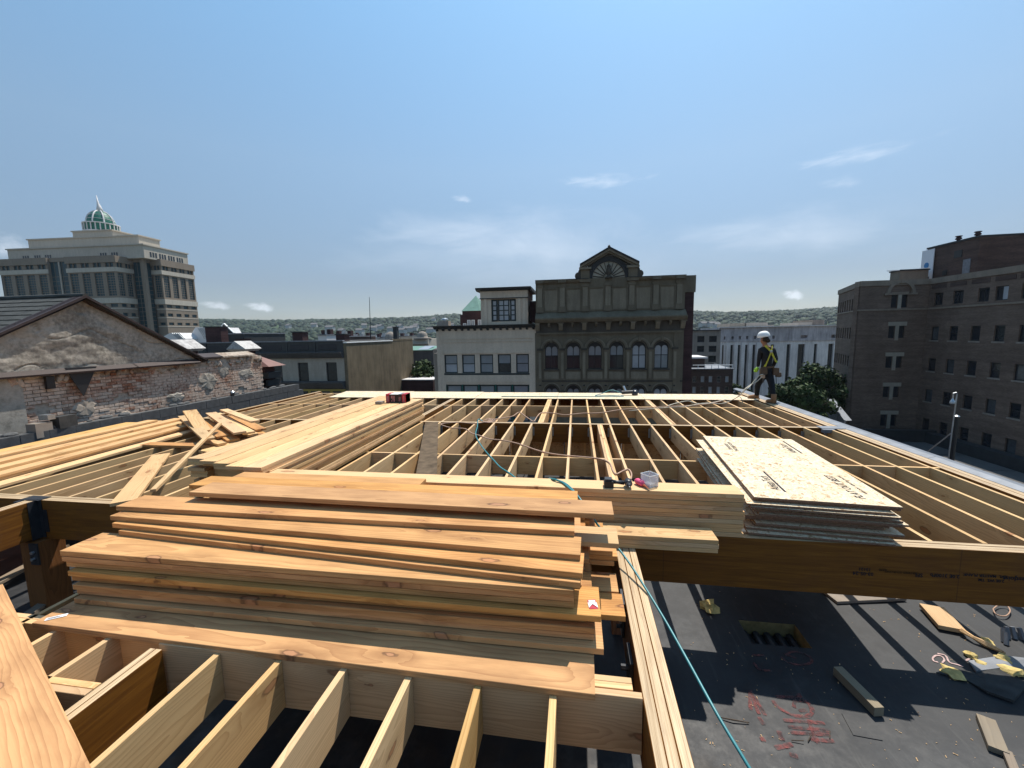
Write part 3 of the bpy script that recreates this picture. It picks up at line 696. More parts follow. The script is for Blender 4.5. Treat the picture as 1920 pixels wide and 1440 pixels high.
def stone(name, col, stain=.3, sc=.5, streak=True):
    m = MT(name, .9, .2); v = m.coord('Object', False)
    a = m.n('ShaderNodeMapping'); m.put(a.inputs[0], v); a.inputs['Scale'].default_value = (2.2, 2.2, .35)
    n = m.noise(a.outputs[0], 1, 6, .65); n2 = m.noise(v, sc, 6, .6); n3 = m.noise(v, 7, 5, .6)
    c = m.hsv(col, v=m.rng(n2, .3, .7, 1-stain*.5, 1+stain*.5)); c = m.hsv(c, v=m.rng(n, .35, .75, 1.05, 1-stain) if streak else 1.0)
    c = m.hsv(c, v=m.rng(n3, .3, .7, .92, 1.08)); m.base(c); m.bump(n3, .01, .3); return m.m
M['olive'] = stone('olive_painted_iron', (.155, .130, .092)); M['olive_lt'] = stone('olive_grey_panel', (.21, .18, .132)); M['olive_dk'] = stone('dark_olive_recess', (.075, .064, .052))
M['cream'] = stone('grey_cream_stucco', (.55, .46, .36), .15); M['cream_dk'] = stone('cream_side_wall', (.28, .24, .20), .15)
M['graywall'] = stone('grey_painted_wall', (.36, .32, .265), .25); M['graydark'] = stone('dark_grey_cornice', (.075, .072, .07), .2)
M['stucco_olive'] = stone('olive_blank_stucco', (.165, .130, .085), .45, .6)
M['marble'] = stone('weathered_white_marble', (.72, .68, .66), .35, .15); M['marble_grey'] = stone('grey_marble_attic', (.50, .46, .47), .5, .3)
M['limestone'] = stone('pale_limestone', (.46, .41, .345), .15, .1); M['taupe'] = stone('taupe_cladding', (.235, .19, .15), .12, .1)
M['copper'] = stone('green_copper', (.14, .25, .21), .25); M['roofwhite'] = stone('white_roof_membrane', (.62, .60, .59), .25, .3, False)
M['beige'] = stone('beige_trim', (.24, .19, .145), .2); M['concrete'] = stone('grey_concrete', (.28, .24, .205), .3)
M['asphalt'] = stone('asphalt', (.055, .055, .058), .3, .1, False); M['roofgrey'] = stone('grey_gravel_roof', (.105, .10, .097), .4, .2, False)

class Fac:
    """a facade: origin on its left end, angle of its run; local x along it, y into the building, z up from the street"""
    def __init__(s, ox, oy, ang, z0=GZ): s.o = Vector((ox, oy)); s.a = ang; s.z0 = z0; s.u = Vector((math.cos(ang), math.sin(ang))); s.v = Vector((-math.sin(ang), math.cos(ang)))
    def uz(s, px, py, v=0.0):
        d = ray(px, py); o = s.o + s.v*v; n = s.v
        t = (n.x*o.x+n.y*o.y)/(n.x*d[0]+n.y*d[1]); P = Vector((d[0]*t, d[1]*t))
        return (P-s.o).dot(s.u), EYE+d[2]*t-s.z0
    def rect(s, x0, y0, x1, y1, v=0.0):
        ym = (y0+y1)/2; xm = (x0+x1)/2
        return s.uz(x0, ym, v)[0], s.uz(x1, ym, v)[0], s.uz(xm, y1, v)[1], s.uz(xm, y0, v)[1]
    def thing(s, name, label, cat, group=None): return thing(name, label, cat, (s.o.x, s.o.y, s.z0), s.a, group)
    def w(s, u, v=0): return s.o+s.u*u+s.v*v
def wall(u0, u1, z0, z1, ops, depth, name, mat, par, v=0.0, back=None, label=None, mi=None):
    """wall skin with real openings and reveals, closed behind"""
    b = MB(); us = sorted({u0, u1, *[q for o in ops for q in o[:2]]}); zs = sorted({z0, z1, *[q for o in ops for q in o[2:4]]})
    us = [u for u in us if u0 <= u <= u1]; zs = [z for z in zs if z0 <= z <= z1]
    for a, c in zip(us[:-1], us[1:]):
        run = None
        for d, e in zip(zs[:-1], zs[1:]):
            m_, n_ = (a+c)/2, (d+e)/2
            if any(o[0] < m_ < o[1] and o[2] < n_ < o[3] for o in ops): continue
            b.add([(a, v, d), (c, v, d), (c, v, e), (a, v, e)], [(0, 1, 2, 3)])
    for o in ops:
        a, c, d, e = max(o[0], u0), min(o[1], u1), max(o[2], z0), min(o[3], z1)
        b.add([(a, v, d), (c, v, d), (c, v, e), (a, v, e), (a, v+depth, d), (c, v+depth, d), (c, v+depth, e), (a, v+depth, e)],
              [(0, 4, 5, 1), (1, 5, 6, 2), (2, 6, 7, 3), (3, 7, 4, 0)])
    if back: b.box(u0, u1, v+depth, v+back, z0, z1)
    return b.build(name, mat, par, label)
def window(par, u0, u1, z0, z1, v, fr, gl, cols=1, rows=2, fw=.06, sill=None, gl2=None, label=None, name='window'):
    f = MB(); d = .07
    f.box(u0, u0+fw, v, v+d, z0, z1); f.box(u1-fw, u1, v, v+d, z0, z1); f.box(u0+fw, u1-fw, v, v+d, z0, z0+fw); f.box(u0+fw, u1-fw, v, v+d, z1-fw, z1)
    w_ = (u1-u0-2*fw); h_ = (z1-z0-2*fw)
    for i in range(1, cols): x = u0+fw+w_*i/cols; f.box(x-fw*.35, x+fw*.35, v+.01, v+d, z0+fw, z1-fw)
    for j in range(1, rows): z = z0+fw+h_*j/rows; f.box(u0+fw, u1-fw, v+.012, v+d-.002, z-fw*.35, z+fw*.35)
    fo = f.build(name, fr, par, label)
    for i in range(cols):
        for j in range(rows):
            g = gl if not gl2 or j else gl2
            MB().box(u0+fw+w_*i/cols+.001, u0+fw+w_*(i+1)/cols-.001, v+.035, v+.05, z0+fw+h_*j/rows, z0+fw+h_*(j+1)/rows).build('pane', g, fo)
    if sill: MB().box(u0-.06, u1+.06, v-sill[0], v+.02, z0-.12, z0).build('sill', sill[1], par)
    return fo

# ---- iron-fronted building with pediment
P0 = atY(1005, 604, 36)
f = Fac(P0.x, 36, 0); t = f.thing('pediment_building', 'dark olive iron-fronted building with tall arched windows and a pedimented parapet with fan', 'building')
def zr(y, x=1141): return f.uz(x, y)[1]
def ur(x): return f.uz(x, 600)[0]
U1 = ur(1283)
zc0, zc1, zpar = zr(603), zr(595), zr(524)
wz0, wz1 = zr(691.5), zr(641); wb0, wb1 = zr(780), zr(722)
cxs = [ur(x) for x in (1033.6, 1074.8, 1116, 1157.3, 1199.5, 1242)]
hw = .56
def arch_outline(cx, r, zs, n=10): return [(cx+r*math.cos(PI-PI*i/n), zs+r*math.sin(PI-PI*i/n)) for i in range(n+1)]
# front skin with arched openings (boxes for the straight part, spandrels by strips)
def arched_wall(cxs, hw, rows, u0, u1, zb, zt, depth, mat, par):
    b = MB(); edges = [u0]+[q for c in cxs for q in (c-hw, c+hw)]+[u1]
    for i in range(0, len(edges), 2): b.box(edges[i], edges[i+1], 0, depth, zb, zt)
    for c in cxs:
        lo = zb
        for (a, top) in rows:
            zs = top-hw
            b.box(c-hw, c+hw, 0, depth, lo, a)
            pts = arch_outline(c, hw, zs)
            nxt = min([r_[0] for r_ in rows if r_[0] > top]+[zt]); cap = min(top+.2, nxt)
            for p, q in zip(pts[:-1], pts[1:]): b.prism([p, q, (q[0], cap), (p[0], cap)], 0, depth, 'y')
            lo = cap
        b.box(c-hw, c+hw, 0, depth, lo, zt)
    return b.build('front_wall', mat, par)
arched_wall(cxs, hw, [(wb0, wb1), (wz0, wz1)], 0, U1, 0, zc0, .35, M['olive'], t)
MB().box(0, U1, .36, 14, 0, zpar-.3).build('body', M['brick_maroon'], t)
MB().box(U1, ur(1303), .5, 14, 0, zr(552)).build('side_wall', M['brick_maroon'], t); MB().box(U1, ur(1304.5), .3, 14, zr(552), zr(521)).build('side_parapet', M['olive'], t)
def arched_window(par, c, hw, z0, top, v, gl, glb, half=False):
    zs = top-hw; f_ = MB(); fw = .05
    o_ = arch_outline(c, hw, zs, 12); i_ = arch_outline(c, hw-fw, zs, 12)
    for k in range(12): f_.prism([o_[k], o_[k+1], i_[k+1], i_[k]], v, v+.08, 'y')
    f_.box(c-hw, c-hw+fw, v, v+.08, z0, zs); f_.box(c+hw-fw, c+hw, v, v+.08, z0, zs); f_.box(c-hw+fw, c+hw-fw, v, v+.08, z0, z0+.07)
    f_.box(c-.03, c+.03, v+.01, v+.08, z0+.07, zs+.1); zm = z0+(top-z0)*.5; f_.box(c-hw+fw, c-.03, v+.012, v+.075, zm-.03, zm+.03); f_.box(c+.03, c+hw-fw, v+.012, v+.075, zm-.03, zm+.03)
    r2 = (hw-fw)/2
    for sx in (-1, 1):
        a = arch_outline(c+sx*r2, r2, zs, 8); b_ = arch_outline(c+sx*r2, r2-.035, zs, 8)
        for k in range(8): f_.prism([a[k], a[k+1], b_[k+1], b_[k]], v+.015, v+.07, 'y')
    fo = f_.build('window', M['frame_black'], par)
    for sx in (-1, 1):
        u0_, u1_ = (c-hw+fw, c-.02) if sx < 0 else (c+.02, c+hw-fw)
        MB().box(u0_, u1_, v+.04, v+.055, z0+.07, zm).build('pane', glb, fo)
        pts = [(u0_, zm), (u1_, zm), (u1_, zs)]+[(max(min(p[0], u1_), u0_), p[1]) for p in reversed(arch_outline(c+sx*r2, r2, zs, 8))]
        MB().prism(pts, v+.04, v+.055, 'y').build('pane', gl, fo)
    MB().prism(arch_outline(c, hw-.01, zs, 12), v+.06, v+.075, 'y').build('lunette', M['frame_black'], fo)
gls = [(M['glass_blind'], M['glass']), (M['glass_blind'], M['glass']), (M['glass_blind'], M['glass']), (M['glass_blind'], M['glass']), (M['glass_pale'], M['glass_pale']), (M['glass_pale'], M['glass_blind'])]
for c, (g1, g2) in zip(cxs, gls):
    arched_window(t, c, hw, wz0, wz1, .16, g1, g2); arched_window(t, c, hw, wb0, wb1, .16, g1, M['glass_blind'])
    for top in (wz1, wb1):
        for (r1, r0, d0) in ((.90, .80, .16), (.78, .70, .10), (.66, .585, .05)):
            if top == wb1 and r1 > .8: continue
            b = MB(); zs = top-hw; a = arch_outline(c, r1, zs, 16); q = arch_outline(c, r0, zs, 16)
            for k in range(16): b.prism([a[k], a[k+1], q[k+1], q[k]], -d0, .02, 'y')
            b.build('arch_moulding', M['olive_lt'] if r1 > .7 else M['olive_dk'], t)
    MB().box(c-.1, c+.1, -.20, 0, wz1+.02, wz1+.42).build('keystone', M['olive'], t)
    MB().box(c-hw-.1, c+hw+.1, -.10, .02, wz0-.12, wz0).build('sill', M['olive_dk'], t)
    MB().box(c-hw-.08, c+hw+.08, -.04, .01, wz0-.85, wz0-.25).build('apron_panel', M['olive_lt'], t)
pil = [ur(1013)-.05]+[(a+b_)/2 for a, b_ in zip(cxs[:-1], cxs[1:])]+[ur(1267)]
for u in pil:
    for (a, z) in ((wz0-.95, wz1-hw), (wb0, wb1-hw)):
        MB().box(u-.17, u+.17, -.14, 0, a, z-.12).build('pilaster', M['olive'], t)
        MB().box(u-.10, u+.10, -.165, -.141, a+.15, z-.3).build('pilaster_panel', M['olive_lt'], t)
        MB().box(u-.24, u+.24, -.22, 0, z-.119, z+.06).build('capital', M['olive_dk'], t)
    MB().lathe((u, -.06, zr(722)-.02), [(.085, -.05), (.085, .05)], 10).build('rosette', M['frame_black'], t)
for s_ in (ur(1009), ur(1271)): MB().box(s_-.28, s_+.28, -.06, .01, 0, zr(622)).build('corner_pier', M['olive'], t)
MB().box(0, U1, -.05, 0, zr(716), zr(713)).build('string_course', M['olive_dk'], t)
# frieze, brackets, cornice
MB().box(0, U1, -.12, 0, zr(622), zc0-.001).build('frieze', M['olive_dk'], t); MB().box(.1, U1-.1, -.2, -.12, zr(625), zr(622)).build('frieze_moulding', M['olive'], t)
MB().prism([(-.12, zc0), (-.55, zc0+.02), (-.75, zc1-.12), (-.78, zc1), (0, zc1+.05)], 0, U1+.1, 'x').build('cornice', M['olive'], t)
MB().prism([(-.76, zc1+.002), (0, zr(583)), (0, zc1+.052)], 0, U1+.05, 'x').build('cornice_slope', M['olive'], t)
nb = 13
for i in range(nb):
    u = .15+(U1-.3)*i/(nb-1); big = i % 2 == 0
    w_ = .17 if big else .09
    MB().prism([(-.12, zc0-.001), (-.52, zc0-.001), (-.5, zc0-.18), (-.22, zc0-(.62 if big else .34)), (-.12, zc0-(.68 if big else .38))], u-w_, u+w_, 'x').build('bracket', M['olive_lt'] if big else M['olive'], t)
    if big and i: MB().box(u-.26, u+.26, -.56, -.12, zc0-.09, zc0-.002).build('bracket_cap', M['olive'], t)
# parapet storey
zp0, zp1 = zr(583), zr(528); zf0 = zr(521)
MB().box(0, U1, .0, .35, zp0-.3, zp1).build('parapet_wall', M['olive'], t)
pp = [ur(x) for x in (1012.6, 1054.4, 1096.9, 1139.4, 1183.6, 1228.3, 1272.2)]
for i, u in enumerate(pp):
    MB().box(u-.21, u+.21, -.13, 0, zp0+.45, zp1-.35).build('pilaster', M['olive_lt'], t)
    MB().box(u-.32, u+.32, -.22, 0, zp0-.0, zp0+.45).build('pilaster_base', M['olive'], t)
    cb = MB(); cb.box(u-.30, u+.30, -.20, 0, zp1-.34, zp1-.24); cb.box(u-.24, u+.24, -.17, 0, zp1-.24, zp1-.02); cb.tube([(u-.26, -.19, zp1-.20), (u-.26, -.02, zp1-.20)], .07, 8); cb.tube([(u+.26, -.19, zp1-.20), (u+.26, -.02, zp1-.20)], .07, 8)
    cb.build('capital', M['olive'], t)
for a, c in zip(pp[:-1], pp[1:]):
    m_ = (a+c)/2; w_ = (c-a)/2-.42
    fr_ = MB(); z_a, z_b = zr(579.5), zr(541)
    for q in ((m_-w_-.13, m_-w_-.03), (m_+w_+.03, m_+w_+.13)): fr_.box(*q, -.05, 0, z_a-.1, z_b+.1)
    fr_.box(m_-w_-.03, m_+w_+.03, -.05, 0, z_a-.1, z_a-.02); fr_.box(m_-w_-.03, m_+w_+.03, -.05, 0, z_b+.02, z_b+.1); fr_.build('panel_frame', M['olive'], t)
    MB().box(m_-w_, m_+w_, -.015, 0, z_a, z_b).build('panel', M['olive_lt'], t)
    MB().box(m_-w_-.2, m_+w_+.2, -.10, 0, zp1-.46, zp1-.38).build('panel_moulding', M['olive'], t)
MB().box(ur(1103), ur(1175), 0, .34, zp1+.001, zf0+.02).build('fan_base', M['olive'], t)
hole = (ur(1107), ur(1173))
for a, c in ((0, ur(1103)), (ur(1175), U1)):
    MB().prism([(.4, zp1), (-.12, zp1), (-.30, zp1+.14), (-.32, zp1+.24), (.4, zp1+.26)], a, c, 'x').build('parapet_cornice', M['olive'], t); MB().box(a, c, -.36, .4, zp1+.262, zp1+.30).build('parapet_flashing', M['frame_black'], t)
for i in (0, 1, 5, 6): MB().box(pp[i]-.34, pp[i]+.34, -.42, -.30, zp1+.02, zp1+.29).build('cornice_break', M['olive'], t)
# pediment with fan
cu = ur(1140.5); zf = zr(521)
for sx in (-1, 1):
    u = cu+sx*1.93; MB().box(u-.36, u+.36, -.15, .35, zp1, zr(504)).build('pediment_pier', M['olive'], t); MB().box(u-.50, u+.50, -.34, .38, zr(504), zr(500)).build('pier_cap', M['olive_lt'], t)
    MB().box(u-.46, u+.46, -.30, .36, zp1+.0, zp1+.28).build('pier_base', M['olive'], t)
    sc = MB(); sc.tube([(u+sx*.55, -.12, zp1+.55), (u+sx*.55, .2, zp1+.55)], .30, 12); sc.tube([(u+sx*.42, -.1, zp1+.9), (u+sx*.42, .2, zp1+.9)], .15, 10); sc.build('scroll', M['olive_dk'], t)
ri, ro = 1.33, 1.72
a = arch_outline(cu, ro, zf, 20); q = arch_outline(cu, ri, zf, 20); b = MB()
for k in range(20): b.prism([a[k], a[k+1], q[k+1], q[k]], -.02, .3, 'y')
b.build('arch_band', M['frame_black'], t)
b = MB(); MB().prism(arch_outline(cu, ri, zf, 20), .10, .16, 'y').build('fan_back', stone('fan_cream', (.36, .34, .28), .2), t)
for k in range(11):
    an = PI*(k+.5)/11; p = Vector((cu+.38*math.cos(an), .08, zf+.38*math.sin(an))); r_ = Vector((cu+1.30*math.cos(an), .08, zf+1.30*math.sin(an))); MB().bar(p, r_, .05, .085).build('fan_rib', M['olive_dk'], t)
MB().lathe((cu, -.05, zf-.05), [(.30, 0), (.33, .12), (.16, .2), (.13, .3), (.22, .45), (.24, .6), (.16, .75), (.11, .85), (.15, .95), (.13, 1.08), (.03, 1.16)], 12).build('finial_figure', M['olive_dk'], t, smooth=True)
ap, el, er = zr(464), (ur(1087), zr(503)), (ur(1195.5), zr(498))
ezm = (el[1]+er[1])/2-.06
# tympanum above the arch
b = MB(); arc = arch_outline(cu, ro, zf, 16)
for p, q in zip(arc[:-1], arc[1:]):
    def top_at(u): return ezm+.45+(ap-ezm-.75)*(1-abs(u-cu)/(2.4))
    b.prism([p, q, (q[0], max(top_at(q[0]), q[1]+.02)), (p[0], max(top_at(p[0]), p[1]+.02))], .02, .32, 'y')
b.build('tympanum', M['olive_dk'], t)
for sx, e in ((-1, el[0]), (1, er[0])):
    for (off, th_, dp, mt) in ((0, .14, -.50, 'frame_black'), (-.15, .17, -.42, 'olive_lt'), (-.33, .16, -.26, 'olive')):
        MB().prism([(cu, ap+off), (e, ezm+.35+off), (e, ezm+.35+off-th_), (cu, ap+off-th_)], dp, .36, 'y').build('raking_cornice', M[mt], t)
MB().lathe((cu, -.2, ap-.02), [(.10, 0), (.12, .08), (.05, .16), (.01, .2)], 8).build('apex_finial', M['olive_dk'], t)
MB().box(-.1-.55, -.1, 1.2, 6, zr(600), zr(558)).build('rear_chimney', M['brick_maroon'], t)

# ---- cream building
C0 = atY(819, 650, 36)
f = Fac(C0.x, 36, 0); t = f.thing('cream_building', 'pale grey-cream building with black bracketed cornice and a square rooftop tower', 'building')
Uw = -C0.x+P0.x-.01
def zr(y, x=910): return f.uz(x, y)[1]
def ur(x): return f.uz(x, 680)[0]
ops = [(*[ur(q) for q in xx], zr(699.5), zr(664.5)) for xx in ((833.3, 857.8), (866.3, 890.7), (899.8, 924.7), (933.4, 958.3), (967.6, 991.8))]
ops2 = [(ur(834.5), ur(992), zr(790), zr(721))]
wall(0, Uw, 0, zr(616), ops+ops2, .25, 'front_wall', M['cream'], t, back=12)
for i, o_ in enumerate(ops):
    window(t, *o_, .12, M['frame_dark'], M['glass_blind'], 1, 2, .10, gl2=[M['glass_pale'], M['glass_pale'], M['glass_blind'], M['glass'], M['glass_blind']][i] if i < 4 else None)
MB().box(ops[0][0]-.05, ops[-1][1]+.05, -.02, .1, zr(703), zr(699.6)).build('sill_band', M['frame_dark'], t)
MB().box(ops[0][0]-.15, ops[-1][1]+.15, -.06, 0, zr(662.5), zr(657)).build('lintel_moulding', M['cream'], t)
wsp = (ops2[0][1]-ops2[0][0])/5
for i in range(5): window(t, ops2[0][0]+wsp*i+.07, ops2[0][0]+wsp*(i+1)-.07, zr(790), zr(722), .12, M['frame_dark'], M['glass_blind'], 1, 2, .10)
for i in range(6): MB().box(ops2[0][0]+wsp*i-.07, ops2[0][0]+wsp*i+.07, .06, .24, zr(790), zr(721)).build('window_post', plain('green_post', (.02, .09, .075)) if i == 0 else bpy.data.materials['green_post'], t)
for z_ in (634, 639.5): MB().box(.25, Uw-.25, -.05, 0, zr(z_+1.6), zr(z_)).build('moulding', M['cream'], t)
b = MB(); z_a, z_b = zr(717), zr(703.5); b.box(ops[0][0]+.1, ops[-1][1]-.1, -.04, 0, z_a, z_b); b.build('spandrel_panel', M['cream'], t)
MB().box(0, .28, -.03, 0, 0, zr(620)).build('corner_strip', M['cream'], t)
zc = zr(612); MB().prism([(0, zr(616)), (-.35, zc), (-.42, zr(609.5)), (.3, zr(609))], -.2, Uw-.0, 'x').build('cornice', M['slate'], t)
for i in range(16): u = .1+(Uw-.3)*i/15; MB().prism([(0, zr(616.5)-.0), (-.30, zr(614)), (-.28, zr(616.5)), (0, zr(619.5))], u-.1, u+.1, 'x').build('bracket', M['slate'], t)
MB().box(-.55, -.001, .6, 12, 0, zr(662)).build('side_wall', M['cream_dk'], t)
MB().box(-.03, 1.0, .5, 1.3, zr(612), zr(600)).build('chimney', M['concrete'], t); MB().lathe((.55, .9, zr(600)), [(.22, 0), (.22, .12), (.34, .14), (.3, .22), (.08, .3)], 10).build('chimney_cap', M['metal'], t)
# tower
tu0, tu1 = ur(903), ur(990); tz0, tz1 = zr(611), zr(560.5); v0 = .25
wo_ = [(ur(922.5), ur(968.5), zr(603.5), zr(561.2))]
wall(tu0, tu1, tz0, tz1+.01, wo_, .2, 'tower_wall', M['cream'], t, v=v0); MB().box(tu0, wo_[0][0], v0+.2, 4.5, tz0, tz1).build('tower_body', M['cream'], t); MB().box(wo_[0][1], tu1, v0+.2, 4.5, tz0, tz1).build('tower_body', M['cream'], t)
a_, b_ = wo_[0][0], wo_[0][1]; tw = b_-a_
for (p_, q_, c_) in ((0, .26, 2), (.26, .74, 2), (.74, 1, 2)):
    window(t, a_+tw*p_+.01, a_+tw*q_-.01, wo_[0][2]+.02, wo_[0][3]-.02, v0+.08, M['frame_dark'], M['glass_pale'], 2 if q_-p_ > .4 else 1, 4, .12 if q_-p_ > .4 else .14)
for x_ in (912, 975, 984): MB().box(ur(x_)-.12, ur(x_)+.12, v0-.08, v0, tz0, tz1).build('tower_pilaster', M['cream'], t)
MB().box(tu0-.08, tu1+.08, v0-.12, v0+.1, tz1, zr(559)).build('tower_band', M['slate'], t)
MB().box(tu0-.02, tu1+.02, v0-.04, 4.5, zr(559)+.001, zr(546)).build('tower_frieze', M['cream'], t)
MB().prism([(v0-.05, zr(546)), (v0-.45, zr(543)), (v0-.5, zr(540)), (4.8, zr(540)), (4.8, zr(546))], tu0-.35, tu1+.35, 'x').build('tower_cornice', M['slate'], t)

# ---- maroon tower with copper pyramid behind it
f = Fac(atY(863, 600, 46).x, 46, 0); t = f.thing('maroon_tower', 'maroon brick turret with a green copper pyramid roof behind the cream tower', 'building')
def uu(x): return f.uz(x, 595)[0]
def zz_(y): return f.uz(880, y)[1]
MB().box(0, uu(920), 0, 6, 0, zz_(590)).build('wall', M['brick_maroon'], t); MB().box(uu(867), uu(912), .01, 5.5, zz_(590), zz_(583)).build('upper_wall', M['brick_maroon'], t)
ua, ub_ = uu(866), uu(901); c_ = (ua+ub_)/2; zt_, zb_ = zz_(557), zz_(583)
MB().add([(ua, -.1, zb_), (ub_, -.1, zb_), (ub_, 5.4, zb_), (ua, 5.4, zb_), (c_, 2.6, zt_+.4)], [(0, 1, 4), (1, 2, 4), (2, 3, 4), (3, 0, 4), (3, 2, 1, 0)]).build('pyramid_roof', M['copper'], t)
for x_ in (868, 876, 884, 896): window(t, uu(x_), uu(x_+6), zz_(612), zz_(600) if x_ > 870 else zz_(606), -.04, M['white'], M['glass_pale'], 1, 1, .05)

# ---- grey row building and blank olive wall
G0 = atY(370, 640, 36)
f = Fac(G0.x, 36, 0); t = f.thing('grey_row_building', 'grey two-tone row building with recessed parapet panels and a dark cornice', 'building')
def zr(y, x=560): return f.uz(x, y)[1]
def ur(x): return f.uz(x, 690)[0]
Ug = ur(646)
ops = [(ur(a_), ur(c_), zr(716), zr(680)) for a_, c_ in ((509.5, 529), (558.5, 578), (611.5, 631.5), (462, 481), (414, 433))]
wall(0, Ug, 0, zr(672), ops, .22, 'front_wall', M['graywall'], t, back=12)
for o_ in ops: window(t, *o_, .1, M['frame_black'], M['glass'], 1, 2, .11, gl2=None)
MB().box(0, Ug, .0, 12, zr(672), zr(641)).build('parapet', M['graydark'], t)
for i, (a_, c_) in enumerate(((497.5, 531), (548, 582), (600, 634), (447, 480), (397, 430))):
    MB().box(ur(a_), ur(c_), -.05, 0, zr(656.5), zr(646)).build('parapet_panel', plain('panel_black', (.045, .04, .042)) if i == 0 else bpy.data.materials['panel_black'], t)
    MB().box(ur(a_)-.45, ur(a_)-.30, -.10, 0, zr(661), zr(641)).build('parapet_pier', M['graydark'], t)
MB().prism([(0, zr(672)), (-.25, zr(671)), (-.5, zr(664)), (-.55, zr(661)), (0, zr(660))], 0, Ug, 'x').build('cornice', M['graydark'], t)
MB().box(0, Ug, -.08, .3, zr(641), zr(639)).build('parapet_coping', M['coping'], t)
MB().prism([(0, zr(729)), (-.3, zr(727)), (-.6, zr(718)), (-.62, zr(715.5)), (0, zr(714.5))], 0, Ug, 'x').build('lower_cornice', M['graydark'], t)
M['yellowp'] = plain('yellow_shopfront_paint', (.33, .24, .05), .7, .3, .15, 2)
MB().box(0, Ug, -.12, 0, zr(800), zr(729.5)).build('shopfront', M['yellowp'], t)
for i in range(10): u = ur(520)+i*1.15; MB().box(u, u+.85, -.16, -.12, zr(745), zr(733)).build('shop_window', M['glass'], t)
for x_, w_, h_ in ((543, .55, .9), (625, .45, .6), (382, .9, 1.6), (432, .5, .4)):
    u = ur(x_); MB().box(u-w_, u+w_, 1.5, 2.4, zr(641), zr(641)+h_).build('chimney', M['brick_maroon'], t); MB().box(u-w_-.08, u+w_+.08, 1.42, 2.48, zr(641)+h_, zr(641)+h_+.1).build('chimney_cap', M['slate'], t)

f = Fac(G0.x+Ug+.31, 36.02, PI/2); t = f.thing('blank_wall_building', 'deep plain building showing a blank olive stucco side wall with a thin pale roof edge', 'building')
Lw = f.uz(776, 690)[0]; zt0 = f.uz(700, 641)[1]
MB().box(0, Lw, 0, .29, 0, zt0).build('wall', M['stucco_olive'], t); MB().box(.6, Lw, .29, 9, zt0-.3, zt0-.002).build('roof', M['roofgrey'], t); MB().box(12.3, Lw, .292, 9, 0, zt0-.3).build('rear_wall', M['stucco_olive'], t); MB().box(Lw*.62, Lw, -.02, .3, zt0, zt0+.22).build('parapet_step', M['stucco_olive'], t)
MB().box(0, Lw*.62, -.06, 9, zt0, zt0+.10).build('roof_edge', M['white'], t)
u, z_ = f.uz(742.5, 614, 1.4); MB().box(u-.3, u+.3, 1.2, 1.7, zt0, z_).build('flue', M['slate'], t); MB().box(u-.38, u+.38, 1.12, 1.78, z_, z_+.1).build('flue_cap', M['slate'], t)

# ---- things in the gap left of the cream building
f = Fac(atY(770, 650, 70).x, 70, 0); t = f.thing('balustrade_building', 'cream stone building with balustrade and a small stone dome on its corner', 'building')
def zr(y, x=790): return f.uz(x, y)[1]
def ur(x): return f.uz(x, 640)[0]
MB().box(0-8, ur(803), 0, 10, 0, zr(636)).build('wall', M['limestone'], t); MB().box(-8, ur(805), -.5, 0, zr(645), zr(643)).build('ledge', M['limestone'], t)
u = ur(788.5); MB().lathe((u, 1, zr(633.5)), [(1.6, -.3), (1.6, 0), (.95, .1), (.9, .35), (.8, .75), (.5, 1.05), (.12, 1.15)], 14).build('dome', M['concrete'], t, smooth=True)
f = Fac(atY(772, 660, 62).x, 62, 0); t = f.thing('copper_roof_building', 'low grey building with a pale green copper roof and skylight', 'building')
def zr(y, x=790): return f.uz(x, y)[1]
def ur(x): return f.uz(x, 660)[0]
MB().box(-4, ur(812), 0, 6, 0, zr(657)).build('wall', M['graydark'], t); MB().add([(-4, -.2, zr(656.5)), (ur(810), -.2, zr(656.5)), (ur(813), 4, zr(650)), (-4, 4, zr(650))], [(0, 1, 2, 3)]).build('roof', M['copper'], t)
MB().add([(ur(782), .2, zr(655.5)), (ur(802), .2, zr(655.5)), (ur(804), 3, zr(649.5)), (ur(784), 3, zr(649.5))], [(0, 1, 2, 3)]).build('skylight', M['glass_pale'], t)
window(t, ur(792), ur(804), zr(682), zr(675), -.06, M['frame_black'], M['glass'], 2, 1, .08)
f = Fac(atY(770, 700, 48).x, 48, 0); t = f.thing('white_roof_building', 'low building with a bright white roof in the gap beside the cream building', 'building')
def ur(x): return f.uz(x, 712)[0]
zt_ = f.uz(790, 713)[1]; MB().box(-6, ur(812), 0, 9, 0, zt_).build('wall', M['brick_maroon'], t); MB().box(-6, ur(812), -.02, 9, zt_, zt_+.1).build('roof', M['roofwhite'], t); MB().box(-6, ur(812), 8.7, 9, zt_+.1, zt_+1.0).build('parapet', M['roofwhite'], t)
MB().box(ur(799), ur(804), 3, 4, zt_+.1, zt_+1.0).build('vent', M['metal'], t)

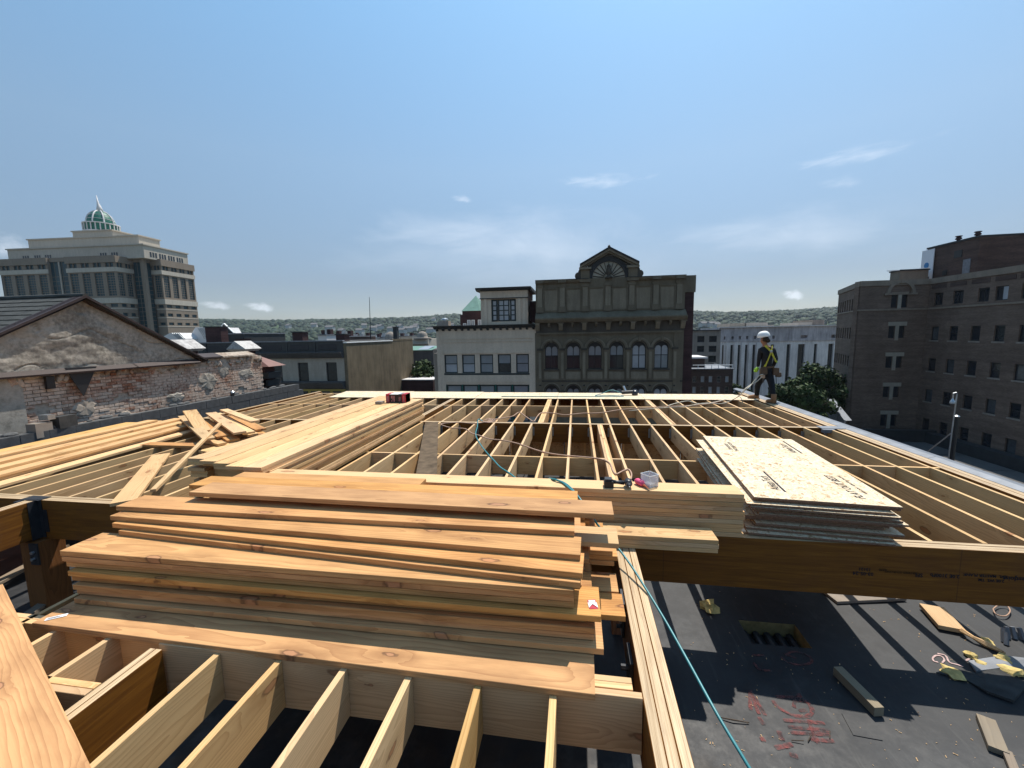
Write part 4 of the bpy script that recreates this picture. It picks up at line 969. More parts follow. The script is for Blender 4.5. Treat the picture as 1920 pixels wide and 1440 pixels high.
# ---- roofs, domes and chimneys along the horizon on the left
def dome_thing(px, py, Y, r, lab, mat='concrete'):
    p = atY(px, py, Y); t = thing('roof_dome', lab, 'dome', (p.x, p.y, p.z-r*1.3), group='round roof cupolas on the skyline')
    MB().lathe((0, 0, 0), [(r*1.3, -6), (r*1.3, 0), (r*.95, .05), (r*.95, r*.3), (r*.8, r*.8), (r*.5, r*1.15), (r*.1, r*1.3)], 14).build('dome', M[mat], t, smooth=True)
dome_thing(562, 625, 60, .9, 'yellowish stone cupola above the grey parapet, left of the antenna mast', 'beige'); dome_thing(732, 622, 60, .95, 'grey stone cupola on the skyline right of the antenna mast')
p = atY(694, 630, 65); q = atY(692.5, 557, 65); t = thing('antenna_mast', 'tall thin antenna mast rising against the hills', 'antenna', (p.x, p.y, p.z)); MB().tube([(0, 0, -3), (q.x-p.x, 0, q.z-p.z)], [.10, .04], 6).build('mast', M['darksteel'], t)
rr = random.Random(5)
for i, (x0, x1, y0, Y, mt, lab) in enumerate([(596, 612, 629, 58, 'roofwhite', 'small white rooftop box behind the grey parapet'), (622, 654, 632, 62, 'brick_dark', 'dark red brick roof housing left of the mast'), (655, 690, 634, 75, 'limestone', 'low pale block below the antenna mast'), (700, 730, 633, 80, 'roofwhite', 'white low roof right of the antenna mast'), (745, 772, 631, 85, 'limestone', 'pale block behind the dark flue'), (386, 456, 627, 55, 'slate', 'dark roofed block with stepped white-edged gable'), (660, 690, 629, 110, 'roofwhite', 'far white roof just left of the mast'), (706, 742, 628, 120, 'limestone', 'far cream block right of the mast')]):
    f = Fac(atY(x0, y0, Y).x, Y, 0); t = f.thing('background_block', lab, 'building', 'small roofs along the skyline'); w_ = f.uz(x1, y0)[0]; h_ = f.uz((x0+x1)/2, y0)[1]
    MB().box(0, w_, 0, 9, 0, h_).build('wall', M[mt], t); MB().box(-.1, w_+.1, -.15, 9, h_, h_+.15).build('roof_edge', M['coping'], t)
    if i == 5: MB().prism([(w_*.30, h_+.15), (w_*.52, h_+1.5), (w_*.74, h_+.15)], -.01, .4, 'y').build('gable', M['slate'], t); MB().bar((w_*.28, 0, h_+.2), (w_*.52, 0, h_+1.62), .2, .12).build('gable_coping', M['white'], t); MB().bar((w_*.52, 0, h_+1.62), (w_*.76, 0, h_+.2), .2, .12).build('gable_coping', M['white'], t)
    else:
        for k in range(3): u = w_*(k+.5)/3; MB().box(u-.3, u+.3, 1, 1.8, h_+.15, h_+.15+rr.uniform(.3, .9)).build('roof_unit', M['metal'] if k % 2 else M['brick_maroon'], t)
f = Fac(atY(306, 640, 50).x, 50, 0); t = f.thing('glass_shed_building', 'white metal sheds with sloping glazed roof below the domed tower', 'building')
def uz(x, y): return f.uz(x, y)
for (x0, x1, y0, y1) in ((308, 345, 624, 636), (332, 370, 613, 636)):
    a_ = uz(x0, y1); c_ = uz(x1, y0); w_ = c_[0]-a_[0]; b = MB(); b.prism([(a_[0], a_[1]-3), (c_[0], a_[1]-3), (c_[0], a_[1]), (a_[0]+w_*.75, c_[1]), (a_[0]+w_*.3, c_[1]), (a_[0], a_[1]+.4)], 0 if x0 < 320 else 2, 4 if x0 < 320 else 8, 'y'); b.build('shed', M['roofwhite'], t)
    for k in range(5): u = a_[0]+w_*(.55+.09*k); MB().bar((u-.4, (0 if x0 < 320 else 2)-.05, c_[1]), (u+.5, (0 if x0 < 320 else 2)-.05, a_[1]), .08, .08).build('glazing_bar', M['metal'], t)

# ---- domed office tower
class Plan: pass
D0 = atY(2, 520, 105)
angs = R(4.0)
# plan corners by walking the stair-stepped outline
def walk(p, d, px, py):
    r_ = ray(px, py); rx, ry = r_[0], r_[1]; det = d[0]*(-ry)-d[1]*(-rx)
    s_ = (p[0]*(ry)-p[1]*(rx))/(d[0]*(-ry)+d[1]*rx) ; return (p[0]+d[0]*s_, p[1]+d[1]*s_)
dF = (math.cos(angs), math.sin(angs)); dR = (math.cos(angs+PI/2), math.sin(angs+PI/2))
Pn = [(D0.x, D0.y)]; seq = [('F', 219, 520), ('R', 253, 540), ('F', 274, 540), ('R', 289, 540), ('F', 306, 540), ('R', 366, 540)]
for k, px_, py_ in seq: Pn.append(walk(Pn[-1], dF if k == 'F' else dR, px_, py_))
f0 = Fac(D0.x, D0.y, angs); TW = f0.thing('domed_office_tower', 'large taupe and limestone office tower with a green glass dome and spire', 'building')
loc = [((Vector(p)-f0.o).dot(f0.u), (Vector(p)-f0.o).dot(f0.v)) for p in Pn]
def zt(y, x=150, v=0): return f0.uz(x, y, v)[1]
ztop = zt(481)
back = loc[-1][1]
body = MB(); pts = loc+[(0, back)]; inn = [(p[0], p[1]) for p in pts]
def shrink(pts, d):
    out = []
    for i, (x, y) in enumerate(pts): out.append((x, y))
    return out
# wings: front faces F (0-1), R (1-2) etc., each a skin with windows
lev = dict(top=zt(481), r0=zt(502), r1=zt(493), b1=zt(511), b2=zt(503), w0=zt(556), w1=zt(513), c0=zt(570), c1=zt(560))
sfl = [zt(y) for y in (577, 573, 594, 590, 611, 608)]
M['spandrel'] = M['taupe']
def skin(ax, ay, ang, L, ztop_, zbase, bays, tall_only=False, dz=0, lab=None):
    """one face: row of small windows, band, tall glazed bays, band, two rows of small windows"""
    e = bpy.data.objects.new('wing', None); COL.objects.link(e); e.parent = TW; e.matrix_local = Matrix.Translation((ax, ay, 0)) @ Matrix.Rotation(ang, 4, 'Z')
    e['_grp'] = 1
    return e
def face(p, q, nb_, glaz=None):
    a = Vector(p); b = Vector(q); d = b-a; L = d.length; ang = math.atan2(d.y, d.x); u = d.normalized(); n = Vector((u.y, -u.x))  # outward
    Mx = Matrix.Translation((a.x, a.y, 0)) @ Matrix.Rotation(ang, 4, 'Z')
    def put(mb, name, mat, lab=None):
        o = mb.build(name, mat, TW, lab); o.matrix_local = Mx; return o
    if glaz:
        put(MB().box(0, L, .4, .7, 0, lev['top']-1.2), 'curtain_glazing', M['glass_teal'])
        for k in range(26): z = 2+k*1.35; put(MB().box(0, L, .34, .40, z, z+.09), 'mullion', M['taupe'])
        for k in range(1, int(L/1.3)): put(MB().box(k*1.3-.04, k*1.3+.04, .33, .4, 0, lev['top']-1.3), 'mullion', M['taupe'])
        put(MB().box(0, L, .0, 1.5, lev['top']-1.2, lev['top']), 'fascia', M['taupe']); return
    bw = L/nb_; tall = []; small = []
    for i in range(nb_):
        c = bw*(i+.5); h = bw*.33
        tall.append((c-h, c+h, lev['w0'], lev['w1'])); small += [(c-h, c-.08, lev['r0'], lev['r1']), (c+.08, c+h, lev['r0'], lev['r1'])]
    lows = []
    for i in range(nb_):
        c = bw*(i+.5); h = bw*.30
        for j in range(0, 6, 2): lows.append((c-h, c+h, sfl[j], sfl[j+1]+.35))
    b = wall(0, L, 0, lev['top'], tall+small+lows, .45, 'wall', M['taupe'], TW); b.matrix_local = Mx
    for o_ in tall:
        g = put(MB().box(o_[0], o_[1], .32, .4, o_[2], o_[3]), 'tall_window', M['glass_teal'])
        nm = 9; hh = (o_[3]-o_[2])/nm
        mm = MB()
        for k in range(1, nm): mm.box(o_[0], o_[1], .27, .319, o_[2]+hh*k-.06, o_[2]+hh*k+.06)
        for k in (1, 2): x = o_[0]+(o_[1]-o_[0])*k/3; mm.box(x-.04, x+.04, .26, .318, o_[2], o_[3])
        mo = put(mm, 'mullion', M['taupe']); mo['kind'] = 'stuff'
    for o_ in small+lows: put(MB().box(o_[0], o_[1], .3, .4, o_[2], o_[3]), 'window', M['glass_teal'])
    for a_, c_ in ((lev['b1'], lev['b2']), (lev['c0'], lev['c1'])): put(MB().box(-.15, L+.15, -.25, .02, a_, c_), 'limestone_band', M['limestone'])
    put(MB().box(-.2, L+.2, -.35, .02, lev['top']-2.0, lev['top']), 'fascia', M['taupe'])
    for z in (sfl[0]-.3, sfl[2]-.3, sfl[4]-.3): put(MB().box(0, L, -.06, .01, z-.25, z), 'limestone_line', M['limestone'])
x1 = f0.uz(92, 520)[0]; x2 = f0.uz(128, 520)[0]
face((0, 0), (x1, 0), 4); face((x1, .4), (x2, .4), 1, True); face((x2, 0), loc[1], 4)
MB().box((x1+x2)/2-.16, (x1+x2)/2+.16, .45, .75, 0, lev['top']-.5).build('white_pier', M['limestone'], TW)
MB().box(x1, x1+.02, 0, 1.7, 0, lev['top']).build('return_wall', M['taupe'], TW); MB().box(x2-.02, x2, 0, 1.7, 0, lev['top']).build('return_wall', M['taupe'], TW)
face(loc[1], loc[2], 2); face(loc[2], loc[3], 1, True); face(loc[3], loc[4], 1, True); face(loc[4], loc[5], 1); face(loc[5], loc[6], 4)
cp = loc[3]; MB().box(cp[0]-.6, cp[0]+.5, cp[1]-.5, cp[1]+.6, 0, lev['top']).build('corner_pier', M['taupe'], TW)
core = MB(); core.prism([(.5, 2.0), (loc[1][0]-.8, 2.0), (loc[2][0]-.8, loc[2][1]+.8), (loc[3][0]-.8, loc[3][1]+.8), (loc[4][0]-.8, loc[4][1]+.8), (loc[5][0]-.8, loc[5][1]+.8), (loc[6][0]-.8, loc[6][1]), (.5, back)], 0, lev['top']-.3, 'z'); core.build('core', M['taupe'], TW)
MB().box(0, .5, 0, back, 0, lev['top']).build('side_wall', M['taupe'], TW)
# stepped limestone crown
def tier(xa, xc, y0, y1, vfront, inset_r, dep):
    a_ = f0.uz(xa, (y0+y1)/2, vfront)[0]; c_ = f0.uz(xc, (y0+y1)/2, vfront)[0]; return a_, c_
for (xa, xc, ytop, v_, vb, zb_, nm) in ((13, 269, 462, 3.5, back-1.0, lev['top'], 'lower_tier'), (52, 260, 445, 7, back-6, None, 'middle_tier'), (136, 211, 433, 10, 26, None, 'upper_tier')):
    a_, c_ = tier(xa, xc, ytop, ytop+10, v_, 0, 0); z_ = zt(ytop, 190, v_)
    z0_ = lev['top']-.4 if zb_ is None else zb_-.3
    MB().box(a_, c_, v_, vb, z0_, z_).build(nm, M['limestone'], TW); MB().box(a_-.3, c_+.3, v_-.3, vb+.3, z_, z_+.35).build('tier_coping', M['limestone'], TW)
    if nm == 'lower_tier':
        for x_ in (42, 64, 84, 188, 209): 
            u = f0.uz(x_, 477, v_)[0]
            for k in range(3): MB().box(u+k*.8, u+k*.8+.5, v_-.05, v_-.01, lev['top']+.3, lev['top']+1.6).build('crown_window', M['glass'], TW)
        for y_ in (v_+(vb-v_)*q_ for q_ in (.12, .32, .52, .72)):
            for k in range(3): MB().box(c_+.01, c_+.05, y_+k*.9, y_+k*.9+.55, lev['top']+.3, lev['top']+1.8).build('crown_window', M['glass'], TW)
# second right wing step of the crown
a5 = loc[5]; MB().box(loc[3][0], a5[0]-1.5, loc[4][1]+1.5, back-.5, lev['top']-.3, zt(462, 190, 3.5)-.05).build('lower_tier', M['limestone'], TW)
vd = 19; cu_, _ = f0.uz(191, 430, vd); zd = zt(436, 191, vd); rd_ = (f0.uz(227, 430, vd)[0]-f0.uz(157, 430, vd)[0])/2*.66
MB().lathe((cu_, vd, zt(440, 191, vd)-2), [(rd_, 0), (rd_, zt(422, 191, vd)-zt(440, 191, vd)+2)], 12).build('drum', M['glass_green'], TW)
hdr = zt(422, 191, vd); drz = zt(437, 191, vd)
for k in range(24):
    an = 2*PI*k/24; MB().box(-.12, .12, -.12, .12, 0, hdr-drz).build('drum_post', M['roofwhite'], TW).matrix_local = Matrix.Translation((cu_+rd_*math.cos(an)*1.01, vd+rd_*math.sin(an)*1.01, drz))
for z_ in (hdr, drz): MB().lathe((cu_, vd, z_), [(rd_+.25, -.15), (rd_+.25, .15)], 24).build('drum_ring', M['roofwhite'], TW)
rdm = rd_*.80; hdm = (zt(402, 191, vd)-hdr)*1.32
MB().lathe((cu_, vd, hdr), [(rdm*math.cos(PI/2*k/8), hdm*math.sin(PI/2*k/8)) for k in range(8)]+[(.05, hdm)], 24).build('dome', M['glass_green'], TW, smooth=True)
for k in range(8):
    an = 2*PI*(k+.35)/8; MB().tube([(cu_+rdm*1.02*math.cos(PI/2*j/9)*math.cos(an), vd+rdm*1.02*math.cos(PI/2*j/9)*math.sin(an), hdr+hdm*1.02*math.sin(PI/2*j/9)) for j in range(10)], .22, 6).build('dome_rib', M['roofwhite'], TW)
for j in (2, 4, 6):
    MB().lathe((cu_, vd, hdr+hdm*math.sin(PI/2*j/9)), [(rdm*1.005*math.cos(PI/2*j/9)+.05, -.06), (rdm*1.005*math.cos(PI/2*j/9)+.05, .06)], 24).build('dome_ring', M['roofwhite'], TW)
sp = zt(366, 184, vd)
MB().tube([(cu_+.2, vd, hdr+hdm-.3), (cu_+.0, vd, hdr+hdm+1.6), (cu_-.2, vd, (hdr+hdm+sp)/2), (cu_-.4, vd, sp)], [1.0, .55, .3, .06], 8).build('spire', M['roofwhite'], TW, smooth=True)

# ---- brown brick building on the right
B1 = atY(1612, 560, 51.5); zb_ = GZ
f = Fac(B1.x, 51.5, 0); BR = f.thing('brown_brick_building', 'large brown brick building with rows of narrow windows filling the right side', 'building')
def bface(ang, ox, oy, px_feats, L, ztop_, name):
    pass
fA = Fac(B1.x, 51.5, 0); UA = fA.uz(1737, 600)[0]
zT = fA.uz(1650, 526)[1]; zPar = fA.uz(1650, 536)[1]; zS = fA.uz(1670, 580.5)[1]
zcrop = GZ-4
M['beige_lt'] = stone('beige_lintel', (.34, .30, .24), .15)
rowsA = [(553, 577), (611, 634), (668, 690), (724.5, 745), (777, 799)]
def rel(fx):  # child transform of a facade under the building empty
    Mb = Matrix.Translation((B1.x, 51.5, GZ)); Mf = Matrix.Translation((fx.o.x, fx.o.y, fx.z0)) @ Matrix.Rotation(fx.a, 4, 'Z'); return Mb.inverted() @ Mf
def place(o, fx): o.matrix_local = rel(fx); return o
opsA = []
wA = []
for y0, y1 in [(a_, c_) for a_, c_ in rowsA]:
    z0_, z1_ = fA.uz(1672, y1)[1], fA.uz(1672, y0)[1]; i_ = rowsA.index((y0, y1))
    xc = 1685.5-4.9*i_; a_ = fA.uz(xc-15, (y0+y1)/2)[0]; m1 = fA.uz(xc-3.2, (y0+y1)/2)[0]; m2 = fA.uz(xc+3.4, (y0+y1)/2)[0]; c_ = fA.uz(xc+15, (y0+y1)/2)[0]
    wA.append((a_, m1, m2, c_, z0_, z1_))
ua_ = sum(w_[0] for w_ in wA)/5; m1_ = sum(w_[1] for w_ in wA)/5; m2_ = sum(w_[2] for w_ in wA)/5; uc_ = sum(w_[3] for w_ in wA)/5
for w_ in wA: opsA += [(ua_, m1_, w_[4], w_[5]), (m2_, uc_, w_[4], w_[5])]
o_ = wall(0, UA, 0, zPar, opsA, .25, 'front_wall', M['brick_brown'], BR, back=1.0)
for w_ in wA:
    for q in ((ua_, m1_), (m2_, uc_)): window(BR, q[0], q[1], w_[4], w_[5], .12, M['frame_black'], M['glass'], 1, 1, .06)
    MB().box(m1_, m2_, -.06, .01, w_[4]-.25, w_[5]).build('stone_mullion', M['beige_lt'], BR)
    if w_ is not wA[0]: MB().box(ua_-.1, uc_+.12, -.08, 0, w_[5], w_[5]+.42).build('lintel', M['beige_lt'], BR)
    else: MB().box(ua_-.05, uc_+.05, -.05, 0, w_[5], w_[5]+.3).build('lintel', M['beige'], BR)
ca = (ua_+uc_)/2; rA = 1.36; zs = zT-1.40
b = MB(); a = arch_outline(ca, rA, zs, 16); q = arch_outline(ca, rA-.3, zs, 16)
for k in range(16): b.prism([a[k], a[k+1], q[k+1], q[k]], -.22, .0, 'y')
for sx in (-1, 1): b.box(ca+sx*(rA-.15)-.35, ca+sx*(rA-.15)+.35, -.22, 0, zs-.2, zs)
b.build('arch_hood', M['beige'], BR); MB().box(ca-.1, ca+.1, -.25, 0, zs+rA-.35, zs+rA+.1).build('keystone', M['beige'], BR)
MB().box(0, UA, -.12, 1.0, zPar, zT).build('parapet_band', M['beige'], BR); MB().box(0, UA, -.08, 0, zS-.09, zS+.09).build('string_course', M['beige'], BR)
# main wall running towards the camera
XM = fA.w(UA).x
fB = Fac(XM, 51.5, -PI/2); LB = 40
colsB = [(1758.5, 8), (1795, 9.5), (1842, 10.5), (1875.5, 12), (1925, 13)]
low = [1752, 1787, 1828, 1873, 1921]
opsB = []; zrow = [(w_[4], w_[5]) for w_ in wA]
topw = []
for xc, hw_ in colsB:
    a_ = fB.uz(xc-hw_, 572)[0]; c_ = fB.uz(xc+hw_, 572)[0]; opsB.append((a_, c_, zrow[0][0]+.1, zrow[0][1]-.0)); topw.append((a_, c_))
us_ = []
for i, xc in enumerate(low): us_.append(fB.uz(xc, 628)[0])
du = us_[2]-us_[1]
for k in range(1, 8): us_.append(us_[4]+du*k)
lw = []
for u in us_:
    for i in range(1, 5):
        z0_, z1_ = zrow[i]; o2 = (u-.48, u+.48, z0_-.25, z1_-.15); lw.append(o2)
for k in range(1, 7): topw.append((topw[-1][0]+du, topw[-1][1]+du)); opsB.append((*topw[-1], opsB[0][2], opsB[0][3]))
o_ = place(wall(0, LB, 0, zPar, opsB+lw, .25, 'main_wall', M['brick_brown'], BR, back=1.0), fB)
for q in opsB: 
    place(window(BR, *q, .12, M['frame_black'], M['glass'], 2, 1, .09, gl2=None), fB)
_wr = random.Random(12)
for q in lw: place(window(BR, *q, .12, M['frame_black'], _wr.choice([M['glass'], M['glass'], M['glass'], M['glass_dim']]), 1, _wr.choice([1, 1, 2]), .09), fB); place(MB().box(q[0]-.1, q[1]+.1, -.05, .0, q[2]-.14, q[2]).build('sill', M['concrete'], BR), fB)
place(MB().box(fB.uz(1875, 600)[0]-.1, topw[3][1]-.08, .10, .118, opsB[3][2]+.08, opsB[3][3]-.08).build('boarded_pane', M['glass_pale'], BR), fB)
place(MB().box(0, LB, -.12, 1.0, zPar, zT).build('parapet_band', M['beige'], BR), fB); place(MB().box(0, LB, -.08, 0, zS-.09, zS+.09).build('string_course', M['beige'], BR), fB)
for k in range(8): place(MB().box(us_[k]-.9, us_[k]+.9, -.03, 0, zPar-.55, zPar-.12).build('brick_panel', M['brick_dark'], BR), fB)
MB().box(UA+1, UA+18, -38, 10, 0, zT-.4).build('roof_mass', M['brick_brown'], BR)
# left return
angL = R(90-20.5); fC = Fac(B1.x, 51.5, PI/2-R(20.5)+PI); 
# run from the far end to the corner
dC = Vector((math.sin(R(20.5)), math.cos(R(20.5)))); LC = 20.0
far = Vector((B1.x, 51.5)) + Vector(dC)*0
# find length so that the far end projects at x=1565
r_ = ray(1566, 640); det = dC.x*(-r_[1])-dC.y*(-r_[0]); LC = (B1.x*r_[1]-51.5*r_[0])/(dC.y*r_[0]-dC.x*r_[1])
fC = Fac(B1.x+dC.x*LC, 51.5+dC.y*LC, math.atan2(-dC.y, -dC.x)); nC = 9; opsC = []
for j in range(5):
    z0_, z1_ = zrow[j]
    for k in range(nC): u = LC*(k+.6)/(nC+.2); opsC.append((u-.36, u+.36, z0_-.1, z1_-.1))
opsC = [q for q in opsC if q[1] < LC-.25]; place(wall(0, LC-.09, 0, zPar, opsC, .2, 'side_wall', M['brick_brown'], BR), fC)
for q in opsC: place(window(BR, *q, .1, M['frame_black'], M['glass'], 1, 1, .07), fC)
place(MB().box(0, LC-.02, -.12, .04, zPar, zT).build('parapet_band', M['beige'], BR), fC); place(MB().box(0, LC, -.08, 0, zS-.09, zS+.09).build('string_course', M['beige'], BR), fC)
# penthouse blocks on its roof
PH = fB
p1 = fB.uz(1756, 500, 6); zph = fB.uz(1756, 464, 6)[1]
u_far = fB.uz(1737, 500, 5)[0]; u_near = fB.uz(1832, 500, 5)[0]
ztp = fB.uz(1832, 446, 5)[1]
place(MB().prism([(u_far, 5), (u_near, 5), (u_near+.2, 13), (u_near+13, 21), (u_far, 30)], zT-.4, ztp, 'z').build('penthouse', M['brick_dark'], BR), fB)
place(MB().prism([(u_far-.1, 4.9), (u_near, 4.9), (u_near+.3, 12.9), (u_near+13.2, 20.9), (u_far-.1, 30)], ztp, ztp+.2, 'z').build('penthouse_coping', M['slate'], BR), fB)
def pr(px0, py0, px1, py1, nm, mat, v=5, d=.06):
    a_ = fB.uz(px0, (py0+py1)/2, v)[0]; c_ = fB.uz(px1, (py0+py1)/2, v)[0]; z0_ = fB.uz((px0+px1)/2, py1, v)[1]; z1_ = fB.uz((px0+px1)/2, py0, v)[1]
    place(MB().box(a_, c_, v-d, v+.01, z0_, z1_).build(nm, mat, BR), fB)
pr(1790, 469.5, 1804.5, 483, 'louvre', M['frame_black']); pr(1806, 486, 1819.5, 512, 'grey_door', M['coping']); pr(1768, 507, 1776, 516, 'vent', M['frame_black'])
for px_, py_ in ((1797, 452), (1833, 444)):
    u, z = fB.uz(px_, py_, 6.5); place(MB().lathe((u, 6.5, z-.6), [(.17, 0), (.17, .75), (.30, .80), (.28, .92), (.18, 1.05), (.32, 1.1), (.3, 1.18)], 8).build('roof_vent', M['brick_maroon'], BR), fB)
u0_, z0_ = fB.uz(1737, 515, 5); 
bs = fB.uz(1738, 468, 4.9)[1]; place(MB().box(u_far-.55, u_far-.02, 4.9, 9.5, zT-.1, bs-.1).build('billboard_panel', M['paper'], BR, 'white banner panel with blue emblem on the penthouse corner'), fB)
place(MB().box(u_far-.56, u_far+1.2, 4.80, 4.88, zT-.1, bs-.1).build('banner', M['paper'], BR, 'tall white banner with a blue round emblem'), fB)
bl_ = plain('emblem_blue', (.05, .22, .45), .6)
place(MB().lathe((0, 0, 0), [(.34, 0), (.34, .04)], 16).build('emblem', bl_, BR), fB).matrix_local = rel(fB) @ Matrix.Translation((u_far+.3, 4.79, (zT+bs)/2+.2)) @ Matrix.Rotation(PI/2, 4, 'X')
for k, (dx, dz) in enumerate(((0, 0), (.5, .1), (.2, .45), (.75, .4))): place(MB().box(u_far-.35+dx, u_far+.05+dx, 4.77, 4.795, zT+.3+dz, zT+.55+dz).build('banner_print', M['ink'], BR), fB)
a_, z_ = fA.uz(1687, 520, 6); c_, _ = fA.uz(1740, 520, 6); zt2 = fA.uz(1715, 507, 6)[1]
MB().box(a_, c_, 6, 7.6, zT-.4, zt2).build('roof_shed', M['beige'], BR); MB().box(a_-.1, c_+.1, 5.9, 7.7, zt2, zt2+.15).build('roof_shed_cap', M['slate'], BR)
MB().tube([(a_-1.4, 6, zt2+.05), (a_+3, 6, zt2+.2)], .06, 6).build('pipe', M['white'], BR)

# ---- lower neighbouring roof in front of it
LR = thing('lower_roof_building', 'lower neighbouring building with a grey seamed roof and dark rear parapet', 'building', (5.9, 2, GZ))
zlr = atX(1710, 797, 37.5).z
MB().box(0, 31.3, -20, 47.0, 0, zlr-GZ-1.2).build('wall', M['brick_dark'], LR); MB().box(0, 31.3, -20, 47.0, zlr-GZ-1.2, zlr-GZ-1.05).build('roof', M['roofgrey'], LR)
MB().box(30.3, 31.3, -20, 46.5, zlr-GZ-1.05, zlr-GZ+.0).build('rear_parapet', M['slate'], LR); MB().box(18, 31.3, 46.5, 47.0, zlr-GZ-1.05, zlr-GZ+.2).build('far_parapet', M['slate'], LR)
for k in range(14): MB().box(.5, 30.2, -18+k*4.6, -17.92+k*4.6, zlr-GZ-1.05, zlr-GZ-1.03).build('roof_seam', M['slate'], LR)
for k in range(9): MB().box(3.2*k+1, 3.2*k+1.07, -20, 46.4, zlr-GZ-1.05, zlr-GZ-1.022).build('roof_seam', M['slate'], LR)
pt = []; rr = random.Random(3)
x_, y_ = 24.0, 30.0
cab = MB(); cab.tube([(6+i*.9+rr.uniform(-.5, .5), 8+i*1.6+rr.uniform(-.9, .9), zlr-GZ-1.0) for i in range(16)], .05, 5); cab.build('roof_cable', M['black'], LR)

# ---- white marble building, others at the street end
f = Fac(atY(1349, 650, 92).x, 92, 0); t = f.thing('marble_building', 'long white marble civic building with tall narrow window slots', 'building')
def ur(x): return f.uz(x, 680)[0]
def zr(y, x=1440): return f.uz(x, y)[1]
slots = [(1354.5, 3), (1371, 5), (1384.5, 5), (1398, 5), (1412.5, 5.5), (1446.5, 6), (1477, 7), (1501, 13), (1527.5, 6), (1556, 10)]
ops = [(ur(x-w_/2), ur(x+w_/2), 1.0, zr(646)) for x, w_ in slots]
ops += [(ur(x-w_/2), ur(x+w_/2), zr(635.5), zr(629.5)) for x, w_ in ((1356, 3), (1371, 4.5), (1384.5, 4.5), (1398, 4.5), (1412.5, 5), (1447, 4.5), (1504, 12), (1558, 8))]
wall(0, ur(1600), 0, zr(640), [o_ for o_ in ops if o_[3] < zr(640)], .9, 'wall', M['marble'], t, back=14)
wall(0, ur(1600), zr(640), zr(613), [o_ for o_ in ops if o_[3] >= zr(640)], .6, 'attic_wall', M['marble_grey'], t, v=-.15, back=14)
for o_ in ops: window(t, o_[0], o_[1], o_[2], o_[3], .5, M['frame_black'], M['glass'], 2 if o_[1]-o_[0] > .5 else 1, 8 if o_[3]-o_[2] > 3 else 1, .08)
for x in (1363.5, 1378, 1391.5, 1405.5, 1420): MB().box(ur(x)-.35, ur(x)+.35, -.25, 0, 0, zr(642)).build('pilaster', M['marble'], t)
MB().box(-.2, ur(1600), -.5, .5, zr(613), zr(611.5)).build('cornice', M['marble'], t)
for a_, c_, y_, mt in ((1378, 1410, 604.5, 'beige_lt'), (1408, 1452, 604, 'limestone'), (1452, 1464, 609, 'limestone'), (1512, 1540, 605.5, 'limestone'), (1539, 1562, 601, 'concrete')): MB().box(ur(a_), ur(c_), 4, 12, zr(612), zr(y_)).build('roof_housing', M[mt], t)
MB().add([(ur(1408), 3.9, zr(611)), (ur(1428), 3.9, zr(611)), (ur(1434), 8, zr(603.5)), (ur(1415), 8, zr(603.5))], [(0, 1, 2, 3)]).build('roof_slope', M['white'], t)
f = Fac(atY(1296, 650, 78).x, 78, 0); t = f.thing('concrete_building', 'brown-grey concrete building with paired square windows behind the pediment building', 'building')
def ur(x): return f.uz(x, 650)[0]
def zr(y, x=1325): return f.uz(x, y)[1]
ops = [(ur(a_), ur(c_), zr(y1), zr(y0)) for (y0, y1) in ((630, 641.5), (648.5, 660), (667, 679), (686, 698)) for a_, c_ in ((1307, 1320.5), (1329, 1343.5))]
wall(0, ur(1350.5), 0, zr(620), ops, .3, 'wall', M['concrete'], t, back=12); MB().box(-.1, ur(1350.6), -.2, 12, zr(620), zr(618.5)).build('roof_edge', M['slate'], t)
for o_ in ops: window(t, *o_, .15, M['frame_black'], M['glass'], 1, 2, .12)
f = Fac(atY(1290, 720, 50).x, 50, 0); t = f.thing('small_brick_building', 'small dark brick building with a railed roof terrace and white upper roof', 'building')
def ur(x): return f.uz(x, 712)[0]
def zr(y, x=1335): return f.uz(x, y)[1]
ops = [(ur(x-3.8), ur(x+3.8), zr(y1), zr(y0)) for (y0, y1) in ((705, 717), (725, 738)) for x in (1302.5, 1317.5, 1332.5, 1348, 1363.5)]
wall(0, ur(1374), 0, zr(692.5), ops, .15, 'wall', M['brick_dark'], t, back=6)
for i, o_ in enumerate(ops): window(t, *o_, .08, M['cream_dk'], M['glass_pale'] if i % 3 else M['glass'], 1, 2, .05)
MB().box(-.1, ur(1375.5), -.12, 6, zr(692.5), zr(691)).build('roof_edge', M['coping'], t)
MB().box(0, ur(1330), 2, 6, zr(692), zr(674)).build('upper_storey', M['brick_dark'], t); MB().box(-.2, ur(1334), 1.7, 6, zr(674), zr(671)).build('upper_roof', M['roofwhite'], t)
MB().lathe((ur(1303), 3, zr(672)), [(.3, 0), (.28, .5), (.32, .55), (.1, .75)], 10).build('roof_vent', M['metal'], t)
rl = MB(); za = zr(684.5); zl = zr(691)
for k in range(6): u = ur(1308)+(ur(1372)-ur(1308))*k/5; rl.tube([(u, 0, zl), (u, 0, za)], .04, 5)
rl.tube([(ur(1298), 0, za), (ur(1372), 0, za)], .04, 5); rl.build('railing', M['white'], t); t_l = t
MB().bar((ur(1340), .4, zr(682)), (ur(1371), .2, zr(690.5)), .3, .06).build('canopy', M['metal'], t)
